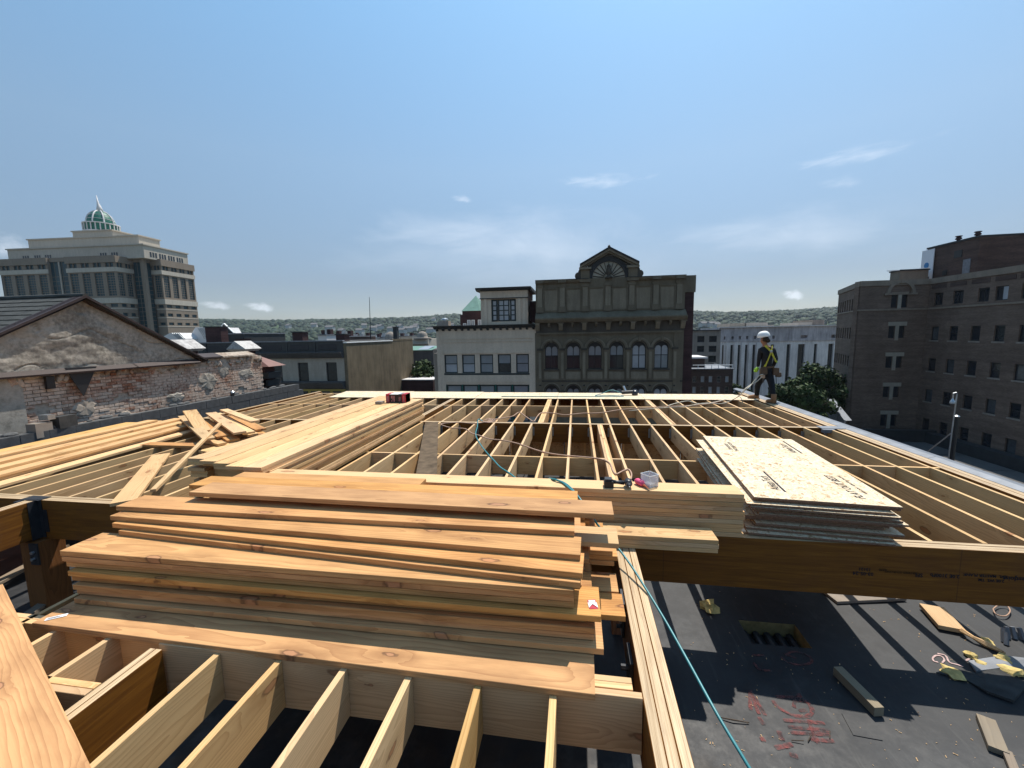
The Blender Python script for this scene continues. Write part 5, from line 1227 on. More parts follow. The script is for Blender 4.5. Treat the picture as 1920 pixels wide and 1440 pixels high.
# pale barrier ramp by the brick building corner
a_ = atY(1552, 748, 47); c_ = atY(1584, 789, 41); t = thing('sloping_canopy', 'pale sloping metal canopy at the foot of the brick building corner', 'canopy', (a_.x, a_.y, a_.z-4))
MB().add([(0, 0, 4), (0, 0, 0), (c_.x-a_.x, c_.y-a_.y, 0), (c_.x-a_.x, c_.y-a_.y, c_.z-a_.z+4), (.7, .2, 4), (.7+c_.x-a_.x, .2+c_.y-a_.y, c_.z-a_.z+4)], [(0, 1, 2, 3), (0, 3, 5, 4)]).build('canopy_sheet', M['coping'], t)
for k in range(4):
    s_ = k/3; MB().tube([((c_.x-a_.x)*s_, (c_.y-a_.y)*s_, .1), ((c_.x-a_.x)*s_, (c_.y-a_.y)*s_, 4+(c_.z-a_.z)*s_+.08)], .06, 6).build('canopy_post', M['metal'], t)
# ================================================================ GROUND, HILLS, TREES
b = MB(); b.add([(-1950, -500, GZ-.05), (1950, -500, GZ-.05), (1950, 1950, GZ-.05), (-1950, 1950, GZ-.05)], [(0, 1, 2, 3)]); M['ground'] = stone('town_ground', (.09, .095, .075), .4, .02, False)
struct(b.build('ground', M['ground']))
struct(MB().box(-60, 60, 18, 30, GZ-.045, GZ-.01).build('street', M['asphalt'])); struct(MB().box(-60, 24, 30, 35.9, GZ-.04, GZ+.10).build('pavement', M['concrete'])); struct(MB().box(-60, 60, 15, 18, GZ-.04, GZ+.10).build('near_pavement', M['concrete']))
struct(MB().box(13, 24, 36, 110, GZ-.04, GZ-.006).build('side_street', M['asphalt']))
def leafmat(name, c1, c2, c3):
    m = MT(name, .75, .2); v = m.coord('Object', False); oi = m.n('ShaderNodeNewGeometry'); n = m.noise(v, .8, 4)
    c = m.ramp(m.math('ADD', m.math('MULTIPLY', oi.outputs['Random Per Island'], .7), m.math('MULTIPLY', n, .3)), [(.1, c1), (.5, c2), (.85, c3)]); m.base(c)
    return m.m
M['leaf'] = leafmat('green_leaves', (.012, .026, .008), (.028, .050, .014), (.052, .080, .022))
M['leaf_far'] = leafmat('hill_foliage', (.008, .021, .010), (.014, .031, .014), (.023, .043, .019))
M['bark'] = plain('bark', (.08, .06, .045), .9, .2, .3, 8)
def hill_h(x, y):
    d = math.hypot(x, y); az = math.degrees(math.atan2(x, y))
    # skyline heights taken from the ridge: angle above the eye, by azimuth
    pts = [(-70, 2.6), (-52, 2.35), (-40, 2.2), (-30, 2.35), (-22, 2.5), (-17, 2.85), (-12, 2.7), (0, 2.3), (8, 2.3), (14, 2.55), (18, 2.2), (22, 2.15), (30, 2.3), (45, 2.5), (70, 2.3)]
    a = np.interp(az, [p[0] for p in pts], [p[1] for p in pts])-.42
    rid = 1500.0; H = rid*math.tan(math.radians(a))+EYE-GZ
    s = min(max((d-420)/(rid-420), 0), 1); s = s*s*(3-2*s)
    return GZ + H*s*(1-.0) + 10*s*mnoise.noise(Vector((x*.004, y*.004, 1)))*4*(1-s)+ s*3*mnoise.noise(Vector((x*.02, y*.02, 2)))
nA, nD = 150, 26; vs = []; 
for j in range(nD+1):
    d = 400+(1700-400)*j/nD
    for i in range(nA+1):
        az = R(-80+160*i/nA); x, y = d*math.sin(az), d*math.cos(az); z = hill_h(x, y)
        if d > 1500: z -= (d-1500)*.25
        vs.append((x, y, z-1))
fs = [(j*(nA+1)+i, j*(nA+1)+i+1, (j+1)*(nA+1)+i+1, (j+1)*(nA+1)+i) for j in range(nD) for i in range(nA)]
M['hillgrass'] = stone('hill_undergrowth', (.035, .06, .02), .4, .01, False)
struct(MB().add(vs, fs).build('hills', M['hillgrass'], smooth=True))
# the wood on the hills: clumps of crown, one mass
rng_ = np.random.default_rng(4)
def ico():
    t_ = (1+5**.5)/2; v = np.array([(-1, t_, 0), (1, t_, 0), (-1, -t_, 0), (1, -t_, 0), (0, -1, t_), (0, 1, t_), (0, -1, -t_), (0, 1, -t_), (t_, 0, -1), (t_, 0, 1), (-t_, 0, -1), (-t_, 0, 1)]); v /= np.linalg.norm(v[0])
    f_ = [(0, 11, 5), (0, 5, 1), (0, 1, 7), (0, 7, 10), (0, 10, 11), (1, 5, 9), (5, 11, 4), (11, 10, 2), (10, 7, 6), (7, 1, 8), (3, 9, 4), (3, 4, 2), (3, 2, 6), (3, 6, 8), (3, 8, 9), (4, 9, 5), (2, 4, 11), (6, 2, 10), (8, 6, 7), (9, 8, 1)]
    v = list(map(tuple, v)); cache = {}; out = []
    def mid(a, b_):
        k = (min(a, b_), max(a, b_))
        if k not in cache: m_ = (np.array(v[a])+np.array(v[b_]))/2; m_ /= np.linalg.norm(m_); v.append(tuple(m_)); cache[k] = len(v)-1
        return cache[k]
    for a, b_, c in f_: x, y, z = mid(a, b_), mid(b_, c), mid(c, a); out += [(a, x, z), (b_, y, x), (c, z, y), (x, y, z)]
    return np.array(v), np.array(out)
IV, IF = ico(); nV = len(IV)
def clumps(name, P, Rr, mat, parent=None, zs=.8, jit=.28):
    n = len(P); V_ = np.repeat(IV[None], n, 0)*(1+rng_.uniform(-jit, jit, (n, nV, 1))); V_ *= Rr[:, None, None]; V_[:, :, 2] *= zs; V_ += P[:, None, :]
    F_a = (IF[None]+(np.arange(n)*nV)[:, None, None]).reshape(-1, 3)
    me = bpy.data.meshes.new(name); me.vertices.add(n*nV); me.vertices.foreach_set('co', V_.reshape(-1)); me.loops.add(len(F_a)*3); me.loops.foreach_set('vertex_index', F_a.reshape(-1).astype(np.int32))
    me.polygons.add(len(F_a)); me.polygons.foreach_set('loop_start', np.arange(0, len(F_a)*3, 3, dtype=np.int32)); me.polygons.foreach_set('loop_total', np.full(len(F_a), 3, np.int32))
    me.update(); me.validate(); me.materials.append(mat); return link(name, me, parent)
pts = []; rad = []
N = 9000
for _ in range(N):
    az = R(rng_.uniform(-54, 44)); d = 430+1080*rng_.uniform(0, 1)**.8; x, y = d*math.sin(az), d*math.cos(az); r_ = rng_.uniform(4, 8.5)*(.6+.4*d/1500); pts.append((x, y, hill_h(x, y)+r_*.3)); rad.append(r_)
for az in np.arange(-54, 44, .16):
    d = 1480+rng_.uniform(-20, 20); x, y = d*math.sin(R(az)), d*math.cos(R(az)); r_ = rng_.uniform(3, 9); pts.append((x, y, hill_h(x, y)+r_*.3)); rad.append(r_)
o = clumps('hillside_wood', np.array(pts), np.array(rad), M['leaf_far']); tag(o, 'mass of green trees covering the hills along the horizon', 'wood'); o['kind'] = 'stuff'
M['housewhite'] = plain('white_clapboard', (.40, .39, .38), .7, .2, .05, 1); M['houseroof'] = plain('grey_shingle', (.15, .14, .14), .9, .2, .1, 1)
hp_ = [(541, 613), (589, 611), (619, 617), (683, 613), (700, 618), (712, 615), (751, 614), (755, 622), (765, 619), (780, 613), (776, 617), (808, 621), (641, 623), (675, 623), (735, 619), (813, 600), (845, 612), (1335, 610), (1344, 612), (1318, 610)]
for k, (px_, py_) in enumerate(hp_):
    dd = ray(px_, py_); best = None
    for s_ in range(430, 1500, 5):
        P = _C+dd*s_; 
        if P[2] < hill_h(P[0], P[1])+8: best = P; break
    if best is None: continue
    w_ = 9+3*(k % 3); t = thing('house', ['tiny white hillside house %s' % s for s in (['left of the mast, under the ridge'], ['left of the mast, halfway up'], ['just below the ridge'], ['close left of the mast'], ['close right of the mast, lower'], ['close right of the mast, upper'], ['right of the mast, above the flue'], ['low on the slope above the blank wall'], ['low on the slope right of the flue'], ['above the stone dome'], ['left above the stone dome'], ['beside the cream building'], ['above the grey parapet'], ['above the low pale block'], ['between mast and flue'], ['near the ridge left of the maroon turret'], ['behind the cream chimney'], ['right of the pediment building'], ['left above the marble building'], ['far right slope behind the pediment wall'])[k]][0], 'house', (best[0], best[1], best[2]-3), R(rr.uniform(-30, 30)), 'houses scattered on the wooded hillside')
    MB().box(-w_/2, w_/2, -4, 4, 0, 6.5).build('wall', M['housewhite'], t); MB().prism([(-4.6, 6.5), (4.6, 6.5), (0, 9.5)], -w_/2-.4, w_/2+.4, 'x').build('roof', M['houseroof'], t)
# street trees: trunk, limbs, and crowns of many small leaf faces
def tree(x, y, zb_, H, Rc, lab, seed, n=5200, leaf=.26, squash=1.0, group='street trees between the buildings'):
    t = thing('street_tree', lab, 'tree', (x, y, zb_), 0, group); r = np.random.default_rng(seed)
    tr = MB(); tr.tube([(0, 0, 0), (.1, .05, H*.25), (-.05, .1, H*.5), (.1, 0, H*.8)], [.28, .22, .15, .05], 7)
    for k in range(9):
        a = 2*PI*k/9+r.uniform(-.3, .3); z0_ = H*(.3+.045*k); tr.tube([(0, 0, z0_), (math.cos(a)*Rc*.45, math.sin(a)*Rc*.45, z0_+H*.12), (math.cos(a)*Rc*.8, math.sin(a)*Rc*.8, z0_+H*.2)], [.1, .06, .02], 5)
    tr.build('trunk', M['bark'], t)
    C_ = []; 
    for _ in range(46):
        a = r.uniform(0, 2*PI); q = r.uniform(0, 1)**.5; h = r.uniform(.0, 1); env = math.sin(PI*min(1, (h*.85+.12)))**.6; C_.append((math.cos(a)*Rc*q*env*.82, math.sin(a)*Rc*q*env*.82, H*(.34+.62*h)))
    C_ = np.array(C_); idx = r.integers(0, len(C_), n); dirs = r.normal(size=(n, 3)); dirs /= np.linalg.norm(dirs, axis=1)[:, None]
    P = C_[idx]+dirs*(Rc*.30*r.uniform(.45, 1.0, (n, 1)))*np.array([1, 1, .8])
    nn = dirs+r.normal(size=(n, 3))*.5; nn /= np.linalg.norm(nn, axis=1)[:, None]; u = np.cross(nn, r.normal(size=(n, 3))); u /= np.linalg.norm(u, axis=1)[:, None]; w = np.cross(nn, u)
    s = leaf*r.uniform(.6, 1.3, (n, 1)); V_ = np.stack([P-u*s, P-w*s*.6, P+u*s, P+w*s*.6], 1).reshape(-1, 3)
    me = bpy.data.meshes.new('crown'); me.from_pydata(V_.tolist(), [], np.arange(n*4).reshape(-1, 4).tolist()); me.materials.append(M['leaf']); link('crown', me, t)
for (px_, py_, Y, Rc, lab, sd) in ((1528, 690, 56, 4.4, 'full green street tree nearest the brick building corner', 1), (1494, 715, 52, 3.4, 'rounded street tree left of the tallest one', 2), (1548, 702, 66, 4.0, 'street tree partly hidden behind the brick corner', 3), (1400, 733, 72, 1.9, 'small pale green tree in front of the marble wall', 4), (1378, 722, 80, 1.8, 'small tree beside the dark brick terrace building', 7), (1505, 722, 44, 3.2, 'low dark street tree in front of the larger crowns', 5)):
    p = atY(px_, py_, Y); tree(p.x, p.y, GZ, p.z-GZ+.3, Rc, lab, sd, 6500 if Rc > 3 else 2600, .24 if Rc > 3 else .18)
p = atY(789, 676, 52); tree(p.x, p.y, GZ, p.z-GZ, 3.0, 'green tree in the gap between the blank wall and the cream building', 6, 4000)
# parked car far down the side street
def car(px_, py_, Y, lab, col, rz):
    p = atY(px_, py_, Y); t = thing('parked_car', lab, 'car', (p.x, p.y, GZ), rz, 'cars in the side street'); cm = plain('car_paint', col, .25, .6, .03, 1)
    b = MB(); b.prism([(-2.2, .35), (2.2, .35), (2.25, .75), (1.9, .95), (.9, 1.02), (.35, 1.42), (-1.2, 1.45), (-1.9, 1.0), (-2.25, .9)], -.88, .88, 'y'); b.build('body', cm, t)
    MB().prism([(.80, 1.03), (.34, 1.38), (-1.15, 1.40), (-1.7, 1.03)], -.895, .895, 'y').build('side_windows', M['glass'], t)
    for x_ in (-1.35, 1.4):
        for y_ in (-.86, .86): w = MB(); w.tube([(x_, y_-.1, .33), (x_, y_+.1, .33)], .33, 12); w.build('wheel', M['black'], t)
for (px_, py_, Y, lab, col, rz) in ((1393, 745, 66, 'white car parked in the side street left of the worker', (.7, .7, .7), 0), (1388, 742, 76, 'dark car parked farther down the side street', (.03, .03, .04), .1), (1443, 730, 84, 'dark pickup in front of the marble building behind the worker', (.02, .02, .03), 0)): car(px_, py_, Y, lab, col, rz)
# ---- floodlight pole beyond the roof edge
p = atX(1779, 858, 6.6); q = atX(1786, 738, 6.6); L = q.z-p.z
t = thing('floodlight_pole', 'black pole with a thin galvanised conduit, hooked lamp and diagonal brace beyond the roof edge', 'pole', (p.x, p.y, p.z-1.5))
zt1 = atX(1789, 782, 6.6); MB().tube([(0.05, 0, 0), (.05, 0, zt1.z-p.z+1.5)], .034, 12).build('black_pipe', M['black'], t)
MB().lathe((.05, 0, zt1.z-p.z+1.5), [(.04, 0), (.045, .015), (.01, .035)], 10).build('pipe_cap', M['metal'], t)
dy = 0.0
cz = L+1.5; MB().tube([(-.02, -.02, 0), (-.02, -.02, cz*.6), (-.0, -.02, cz), (-.015, -.02, cz+.03), (-.055, -.02, cz+.02), (-.055, -.02, cz-.07)], .010, 8).build('conduit', M['metal'], t)
MB().lathe((-.055, -.02, cz-.16), [(.04, 0), (.036, .03), (.016, .07), (.01, .09)], 12).build('lamp_head', M['metal'], t)
e = atX(1746, 846, 6.6); MB().tube([(-.03, -.02, zt1.z-p.z+1.2), (-.05, e.y-p.y, e.z-p.z+1.5)], .009, 6).build('brace', M['metal'], t)
# ================================================================ LEFT: gable wall, brick wall, block wall
XW = -10.0
def wl(px_, py_): p = atX(px_, py_, XW); return p.y, p.z
# block wall beside the framing
bw = thing('block_wall', 'dark concrete block wall between the timber framing and the old brick wall', 'wall', (-9.42, 4, ZR-.4))
bme = MB().box(-.09, .09, -.197, .197, .0, .19).mesh('block', [plain('concrete_block', (.075, .078, .082), .95, .15, .25, 7, bumpd=.006)])
M['mortar'] = plain('grey_mortar', (.10, .10, .10), .95, .1, .3, 12)
ztop_ = atX(400, 748, -9.42).z
MB().box(-.075, .07, -4, 8.6, 0, ztop_-ZR+.4-.005).build('mortar_core', M['mortar'], bw)
nrow = int((ztop_-ZR+.4)/.2)
for j in range(nrow-4, nrow):
    for i in range(32):
        o = link('block', bme, bw); o.location = (random.uniform(-.003, .003), -3.9+.4*i+(.2 if j % 2 else 0), (ztop_-ZR+.4)-.2*(nrow-j)); o.rotation_euler = (0, 0, R(random.uniform(-.6, .6)))
# rubble mortar on top of the wall, flashings
rb = []; 
for i in range(60): y_ = random.uniform(0, 8.2); rb.append((y_, random.uniform(.02, .055)))
for k, (y_, s_) in enumerate(rb[:26]):
    b = MB(); b.add([(IV[i][0]*s_*1.6, IV[i][1]*s_*2.4, IV[i][2]*s_) for i in range(nV)], [tuple(f_) for f_ in IF]); o = b.build('mortar_lump', M['mortar'], bw); o.location = (random.uniform(-.13, 0), y_, ztop_-ZR+.4+.01)
# brick wall
yL, zL = wl(-60, 700); yR_, _ = wl(492, 690)
zb0 = -.2; ztw = wl(344, 677)[1]
obw = thing('old_brick_wall', 'old brick wall with flaking whitewash below the stucco gable', 'wall', (XW, 3.2, ZR-.4))
OB = Vector((XW, 3.2, ZR-.4))
def mixmat(name, a, b_, c_, thr, sc=1.2):
    m = MT(name, .93, .12); tc = m.n('ShaderNodeTexCoord'); v = m.n('ShaderNodeNewGeometry').outputs['Position']
    n = m.noise(v, sc, 6, .65); n2 = m.noise(v, 14, 5, .65); n3 = m.noise(v, 3.7, 5, .65)
    base = m.mix(m.rnd(7.7), a, tuple(x*.65 for x in a)); f_ = m.math('ADD', m.math('MULTIPLY', n, 1.2), m.math('ADD', m.math('MULTIPLY', n2, .5), m.math('MULTIPLY', m.rnd(3.3), .25)))
    c = m.mix(m.rng(f_, thr-.12, thr+.14, 0, .92), base, b_); c = m.mix(m.rng(n3, .55, .72, 0, .8), c, c_)
    c = m.hsv(c, v=m.rng(n2, .3, .7, .8, 1.15)); m.base(c); m.bump(n2, .006, .6); return m.m
M['oldbrick'] = mixmat('whitewashed_old_brick', (.31, .135, .080), (.54, .43, .35), (.20, .15, .11), .90)
M['lime'] = mixmat('crumbled_lime_mortar', (.26, .17, .12), (.40, .34, .28), (.16, .12, .09), .9)
wy0, wy1 = 3.2, yR_; zwt = ztw
MB().box(-.45, -.022, 0, wy1-3.2, 0, zwt-OB.z).build('wall_core', M['lime'], obw)
bsz = (.195, .058); brs = []
for j in range(int((zwt-.05-zb0)/.068)):
    for i in range(int((wy1-wy0)/.205)+1):
        y_ = wy0+.205*i+(.1 if j % 2 else 0)+.1; z_ = zb0+.068*j
        if y_ > wy1-.05: continue
        if mnoise.noise(Vector((y_*1.5, z_*3, 5))) > .42: continue      # fallen faces
        if z_ > zwt-.22 and random.random() < .35: continue
        brs.append((y_, z_))
brs.sort(key=lambda q: (q[0]))
bme = [chamfer_box(.195, .03, .058, .004).mesh('brick', M['oldbrick']) for _ in range(1)][0]
vis = [q for q in brs if q[0] > 5.4]; vis.sort(key=lambda q: q[0]); parts_ = set(vis[:290]); rest = [q for q in brs if q not in parts_]
for (y_, z_) in parts_:
    o = link('brick', bme, obw); jx = random.uniform(-.007, .008)
    o.matrix_local = Matrix.Translation(Vector((XW-.012+jx, y_, z_+.03))-OB) @ Matrix.Rotation(PI/2+R(random.uniform(-1, 1)), 4, 'Z') @ Matrix.Rotation(R(random.uniform(-.6, .6)), 4, 'Y')
rbm = MB()
for (y_, z_) in rest: jx = random.uniform(-.006, .006); v_ = Vector((XW-.012+jx, y_, z_+.03))-OB; rbm.box(v_.x-.015, v_.x+.015, v_.y-.0975, v_.y+.0975, v_.z-.029, v_.z+.029)
ro = rbm.build('brickwork', M['oldbrick'], obw); ro['kind'] = 'stuff'
# rough cement patches on it
M['stucco'] = mixmat('patched_cement_stucco', (.22, .195, .165), (.36, .325, .28), (.145, .128, .105), .88, .8)
def patch(yc, zc_, ry, rz_, seed, mat, nm='cement_patch', d=.02):
    r = random.Random(seed); n = 18; ring = [(yc+ry*(1+r.uniform(-.3, .25))*math.cos(2*PI*k/n), zc_+rz_*(1+r.uniform(-.3, .25))*math.sin(2*PI*k/n)) for k in range(n)]
    vs = [(XW+.0-OB.x-.0, y-OB.y, z-OB.z) for y, z in ring]; vs += [(.012+r.uniform(0, d), (yc+(y-yc)*.75)-OB.y, (zc_+(z-zc_)*.75)-OB.z) for y, z in ring]; vs += [(d+.01, yc-OB.y, zc_-OB.z)]
    fs = [(k, (k+1) % n, n+(k+1) % n, n+k) for k in range(n)]+[(n+k, n+(k+1) % n, 2*n) for k in range(n)]
    MB().add(vs, fs).build(nm, mat, obw)
for k, (px_, py_, a_, c_) in enumerate(((390, 715, .28, .25), (160, 765, .22, .22), (330, 745, .22, .13), (235, 780, .15, .14), (462, 700, .3, .15), (300, 690, .35, .06), (420, 690, .2, .3))): y_, z_ = wl(px_, py_); patch(y_, z_, a_, c_, k, M['lime' if k % 2 else 'stucco'])
MB().box(-.0, .03, 0, wl(45, 760)[0]-3.2, 0, zwt-OB.z-.04).build('cement_facing', M['stucco'], obw)
# rubble line under the flashing
for k in range(70):
    y_ = random.uniform(4.9, wy1); s_ = random.uniform(.02, .05); b = MB(); b.add([(IV[i][0]*s_, IV[i][1]*s_*2.2, IV[i][2]*s_*1.1) for i in range(nV)], [tuple(f_) for f_ in IF]); o = b.build('rubble', M['lime'] if k % 3 else M['oldbrick'], obw); o.location = (random.uniform(0, .02), y_-3.2, zwt-OB.z-random.uniform(.05, .2)); o.rotation_euler = (random.uniform(0, 3), 0, random.uniform(-.3, .3))
ft = MB()
y_a, z_a = wl(114, 690); y_b, z_b = wl(175, 687); y_c, z_c = wl(150, 743)
f_ = MB(); f_.add([(.085, y_a-3.2, z_a-OB.z), (.085, y_b-3.2, z_b-OB.z), (.10, y_c-3.2, z_c-OB.z), (.08, y_a-3.2, z_a-OB.z), (.08, y_b-3.2, z_b-OB.z), (.09, y_c-3.2, z_c-OB.z)], [(0, 2, 1), (3, 4, 5), (0, 1, 4, 3), (1, 2, 5, 4), (2, 0, 3, 5)])
o = f_.build('felt_flap', M['black']); o.location = OB; tag(o, 'black triangular flap of roofing felt hanging on the old brick wall', 'felt')
y_a, z_a = wl(78, 702); y_c, z_c = wl(98, 728)
f_ = MB(); f_.box(.03, .09, y_a-3.2, y_c-3.2, z_c-OB.z, z_a-OB.z-.04); o = f_.build('felt_scrap', M['black']); o.location = OB; tag(o, 'small torn black felt scrap on the brick wall left of the triangular flap', 'felt')
# two loose blocks and debris at the left end of the block wall
for (px_, py_, w_, h_, lab, mt) in ((120, 790, .30, .22, 'dark loose concrete block on the wall, right one of two', 'board_dark'), (75, 806, .26, .26, 'cardboard-coloured loose block at the left end of the wall', 'concrete'), (88, 782, .12, .09, 'round grey bucket lid lump on the left loose block', 'metal')):
    p = atX(px_, py_, -9.42); t = MB().box(-.09, .09, -w_/2, w_/2, -h_/2, h_/2).build('loose_block', M[mt]); t.location = p; t.rotation_euler = (0, 0, R(6)); tag(t, lab, 'block')
p = atX(435, 741, -9.38); t = thing('vent_pipe', 'small black vent pipe with a silver cap standing on the block wall', 'pipe', (p.x, p.y, p.z-.12)); MB().tube([(0, 0, 0), (0, .02, .18)], .05, 10).build('pipe', M['black'], t); MB().lathe((0, .02, .18), [(.065, 0), (.06, .03), (.02, .06)], 10).build('cap', M['metal'], t)
# gable: stucco face with real relief, roof with shingles, verge trim
GB = thing('gable_house', 'old house gable in patched grey stucco with dark shingle roof and brown verge boards', 'building', (XW, 3.2, ZR-.4))
yk, zk = wl(152, 561); yf, zf_ = wl(374, 674); ybl = yk-(yf-yk); zbs = zwt
ny_, nz_ = 150, 70; vs = []; fs = []
hgt = zk-zbs; idx = {}
for i in range(ny_+1):
    y_ = ybl+(yf-ybl)*i/ny_; top = hgt*(1-abs(y_-yk)/(yf-yk))
    for j in range(nz_+1):
        z_ = zbs+top*j/nz_
        h = .030*mnoise.fractal(Vector((y_*1.3, z_*1.9, 3)), .8, 2.1, 5)+.018*abs(mnoise.noise(Vector((y_*3.1+z_, z_*4.3, 9))))
        crack = abs(mnoise.noise(Vector((y_*1.1, z_*1.4, 20)))); h -= .03*max(0, 1-crack/.025) if crack < .025 else 0
        st = mnoise.noise(Vector((math.floor(y_*1.6+.4*z_), math.floor(z_*2.2), 4))); h += .008*st
        vs.append((h, y_-3.2, z_-OB.z))
for i in range(ny_):
    for j in range(nz_): a = i*(nz_+1)+j; fs.append((a, a+nz_+1, a+nz_+2, a+1))
MB().add(vs, fs).build('gable_face', M['stucco'], GB, smooth=True)
MB().prism([(ybl-3.2, zbs-OB.z), (yf-3.2, zbs-OB.z), (yk-3.2, zk-OB.z-.02)], -7, -.06, 'x').build('gable_body', M['stucco'], GB)
brn = plain('dark_brown_trim', (.045, .030, .028), .6, .3, .2, 5)
for sgn in (-1, 1):
    e = (yk+sgn*(yf-yk)*1.04, zbs-.05*1.0)
    for (d0, d1, th, mt) in ((-.10, .13, .035, brn), (-.06, .07, .085, brn)):
        pts = [(yk-3.2, zk+.06-OB.z+(.02 if th < .1 else -.02)), (e[0]-3.2, e[1]+.06-OB.z), (e[0]-3.2, e[1]+.06-th-OB.z), (yk-3.2, zk+.06-th-OB.z)]
        MB().prism(pts, d0, d1, 'x').build('verge_board', mt, GB)
MB().prism([(-.04, zbs-OB.z-.05), (.10, zbs-OB.z-.07), (.10, zbs-OB.z-.03), (-.0, zbs-OB.z+.05)], 0, 1, 'y')
fl_ = MB(); 
for (a_, c_) in ((3.25, 5.6), (5.55, 8.0), (7.95, yf-.1)): fl_ = MB().prism([(.0, zbs-OB.z-.06), (.14, zbs-OB.z-.085), (.145, zbs-OB.z-.05), (.02, zbs-OB.z+.03), (0, zbs-OB.z+.03)], a_-3.2, c_-3.2, 'y'); fl_.build('base_flashing', brn, GB)
# near roof slope with shingles
shm = plain('dark_slate_shingle', (.055, .056, .052), .8, .25, .35, 4)
eL = (yk-(yf-yk)*1.9, zk-(zk-zbs)*1.9)
sl = Vector((0, eL[0]-yk, eL[1]-zk)); SL = sl.length; sdir = sl.normalized(); nrm_ = Vector((0, sdir.z, -sdir.y)); nrm_ = nrm_ if nrm_.z > 0 else -nrm_
b = MB(); A = Vector((0, yk-3.2, zk+.04-OB.z))
def slab(x0, x1, s0, s1, t0, t1):
    vs = [A+Vector((x, 0, 0))+sdir*s+nrm_*t_ for (s, t_) in ((s0, t0), (s1, t0+.014), (s1, t1+.014), (s0, t1)) for x in (x0, x1)]
    return MB().add(vs, [(0, 1, 3, 2), (4, 6, 7, 5), (0, 4, 5, 1), (2, 3, 7, 6), (0, 2, 6, 4), (1, 5, 7, 3)])
slab(-7, .12, 0, SL, -.04, 0).build('roof_deck', brn, GB)
cnt = 0
for r_ in range(14):
    for k in range(21):
        x1_ = .10-k*.32-(.16 if r_ % 2 else 0); x0_ = x1_-.314
        if cnt >= 290: break
        slab(x0_, x1_, r_*.20, r_*.20+.23, .002+random.uniform(0, .006), .016).build('shingle', shm, GB); cnt += 1
other = Vector((0, yf-yk, zbs-zk)); sdir = other.normalized(); nrm_ = Vector((0, -sdir.z, sdir.y)); nrm_ = nrm_ if nrm_.z > 0 else -nrm_
slab(-7, .12, 0, other.length*1.05, -.04, .02).build('roof_far_slope', shm, GB)
MB().tube([(-7, yk-3.2, zk+.07-OB.z), (.12, yk-3.2, zk+.07-OB.z)], .05, 8).build('ridge_cap', shm, GB)
# pier caps behind the wall
capm = mixmat('weathered_metal_cap', (.30, .28, .27), (.50, .48, .46), (.16, .12, .11), .85, 2.5)
for k, (px_, py_, X_, lab) in enumerate(((344, 641, -13.0, 'pier with white flaking pyramid cap close behind the gable foot'), (457, 643, -13.0, 'pier with white flaking pyramid cap farther along the street front'))):
    p = atX(px_, py_, X_); t = thing('capped_pier', lab, 'pier', (p.x, p.y, p.z-2.98), 0, 'capped piers behind the old wall')
    MB().box(-.26, .26, -.26, .26, 0, 2.75).build('pier', M['brick_maroon'], t)
    b = MB(); b.add([(-.42, -.42, 2.75), (.42, -.42, 2.75), (.42, .42, 2.75), (-.42, .42, 2.75), (-.33, -.33, 2.66), (.33, -.33, 2.66), (.33, .33, 2.66), (-.33, .33, 2.66), (-.04, -.42, 3.06), (-.04, .42, 3.06)], [(4, 7, 6, 5), (0, 1, 5, 4), (1, 2, 6, 5), (2, 3, 7, 6), (3, 0, 4, 7), (0, 8, 1), (3, 2, 9), (1, 8, 9, 2), (0, 3, 9, 8)]); b.build('cap', capm, t)
# coping at the far end of the brick wall
for k, (xa, ya_, xb, yb_) in enumerate(((375, 669, 413, 667), (414, 667, 476, 665))):
    a_ = wl(xa, ya_); c_ = wl(xb, yb_); MB().prism([(-.5, a_[1]-OB.z-.02), (.08, a_[1]-OB.z-.06), (.08, a_[1]-OB.z-.02), (-.2, a_[1]-OB.z+.08), (-.5, a_[1]-OB.z+.02)], a_[0]-3.2, c_[0]-3.2-.02, 'y').build('coping', brn if k == 0 else M['lime'], obw)
# corbelled corner at the wall end
y_, z_ = wl(497, 688); t = thing('corner_bracket', 'dark bracketed cornice end with small red hip roof at the end of the brick wall', 'cornice', (XW-.5, y_+.25, z_-1.3))
MB().box(-.4, .35, -.1, .35, 0, 1.3).build('pier', M['brick_maroon'], t); MB().add([(-.6, -.2, 1.3), (.6, -.2, 1.3), (.6, .6, 1.3), (-.6, .6, 1.3), (-.3, .2, 1.72), (-.6, .2, 1.72)], [(0, 1, 4, 5), (1, 2, 4), (2, 3, 5, 4), (3, 0, 5), (3, 2, 1, 0)]).build('hip_roof', plain('red_brown_metal', (.20, .10, .08), .6), t)
for k in range(4): MB().box(-.3+.1*k, .5-.06*k, -.12+.02*k, .5, .9-.25*k, 1.1-.25*k).build('corbel', M['slate'], t)
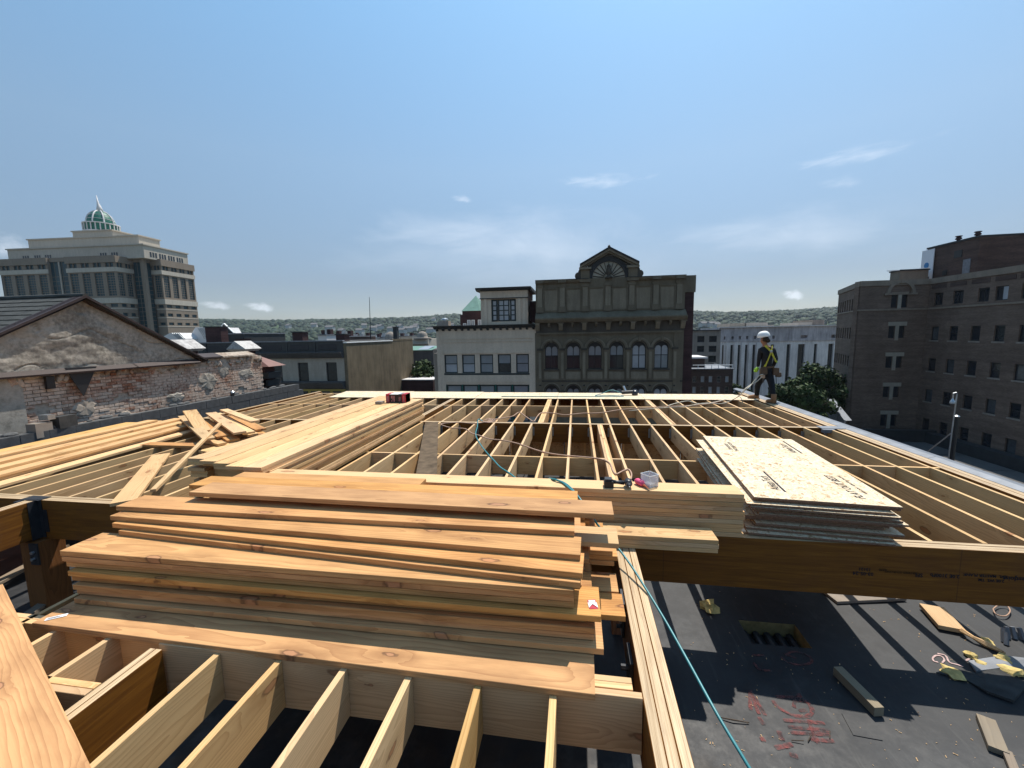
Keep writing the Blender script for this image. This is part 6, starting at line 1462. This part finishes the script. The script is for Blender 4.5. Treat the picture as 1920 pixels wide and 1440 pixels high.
# ================================================================ SMALL THINGS
def path_smooth(pts, n=6):
    pts = [Vector(p) for p in pts]; out = []
    for i in range(len(pts)-1):
        p0, p1, p2, p3 = pts[max(i-1, 0)], pts[i], pts[i+1], pts[min(i+2, len(pts)-1)]
        for k in range(n):
            t_ = k/n; out.append(.5*((2*p1)+(-p0+p2)*t_+(2*p0-5*p1+4*p2-p3)*t_**2+(-p0+3*p1-3*p2+p3)*t_**3))
    return out+[pts[-1]]
def cord(name, pts, r, mat, lab, cat, par=None):
    o = MB().tube(path_smooth(pts), r, 6).build(name, mat, par, smooth=True)
    return tag(o, lab, cat) if par is None else o
Z_ = lambda x, y, z=.012: atZ(x, y, z)
cord('rubber_cord', [Z_(*p) for p in ((915, 787), (935, 785), (948, 783), (962, 780), (973, 773), (983, 779), (993, 786), (1001, 790), (1008, 780), (1016, 774), (1040, 775), (1060, 778), (1090, 775), (1125, 774), (1165, 768), (1205, 765), (1250, 762), (1300, 760), (1330, 757), (1352, 752))], .011, M['cord_tan'], 'pale tan cord wandering across the far joists towards the worker', 'cord')
cord('rubber_cord', [Z_(*p) for p in ((915, 790), (890, 794), (860, 792), (827, 795), (845, 802), (872, 804), (884, 812), (900, 817), (918, 823), (945, 826), (975, 833), (1003, 843), (1030, 850), (1060, 854), (1095, 857), (1122, 860), (1142, 867), (1149, 882), (1155, 889), (1166, 884), (1178, 880), (1184, 888), (1183, 899))], .011, M['cord_tan'], 'tan twisted cord crossing the joists down to the drill', 'cord')
cord('air_hose', [Z_(*p) for p in ((905, 790), (897, 786), (895, 800), (892, 815), (900, 832), (912, 848), (925, 862), (938, 876), (955, 887), (968, 897), (985, 906))], .011, M['hose_teal'], 'dark teal hose crossing the joists and dropping behind the neat stack', 'hose')
cord('air_hose', [atZ(1030, 897, .35), atZ(1040, 899, .428), atZ(1055, 905, .428), atZ(1068, 916, .428), atZ(1085, 932, .428), atZ(1105, 962, .34), atZ(1130, 996, .22), atZ(1150, 1018, .14), atZ(1170, 1042, .10), atZ(1196, 1080, .05), atZ(1245, 1160, -.03), atZ(1290, 1240, -.09), atZ(1345, 1340, -.14), atZ(1405, 1440, -.2), atZ(1440, 1500, -.25)], .0095, M['hose_teal'], 'teal hose running from the neat stack past the three-ply beam down to the right', 'hose')
cord('air_hose', [atZ(1028, 898, .35), atZ(1036, 898, .428), atZ(1050, 902, .43), atZ(1062, 908, .43), atZ(1076, 921, .428), atZ(1092, 942, .36), atZ(1100, 956, .30)], .0095, M['hose_teal'], 'second short loop of teal hose over the neat stack', 'hose')
tg = MB(); 
for k in range(5): tg.tube(path_smooth([Z_(905+k*4, 789-k), Z_(918+3*k, 784+k), Z_(912+2*k, 792), Z_(900+k*3, 788+k)]), .008, 5)
tag(tg.build('cord_knot', M['cord_tan']), 'tangle of cords knotted on the middle beam', 'cords')
# spray gun / nailer with hose on the far sheathing
p = atZ(1180, 741, .02); t = thing('nail_gun', 'black tool with hose coils lying on the far sheathing strip', 'power tool', p)
MB().tube([(-.22, .02, .08), (.10, 0, .10)], .055, 10).build('body', M['black'], t); MB().lathe((.16, 0, .0), [(.085, 0), (.09, .06), (.06, .13), (.02, .15)], 10).build('magazine', M['black'], t); MB().bar((-.1, 0, .1), (-.16, .1, .26), .05, .04).build('handle', M['metal'], t)
cord('whip_hose', [Vector((-.22, .05, .05)), Vector((-.5, .1, .14)), Vector((-.8, .0, .05)), Vector((-1.0, -.2, .01)), Vector((-.55, -.15, .01)), Vector((-.2, -.3, .01)), Vector((-.9, -.35, .01)), Vector((-2.2, -.38, .01)), Vector((-3.8, -.45, .01))], .012, M['hose_teal'], '', '', t)
# red carton on the long stack
ZS = .0405*12+.002
a = atZ(721, 756, ZS); c = atZ(764, 754, ZS); t = thing('fastener_carton', 'red and black fastener carton with white top on the far end of the long stack', 'carton', ((a.x+c.x)/2, (a.y+c.y)/2+.12, ZS), 0)
W_ = (c.x-a.x)/2
MB().box(-W_, W_, -.12, .12, 0, .175).build('box', plain('black_carton', (.022, .014, .018), .5), t); MB().box(-W_*.62, W_*.25, -.118, .118, .176, .182).build('top_flap', M['white'], t); MB().box(W_*.27, W_*.60, -.118, .118, .176, .181).build('top_print', M['coping'], t)
for x0, x1 in ((-1, -.66), (.62, 1.0)): MB().box(W_*x0-.001, W_*x1, -.122, .122, -.0, .184).build('red_end', M['red'], t)
pk = plain('pale_red_print', (.38, .16, .17), .6)
for x0, x1, z0, z1 in ((-.92, -.72, .02, .14), (-.48, -.38, .09, .15), (-.36, -.30, .06, .15), (-.46, -.36, .02, .05), (-.24, -.12, .02, .15), (.30, .36, .03, .11), (.40, .46, .04, .12), (.32, .50, .115, .125), (.76, .84, .02, .15)): MB().box(W_*x0, W_*x1, -.1235, -.119, z0, z1).build('print', pk, t)
p = atZ(713, 757, ZS); tag(MB().box(-.07, .07, -.05, .1, 0, .05).build('gray_block', M['concrete']), 'small grey block beside the red carton', 'block').location = (p.x-.02, p.y, ZS)
# drill on the neat stack
ZN = .415+.002
p = atZ(1141, 912, ZN); q = atZ(1177, 911, ZN); t = thing('cordless_drill', 'black cordless drill lying on its side on the neat stack, battery to the left', 'drill', (p.x, p.y, ZN))
dx = q.x-p.x
b = MB(); b.prism([(-.042, 0), (.042, 0), (.045, .012), (.045, .052), (.036, .062), (-.036, .062), (-.045, .05), (-.045, .012)], -.045, .045, 'y'); b.build('battery', M['black'], t)
MB().box(-.036, .03, -.035, .04, .062, .082).build('battery_cap', M['darksteel'], t)
MB().tube([(.03, .0, .05), (.08, .0, .046), (dx*.8, .0, .042)], [.022, .017, .021], 10).build('handle', M['black'], t, smooth=True)
MB().tube([(dx, .06, .045), (dx, .03, .046), (dx, -.03, .045), (dx, -.045, .043)], [.026, .036, .036, .028], 14).build('motor_housing', M['black'], t, smooth=True)
MB().tube([(dx, -.045, .042), (dx, -.062, .04), (dx, -.078, .038)], [.022, .02, .012], 12).build('chuck', M['darksteel'], t); MB().tube([(dx, -.078, .038), (dx, -.098, .036)], .0045, 6).build('bit', M['metal'], t)
MB().tube([(dx, -.046, .043), (dx, -.051, .043)], .0255, 12).build('collar', M['metal'], t)
# pink line bag
p = atZ(1192, 906, ZN); q = atZ(1216, 918, ZN); t = thing('marking_tool', 'pink and orange pointed chalk bottle beside the drill', 'chalk bottle', (p.x, p.y, ZN))
d = q-p; MB().tube([(0, 0, .03), d*.12+Vector((0, 0, .03)), d*.5+Vector((0, 0, .028)), d*.62+Vector((0, 0, .022))], [.018, .030, .029, .014], 12).build('bag', M['pink'], t, smooth=True)
MB().tube([d*.6+Vector((0, 0, .024)), d*1.0+Vector((0, 0, .010))], [.012, .003], 8).build('nozzle', plain('orange_plastic', (.8, .20, .08), .4), t)
MB().tube([d*.62+Vector((0, -.01, .01)), d*1.05+Vector((-.005, -.03, .004))], .004, 6).build('string', M['black'], t)
# clear tub
cm = MT('clear_plastic', .15, .5); cm.b.inputs['Base Color'].default_value = (.75, .77, .82, 1); cm.b.inputs['Alpha'].default_value = .42
p = atZ(1219, 913, ZN); t = thing('plastic_tub', 'clear plastic screw tub with an orange label standing beside the drill', 'tub', (p.x, p.y+.04, ZN), R(38))
s_ = .058
for (x0, x1, y0, y1) in ((-s_, s_, -s_, -s_+.002), (-s_, s_, s_-.002, s_), (-s_, -s_+.002, -s_, s_), (s_-.002, s_, -s_, s_)): MB().box(x0, x1, y0, y1, .001, .115).build('side', cm.m, t)
MB().box(-s_, s_, -s_, s_, 0, .002).build('base', cm.m, t)
rim = MB(); 
for (x0, x1, y0, y1) in ((-s_-.003, s_+.003, -s_-.003, -s_), (-s_-.003, s_+.003, s_, s_+.003), (-s_-.003, -s_, -s_, s_), (s_, s_+.003, -s_, s_)): rim.box(x0, x1, y0, y1, .110, .118)
rim.build('rim', M['white'], t); MB().box(s_+.001, s_+.0025, -.045, .03, .02, .075).build('label', plain('orange_label', (.6, .10, .04), .5), t); MB().box(-.05, .05, -.05, .05, .003, .03).build('screws', M['metal'], t)
cord('handle', [Vector((s_, s_, .1)), Vector((s_+.02, s_+.02, .07)), Vector((s_+.01, s_+.01, .03))], .003, M['white'], '', '', t)
# cigarette packet
zc_ = z0+5*TF+.001
p = atZ(1111, 1136, zc_+.01); t = thing('cigarette_packet', 'crumpled red and white cigarette packet on a board end', 'packet', (p.x, p.y, zc_), R(98))
MB().add([(-.044, -.027, 0), (.044, -.025, 0), (.043, .027, 0), (-.044, .027, 0), (-.042, -.026, .020), (.043, -.024, .023), (.042, .026, .019), (-.043, .026, .022)], [(3, 2, 1, 0), (4, 5, 6, 7), (0, 1, 5, 4), (1, 2, 6, 5), (2, 3, 7, 6), (3, 0, 4, 7)]).build('carton', M['red'], t)
MB().add([(-.035, -.027, .0235), (.0, .0, .0235), (-.035, .027, .0235), (.012, -.027, .0235), (.012, .027, .0235), (.043, -.0, .0235)], [(0, 3, 1), (1, 4, 2), (3, 4, 1)]).build('white_chevron', M['paper'], t); MB().box(.014, .034, -.02, .02, .0232, .024).build('label_band', M['paper'], t)

# ---- roof debris, marks
def ZR_(px_, py_, dz=0.0):
    z = ZR
    for _ in range(4): p = atZ(px_, py_, z); z = zroof(p.x, p.y)+dz
    return Vector((p.x, p.y, z))
def ribbon(pts, w_, mat, name='paint_mark', dz=.006):
    P = path_smooth([ZR_(*p) for p in pts], 4); vs = []; r_ = random.Random(len(pts)*7)
    for i, p in enumerate(P):
        d = (P[min(i+1, len(P)-1)]-P[max(i-1, 0)]); n = Vector((-d.y, d.x, 0)).normalized()*w_/2*r_.uniform(.75, 1.2)
        for s in (1, -1): q = p+n*s; vs.append((q.x, q.y, zroof(q.x, q.y)+dz))
    return [vs, [(2*i, 2*i+1, 2*i+3, 2*i+2) for i in range(len(P)-1)]]
def mark(strokes, w_, mat, lab, sc=4, ox=1260, oy=1080):
    m_ = thing('paint_mark', lab, 'painted mark', ZR_(strokes[0][0][0]/sc+ox, strokes[0][0][1]/sc+oy))
    for s in strokes:
        vs, fs = ribbon([(x/sc+ox, y/sc+oy) for x, y in s], w_, mat); MB().add([Vector(v)-m_.location for v in vs], fs).build('stroke', mat, m_)
mark([[(590, 860), (585, 940), (592, 1010)], [(600, 880), (620, 960), (655, 1040)], [(615, 905), (660, 980), (700, 1050)], [(650, 1060), (690, 1120)]], .028, M['paint_red'], 'faded pink strokes sprayed on the black roof next to the shadow corner')
mark([[(780, 908), (860, 912), (950, 910), (953, 885)], [(755, 935), (800, 990), (900, 1045), (1000, 1060), (1048, 1030), (1045, 990), (1005, 945), (925, 940), (915, 990)], [(950, 1012), (1010, 1010)]], .030, M['paint_red'], 'red looping letters sprayed on the sunlit black roof')
mark([[(835, 1085), (990, 1095), (1145, 1108)], [(870, 1135), (1030, 1150), (1185, 1165)], [(890, 1178), (1040, 1185), (1185, 1195)], [(1040, 1232), (1215, 1240)], [(1025, 1080), (1060, 1180), (1100, 1262)], [(1040, 1180), (1070, 1230)]], .030, M['paint_red'], 'red barred marks sprayed below the looping letters')
mark([[(800, 1165), (815, 1205), (832, 1238)], [(660, 1225), (700, 1230)], [(775, 1292), (840, 1282), (900, 1265)], [(880, 1340), (945, 1360)]], .034, M['paint_red'], 'scattered red dashes sprayed towards the near side of the roof')
mark([[(600, 595), (690, 600)], [(610, 650), (655, 705), (740, 712)], [(850, 605), (900, 570), (1000, 590), (1052, 640), (985, 670), (880, 655), (820, 610)], [(830, 580), (900, 610), (940, 620)]], .022, M['paint_red'], 'red ring sprayed in the shade in front of the roof opening')
mark([[(825, 655), (842, 632), (820, 605), (780, 600), (755, 620), (765, 642), (795, 650)], [(790, 585), (850, 600), (880, 650), (940, 668), (985, 685)], [(1000, 640), (1050, 620), (1120, 650)]], .013, M['paint_pink'], 'pale pink curls painted on the roof near the torn edge', 4, 1560, 1080)
# opening in the roof
HX0, HX1, HY0, HY1 = hole_rect
t = thing('roof_opening', 'square opening cut in the black roof, foam edges and ribbed deck inside', 'opening', (HX0, HY0, ZR-.16))
w_, d_ = HX1-HX0, HY1-HY0
for (x0, x1, y0, y1) in ((0, w_, d_, d_+.03), (w_, w_+.03, 0, d_), (-.03, 0, 0, d_), (0, w_, -.03, 0)): MB().box(x0, x1, y0, y1, 0, .155).build('foam_edge', bpy.data.materials.get('old_foam_edge') or plain('old_foam_edge', (.20, .145, .065), .95, .1, .3, 14), t)
MB().box(0, w_, 0, d_, 0, .012).build('deck_pan', M['darksteel'], t)
for k in range(5): MB().tube([(w_*(k+.5)/5, .02, .03), (w_*(k+.5)/5, d_-.02, .03)], .035, 8).build('deck_rib', M['darksteel'], t)
def rboard(l0, l1, w_, T, ztop, mat, lab, cat='board', name='timber_offcut', side=1):
    a = atZ(*l0, ztop); c = atZ(*l1, ztop); return board(name, (a.x, a.y), (c.x, c.y), w_, ztop, mat, lab, cat, None, side, T)
rboard((1640, 1327), (1563, 1250), .075, .075, ZR+.085, M['spruce_grey'], 'square timber offcut half in shade on the black roof', side=-1)
rboard((1760, 1172), (1724, 1131), .20, .04, ZR+.06, M['spruce'], 'pale plank offcut on the roof under the beam', side=-1)
rboard((1853, 1397), (1830, 1337), .10, .04, ZR+.045, M['spruce_grey'], 'grey weathered offcut lying on the roof at the right', side=-1)
rboard((1893, 1440), (1878, 1402), .05, .03, ZR+.04, M['spruce_grey'], 'narrow grey strip below the weathered offcut', side=-1)
rboard((1570, 1128), (1700, 1122), .3, .03, ZR+.035, M['concrete'], 'grey insulation board lying under the beam', side=1, name='insulation_board')
rboard((90, 1118), (30, 1158), .12, .04, -1.28, M['spruce_grey'], 'grey board on the roof beside the left post', side=1); rboard((0, 1092), (130, 1020), .14, .04, -1.25, M['spruce_grey'], 'weathered long board behind the left post', side=1); rboard((150, 1075), (345, 985), .09, .05, -1.15, M['darksteel'], 'dark rail lying behind the left post under the deck', 'rail', side=1)
def crumple(px_, py_, r_, mat, lab, cat, seed, flat=.6, name='crumpled_piece'):
    rn = random.Random(seed); p = ZR_(px_, py_); b = MB(); vs = []
    for v in IV: k = r_*rn.uniform(.55, 1.25); vs.append((v[0]*k, v[1]*k, max(v[2]*k*flat, -r_*.25)+r_*.25))
    b.add(vs, [tuple(f_) for f_ in IF]); o = b.build(name, mat); o.location = p; return tag(o, lab, cat)
crumple(1329, 1142, .095, M['yellow'], 'crumpled piece of tan foam on the roof in a sunlit stripe', 'foam', 1, .8)
for k, (px_, py_, r_, lab) in enumerate(((1822, 1232, .05, 'yellow foam scrap left in the torn roof heap'), (1838, 1247, .05, 'lower yellow foam scrap of the heap'), (1880, 1240, .07, 'largest bright yellow foam scrap of the heap'), (1850, 1205, .05, 'yellow foam lump on the wood splinter'), (1783, 1265, .08, 'olive torn felt scrap at the shade edge'), (1895, 1262, .08, 'torn yellow-backed flap near the right edge'))): crumple(px_, py_, r_, M['yellow'], lab, 'foam', 10+k, .5, 'foam_scrap')
tag(cord('band', [ZR_(1862, 1142, .03), ZR_(1872, 1135, .03), ZR_(1888, 1136, .03), ZR_(1894, 1146, .03), ZR_(1885, 1155, .03), ZR_(1868, 1152, .03), ZR_(1862, 1142, .03)], .006, M['cord_tan'], 'coil', 'coil'), 'small pale coil of strapping on the roof under the beam', 'coil')
b = MB(); c_ = ZR_(1902, 1205); rn = random.Random(9)
for k in range(9): a_ = PI*k/8; b.tube([(c_.x+.16*math.cos(a_)+.05, c_.y+.10*math.sin(a_)-.05, c_.z+.005), (c_.x+.13*math.cos(a_)+.05, c_.y+.09*math.sin(a_), c_.z+.10)], .02, 5)
tag(b.build('plastic_curl', M['coping']), 'curled strip of grey plastic at the right edge of the roof', 'plastic')
for k, (q, lab) in enumerate((([(1755, 1262), (1790, 1258), (1830, 1262), (1860, 1248), (1895, 1256), (1925, 1290), (1900, 1318), (1850, 1300), (1812, 1275)], 'large torn flap of black roofing lying in the shade'), ([(1815, 1240), (1880, 1232), (1930, 1240), (1930, 1262), (1880, 1255), (1830, 1262)], 'grey torn roofing flap edged with foam'))):
    P = [ZR_(*p_, .01) for p_ in q]; n = len(P); cc = sum(P, Vector())/n+Vector((0, 0, .02)); vs = [(p_.x, p_.y, p_.z+random.uniform(.0, .03)) for p_ in P]+[tuple(cc)]+[(p_.x, p_.y, p_.z-.0) for p_ in P]
    MBx = MB().add(vs, [(i, (i+1) % n, n) for i in range(n)]+[(i, n+1+i, n+1+(i+1) % n, (i+1) % n) for i in range(n)]); tag(MBx.build('torn_flap', M['board_dark'] if k == 0 else M['coping']), lab, 'roofing flap')
sp_ = MB(); sp_.tube([ZR_(1803, 1182, .05), ZR_(1825, 1195, .05), ZR_(1850, 1208, .03), ZR_(1885, 1225, .03)], [.025, .015, .03, .01], 5); tag(sp_.build('wood_splinter', M['spruce']), 'long wood splinter beside the pale plank offcut', 'splinter')
tag(MB().tube([ZR_(1350, 1345, .012), ZR_(1375, 1350, .02), ZR_(1405, 1355, .012)], [.004, .006, .004], 5).build('twig', M['bark']), 'thin twig on the roof beside the hose', 'twig')
for (a_, c_, lab) in (((1484, 1388), (1507, 1389), 'bent nail lying flat on the roof'), ((1515, 1390), (1521, 1378), 'nail standing slanted on the roof'), ((1556, 1384), (1556, 1370), 'sliver of wood on the roof beyond the nails')): tag(MB().tube([ZR_(*a_, .01), ZR_(*c_, .02)], .0035, 5).build('nail', M['bark']), lab, 'nail')
ch = MB(); rn = random.Random(21)
for k in range(190):
    px_, py_ = rn.uniform(1290, 1925), rn.uniform(1100, 1460); p = ZR_(px_, py_, .004); s = rn.uniform(.0012, .0035); a_ = rn.uniform(0, PI); l_ = s*rn.uniform(1, 4)
    if HX0-.05 < p.x < HX1+.05 and HY0-.05 < p.y < HY1+.05: continue
    u = Vector((math.cos(a_), math.sin(a_), 0))*l_; w2 = Vector((-math.sin(a_), math.cos(a_), 0))*s
    ch.add([p-u-w2, p+u-w2, p+u+w2, p-u+w2, p+Vector((0, 0, s))], [(3, 2, 1, 0), (0, 1, 4), (1, 2, 4), (2, 3, 4), (3, 0, 4)])
o = ch.build('wood_chips', M['spruce']); tag(o, 'small pale wood chips and litter strewn over the black roof', 'chips'); o['kind'] = 'stuff'
# membrane seams and patch
b = MB(); P = [ZR_(*q, .005) for q in ((1578, 1338), (1648, 1386), (1606, 1378))]
pt = [ZR_(*q, .006) for q in ((1578, 1337), (1628, 1345), (1655, 1388), (1600, 1378))]; MB().add(pt, [(3, 2, 1, 0)])
o = MB().add([*pt, *[p_-Vector((0, 0, .01)) for p_ in pt]], [(0, 1, 2, 3), (0, 4, 5, 1), (1, 5, 6, 2), (2, 6, 7, 3), (3, 7, 4, 0)]).build('roof_patch', M['membrane']); tag(o, 'square patch welded onto the black roof', 'patch')

# ================================================================ THE WORKER
YP = 11.75
def J(x, y, Y=YP): return atY(x, y, Y)
def skin_mesh(name, joints, edges, root, sub=2):
    me = bpy.data.meshes.new(name); me.from_pydata([tuple(j[0]) for j in joints], edges, []); o = bpy.data.objects.new(name, me); COL.objects.link(o)
    m_ = o.modifiers.new('skin', 'SKIN'); m_.use_smooth_shade = True; sv = me.skin_vertices[0].data
    for i, j in enumerate(joints): r_ = j[1]; sv[i].radius = (r_, r_) if isinstance(r_, float) else r_
    for s in sv: s.use_root = False
    sv[root].use_root = True
    o.modifiers.new('sub', 'SUBSURF').levels = sub; bpy.context.view_layer.update()
    dg = bpy.context.evaluated_depsgraph_get(); m2 = bpy.data.meshes.new_from_object(o.evaluated_get(dg)); bpy.data.objects.remove(o); m2.name = name
    return m2
base_p = J(1435, 750); PB = Vector((base_p.x, YP, .02))
PT = thing('person', 'worker in dark clothes, white hard hat and yellow harness at the roof edge, looking down', 'person', PB)
jt = [(J(1437, 700), (.15, .13)), (J(1437, 686), (.145, .12)), (J(1438, 668), (.165, .125)), (J(1437, 656), (.15, .11)), (J(1435, 649), .06), (J(1433.5, 643), .058), (J(1431.5, 637, YP-.01), .092), (J(1431.5, 632), .080),
      (J(1426, 657), .075), (J(1423, 674, YP+.05), .055), (J(1421, 688, YP+.12), .040), (J(1449.5, 656), .075), (J(1455, 674, YP-.05), .055), (J(1449, 688, YP+.12), .040),
      (J(1431, 704, YP+.05), .105), (J(1420.5, 722, YP+.22), .075), (J(1419, 743, YP+.33), .055), (J(1443, 704, YP-.05), .105), (J(1448, 727, YP-.22), .075), (J(1450.5, 750, YP-.34), .055),
      (J(1427.5, 640, YP-.03), .035)]
ed = [(0, 1), (1, 2), (2, 3), (3, 4), (4, 5), (5, 6), (6, 7), (3, 8), (8, 9), (9, 10), (3, 11), (11, 12), (12, 13), (0, 14), (14, 15), (15, 16), (0, 17), (17, 18), (18, 19), (6, 20)]
me = skin_mesh('body', jt, ed, 0)
sk = plain('skin', (.30, .15, .09), .6, .3, .05, 8); shirt = plain('dark_shirt', (.018, .019, .022), .85, .2, .3, 9); trou = plain('black_trousers', (.012, .013, .016), .85, .2, .3, 9)
for m_ in (shirt, trou, sk): me.materials.append(m_)
zneck = J(1435, 650).z; zw = J(1437, 694).z
for p in me.polygons:
    c = p.center; p.material_index = 2 if c.z > zneck else (1 if c.z < zw and abs(c.x-J(1437, 700).x) < .34 and not (c.z > J(1437, 698).z and (c.x < J(1426, 690).x)) else 0)
for v in me.vertices: v.co -= PB
link('body', me, PT)
hx = J(1431.8, 632)
hat = MB().lathe((0, 0, 0), [(.148, -.012), (.150, 0), (.145, .03), (.132, .07), (.105, .108), (.065, .130), (.02, .137)], 20).build('hard_hat', M['white'], PT, smooth=True); hat.matrix_local = Matrix.Translation(hx+Vector((.0, 0, .02))-PB) @ Matrix.Rotation(R(-10), 4, 'Y')
br_ = MB().prism([(.10, -.12), (.02, -.15), (-.12, -.12), (-.2, -.05), (-.21, .04), (-.13, .12), (.02, .15), (.10, .12)], -.014, -.004, 'z').build('hat_brim', M['white'], PT); br_.matrix_local = hat.matrix_local
MB().tube([J(1430.5, 636, YP-.06)-PB, J(1437, 636, YP-.07)-PB, J(1441, 640, YP-.03)-PB], [.05, .075, .05], 10).build('hair', plain('dark_hair', (.02, .015, .012)), PT, smooth=True)
yel = plain('yellow_webbing', (.50, .46, .05), .7, .3, .2, 12); dk = plain('brown_leather', (.10, .065, .04), .8, .3, .3, 12); lime = plain('lime_glove', (.42, .72, .05), .6)
def strap(pts, w_=.045, mat=yel, nm='harness_strap', off=-.13):
    b = MB()
    for a_, c_ in zip(pts[:-1], pts[1:]): b.bar(J(*a_[:2], YP+off if len(a_) < 3 else YP+a_[2])-PB, J(*c_[:2], YP+off if len(c_) < 3 else YP+c_[2])-PB, .016, w_)
    return b.build(nm, mat, PT)
strap([(1435, 648, -.06), (1440, 653, -.11), (1446, 659, -.14)]); strap([(1448, 649, -.06), (1447.5, 655, -.12), (1446, 659, -.14)]); strap([(1446, 659, -.145), (1441, 672, -.15), (1436, 684, -.14), (1432, 690, -.1)]); strap([(1446, 659, -.145), (1450, 668, -.14), (1455, 678, -.08)])
strap([(1454, 664, -.06), (1456.5, 672, -.03), (1456, 680, -.05)], .05, lime, 'reflective_sleeve'); strap([(1427, 690), (1437, 689), (1452, 688)], .05, dk, 'tool_belt')
MB().lathe(tuple(J(1446, 659, YP-.16)-PB), [(.03, -.03), (.035, 0), (.03, .03)], 8).build('harness_ring', M['metal'], PT)
for (px_, py_, y_, sx, sz, mt) in ((1454, 697, -.12, .13, .20, dk), (1459, 703, -.05, .11, .12, dk), (1431, 697, -.12, .15, .17, dk), (1430, 706, -.16, .07, .09, plain('tan_pouch', (.36, .25, .17)))):
    p_ = J(px_, py_, YP+y_)-PB; b = MB(); b.prism([(-sx/2, sz/2), (sx/2, sz/2), (sx*.6, -sz*.3), (sx*.2, -sz/2), (-sx*.5, -sz*.4)], -.045, .045, 'y'); b.build('tool_pouch', mt, PT).location = p_
MB().tube([J(1432, 702, YP-.16)-PB, J(1430.5, 717, YP-.16)-PB], [.03, .02], 6).build('drill_holster', M['black'], PT); MB().tube([J(1455, 706, YP-.1)-PB, J(1455.5, 720, YP-.1)-PB], .010, 6).build('hammer_handle', M['black'], PT)
# gloved hands, five fingers curled round the rope
def hand(w_, d_, nm):
    b = MB(); w_ = w_-PB; d_ = d_.normalized(); s = d_.cross(Vector((0, 1, 0))).normalized(); f_ = s.cross(d_)
    b.tube([w_-d_*.02, w_+d_*.03, w_+d_*.085], [.034, .043, .038], 8)
    for k in range(4):
        o_ = s*(-.03+.02*k); L = [.055, .065, .06, .048][k]; a_ = w_+d_*.08+o_; c_ = a_+d_*L*.5+f_*.006; e_ = c_+d_*L*.1-f_*(-.03); g_ = e_-d_*.02+f_*.012; b.tube([a_, c_, e_, g_], [.0125, .012, .011, .008], 6)
    a_ = w_+d_*.025-s*.035; b.tube([a_, a_-s*.02+d_*.03+f_*.015, a_-s*.01+d_*.055+f_*.035], [.015, .013, .009], 6); return b.build(nm, lime, PT, smooth=True)
hand(J(1420.5, 690, YP+.13), Vector((-.35, .1, -1)), 'glove'); hand(J(1448, 690, YP+.14), Vector((-.5, .2, -.8)), 'glove')
boot = plain('tan_work_boot', (.26, .13, .06), .8, .3, .2, 12); sole = plain('boot_sole', (.10, .06, .035), .9)
def mkboot(ank, yaw):
    b = MB(); b.tube([(0, 0, .24), (0, 0, .10), (0, 0, .05)], [.062, .058, .06], 10); b.tube([(.05, 0, .045), (-.06, 0, .055), (-.15, 0, .042), (-.2, 0, .035)], [.05, .056, .048, .03], 10); o = b.build('boot', boot, PT, smooth=True); Mx = Matrix.Translation(ank-PB) @ Matrix.Rotation(yaw, 4, 'Z'); o.matrix_local = Mx
    q = MB().prism([(.07, -.045), (.07, .045), (-.12, .055), (-.22, .03), (-.22, -.03), (-.12, -.055)], -.002, .016, 'z').build('boot_sole', sole, PT); q.matrix_local = Mx
g1 = jt[16][0]; mkboot(Vector((g1.x, g1.y, .024)), R(-12)); g2 = jt[19][0]; mkboot(Vector((g2.x, g2.y, .004)), R(-65))
hl = J(1419, 697, YP+.1)
rope_pts = [J(1431, 702, YP-.2), J(1424, 704, YP-.2), J(1416, 712, YP-.2), J(1408, 722, YP-.25), J(1397, 732, YP-.4), atZ(1385, 742, .03), atZ(1360, 749, .02), atZ(1335, 755, .02), atZ(1310, 757, .02), atZ(1290, 752, .02), atZ(1268, 756, .02), atZ(1252, 761, .02)]
cord('safety_rope', rope_pts, .011, M['rope'], 'pale lifeline rope trailing from the worker down across the joists', 'rope')
cord('safety_rope', [J(1429, 706, YP-.2), J(1418, 716, YP-.22), J(1405, 723, YP-.25), J(1393, 733, YP-.4), J(1385, 743, YP-.4), atZ(1368, 752, .03), atZ(1350, 757, .02), atZ(1320, 756, .02), atZ(1285, 762, .02), atZ(1250, 764, .02), atZ(1180, 770, .02)], .010, M['rope'], 'second tan rope looping from the worker to the joists', 'rope')

# ================================================================ AIR
hz = MB().box(-2050, 2050, -700, 2050, GZ-1.5, 150).build('haze', None if False else M['white'])
hz.data.materials.clear(); hm = bpy.data.materials.new('haze_air'); hm.use_nodes = True; hn = hm.node_tree; hn.nodes.clear(); ho = hn.nodes.new('ShaderNodeOutputMaterial'); hv = hn.nodes.new('ShaderNodeVolumePrincipled')
hv.inputs['Color'].default_value = (.78, .88, 1, 1); hv.inputs['Density'].default_value = HAZE; hv.inputs['Anisotropy'].default_value = .3; hn.links.new(hv.outputs[0], ho.inputs['Volume']); hz.data.materials.append(hm)
tag(hz, 'thin summer haze over the whole town', 'haze'); hz['kind'] = 'stuff'
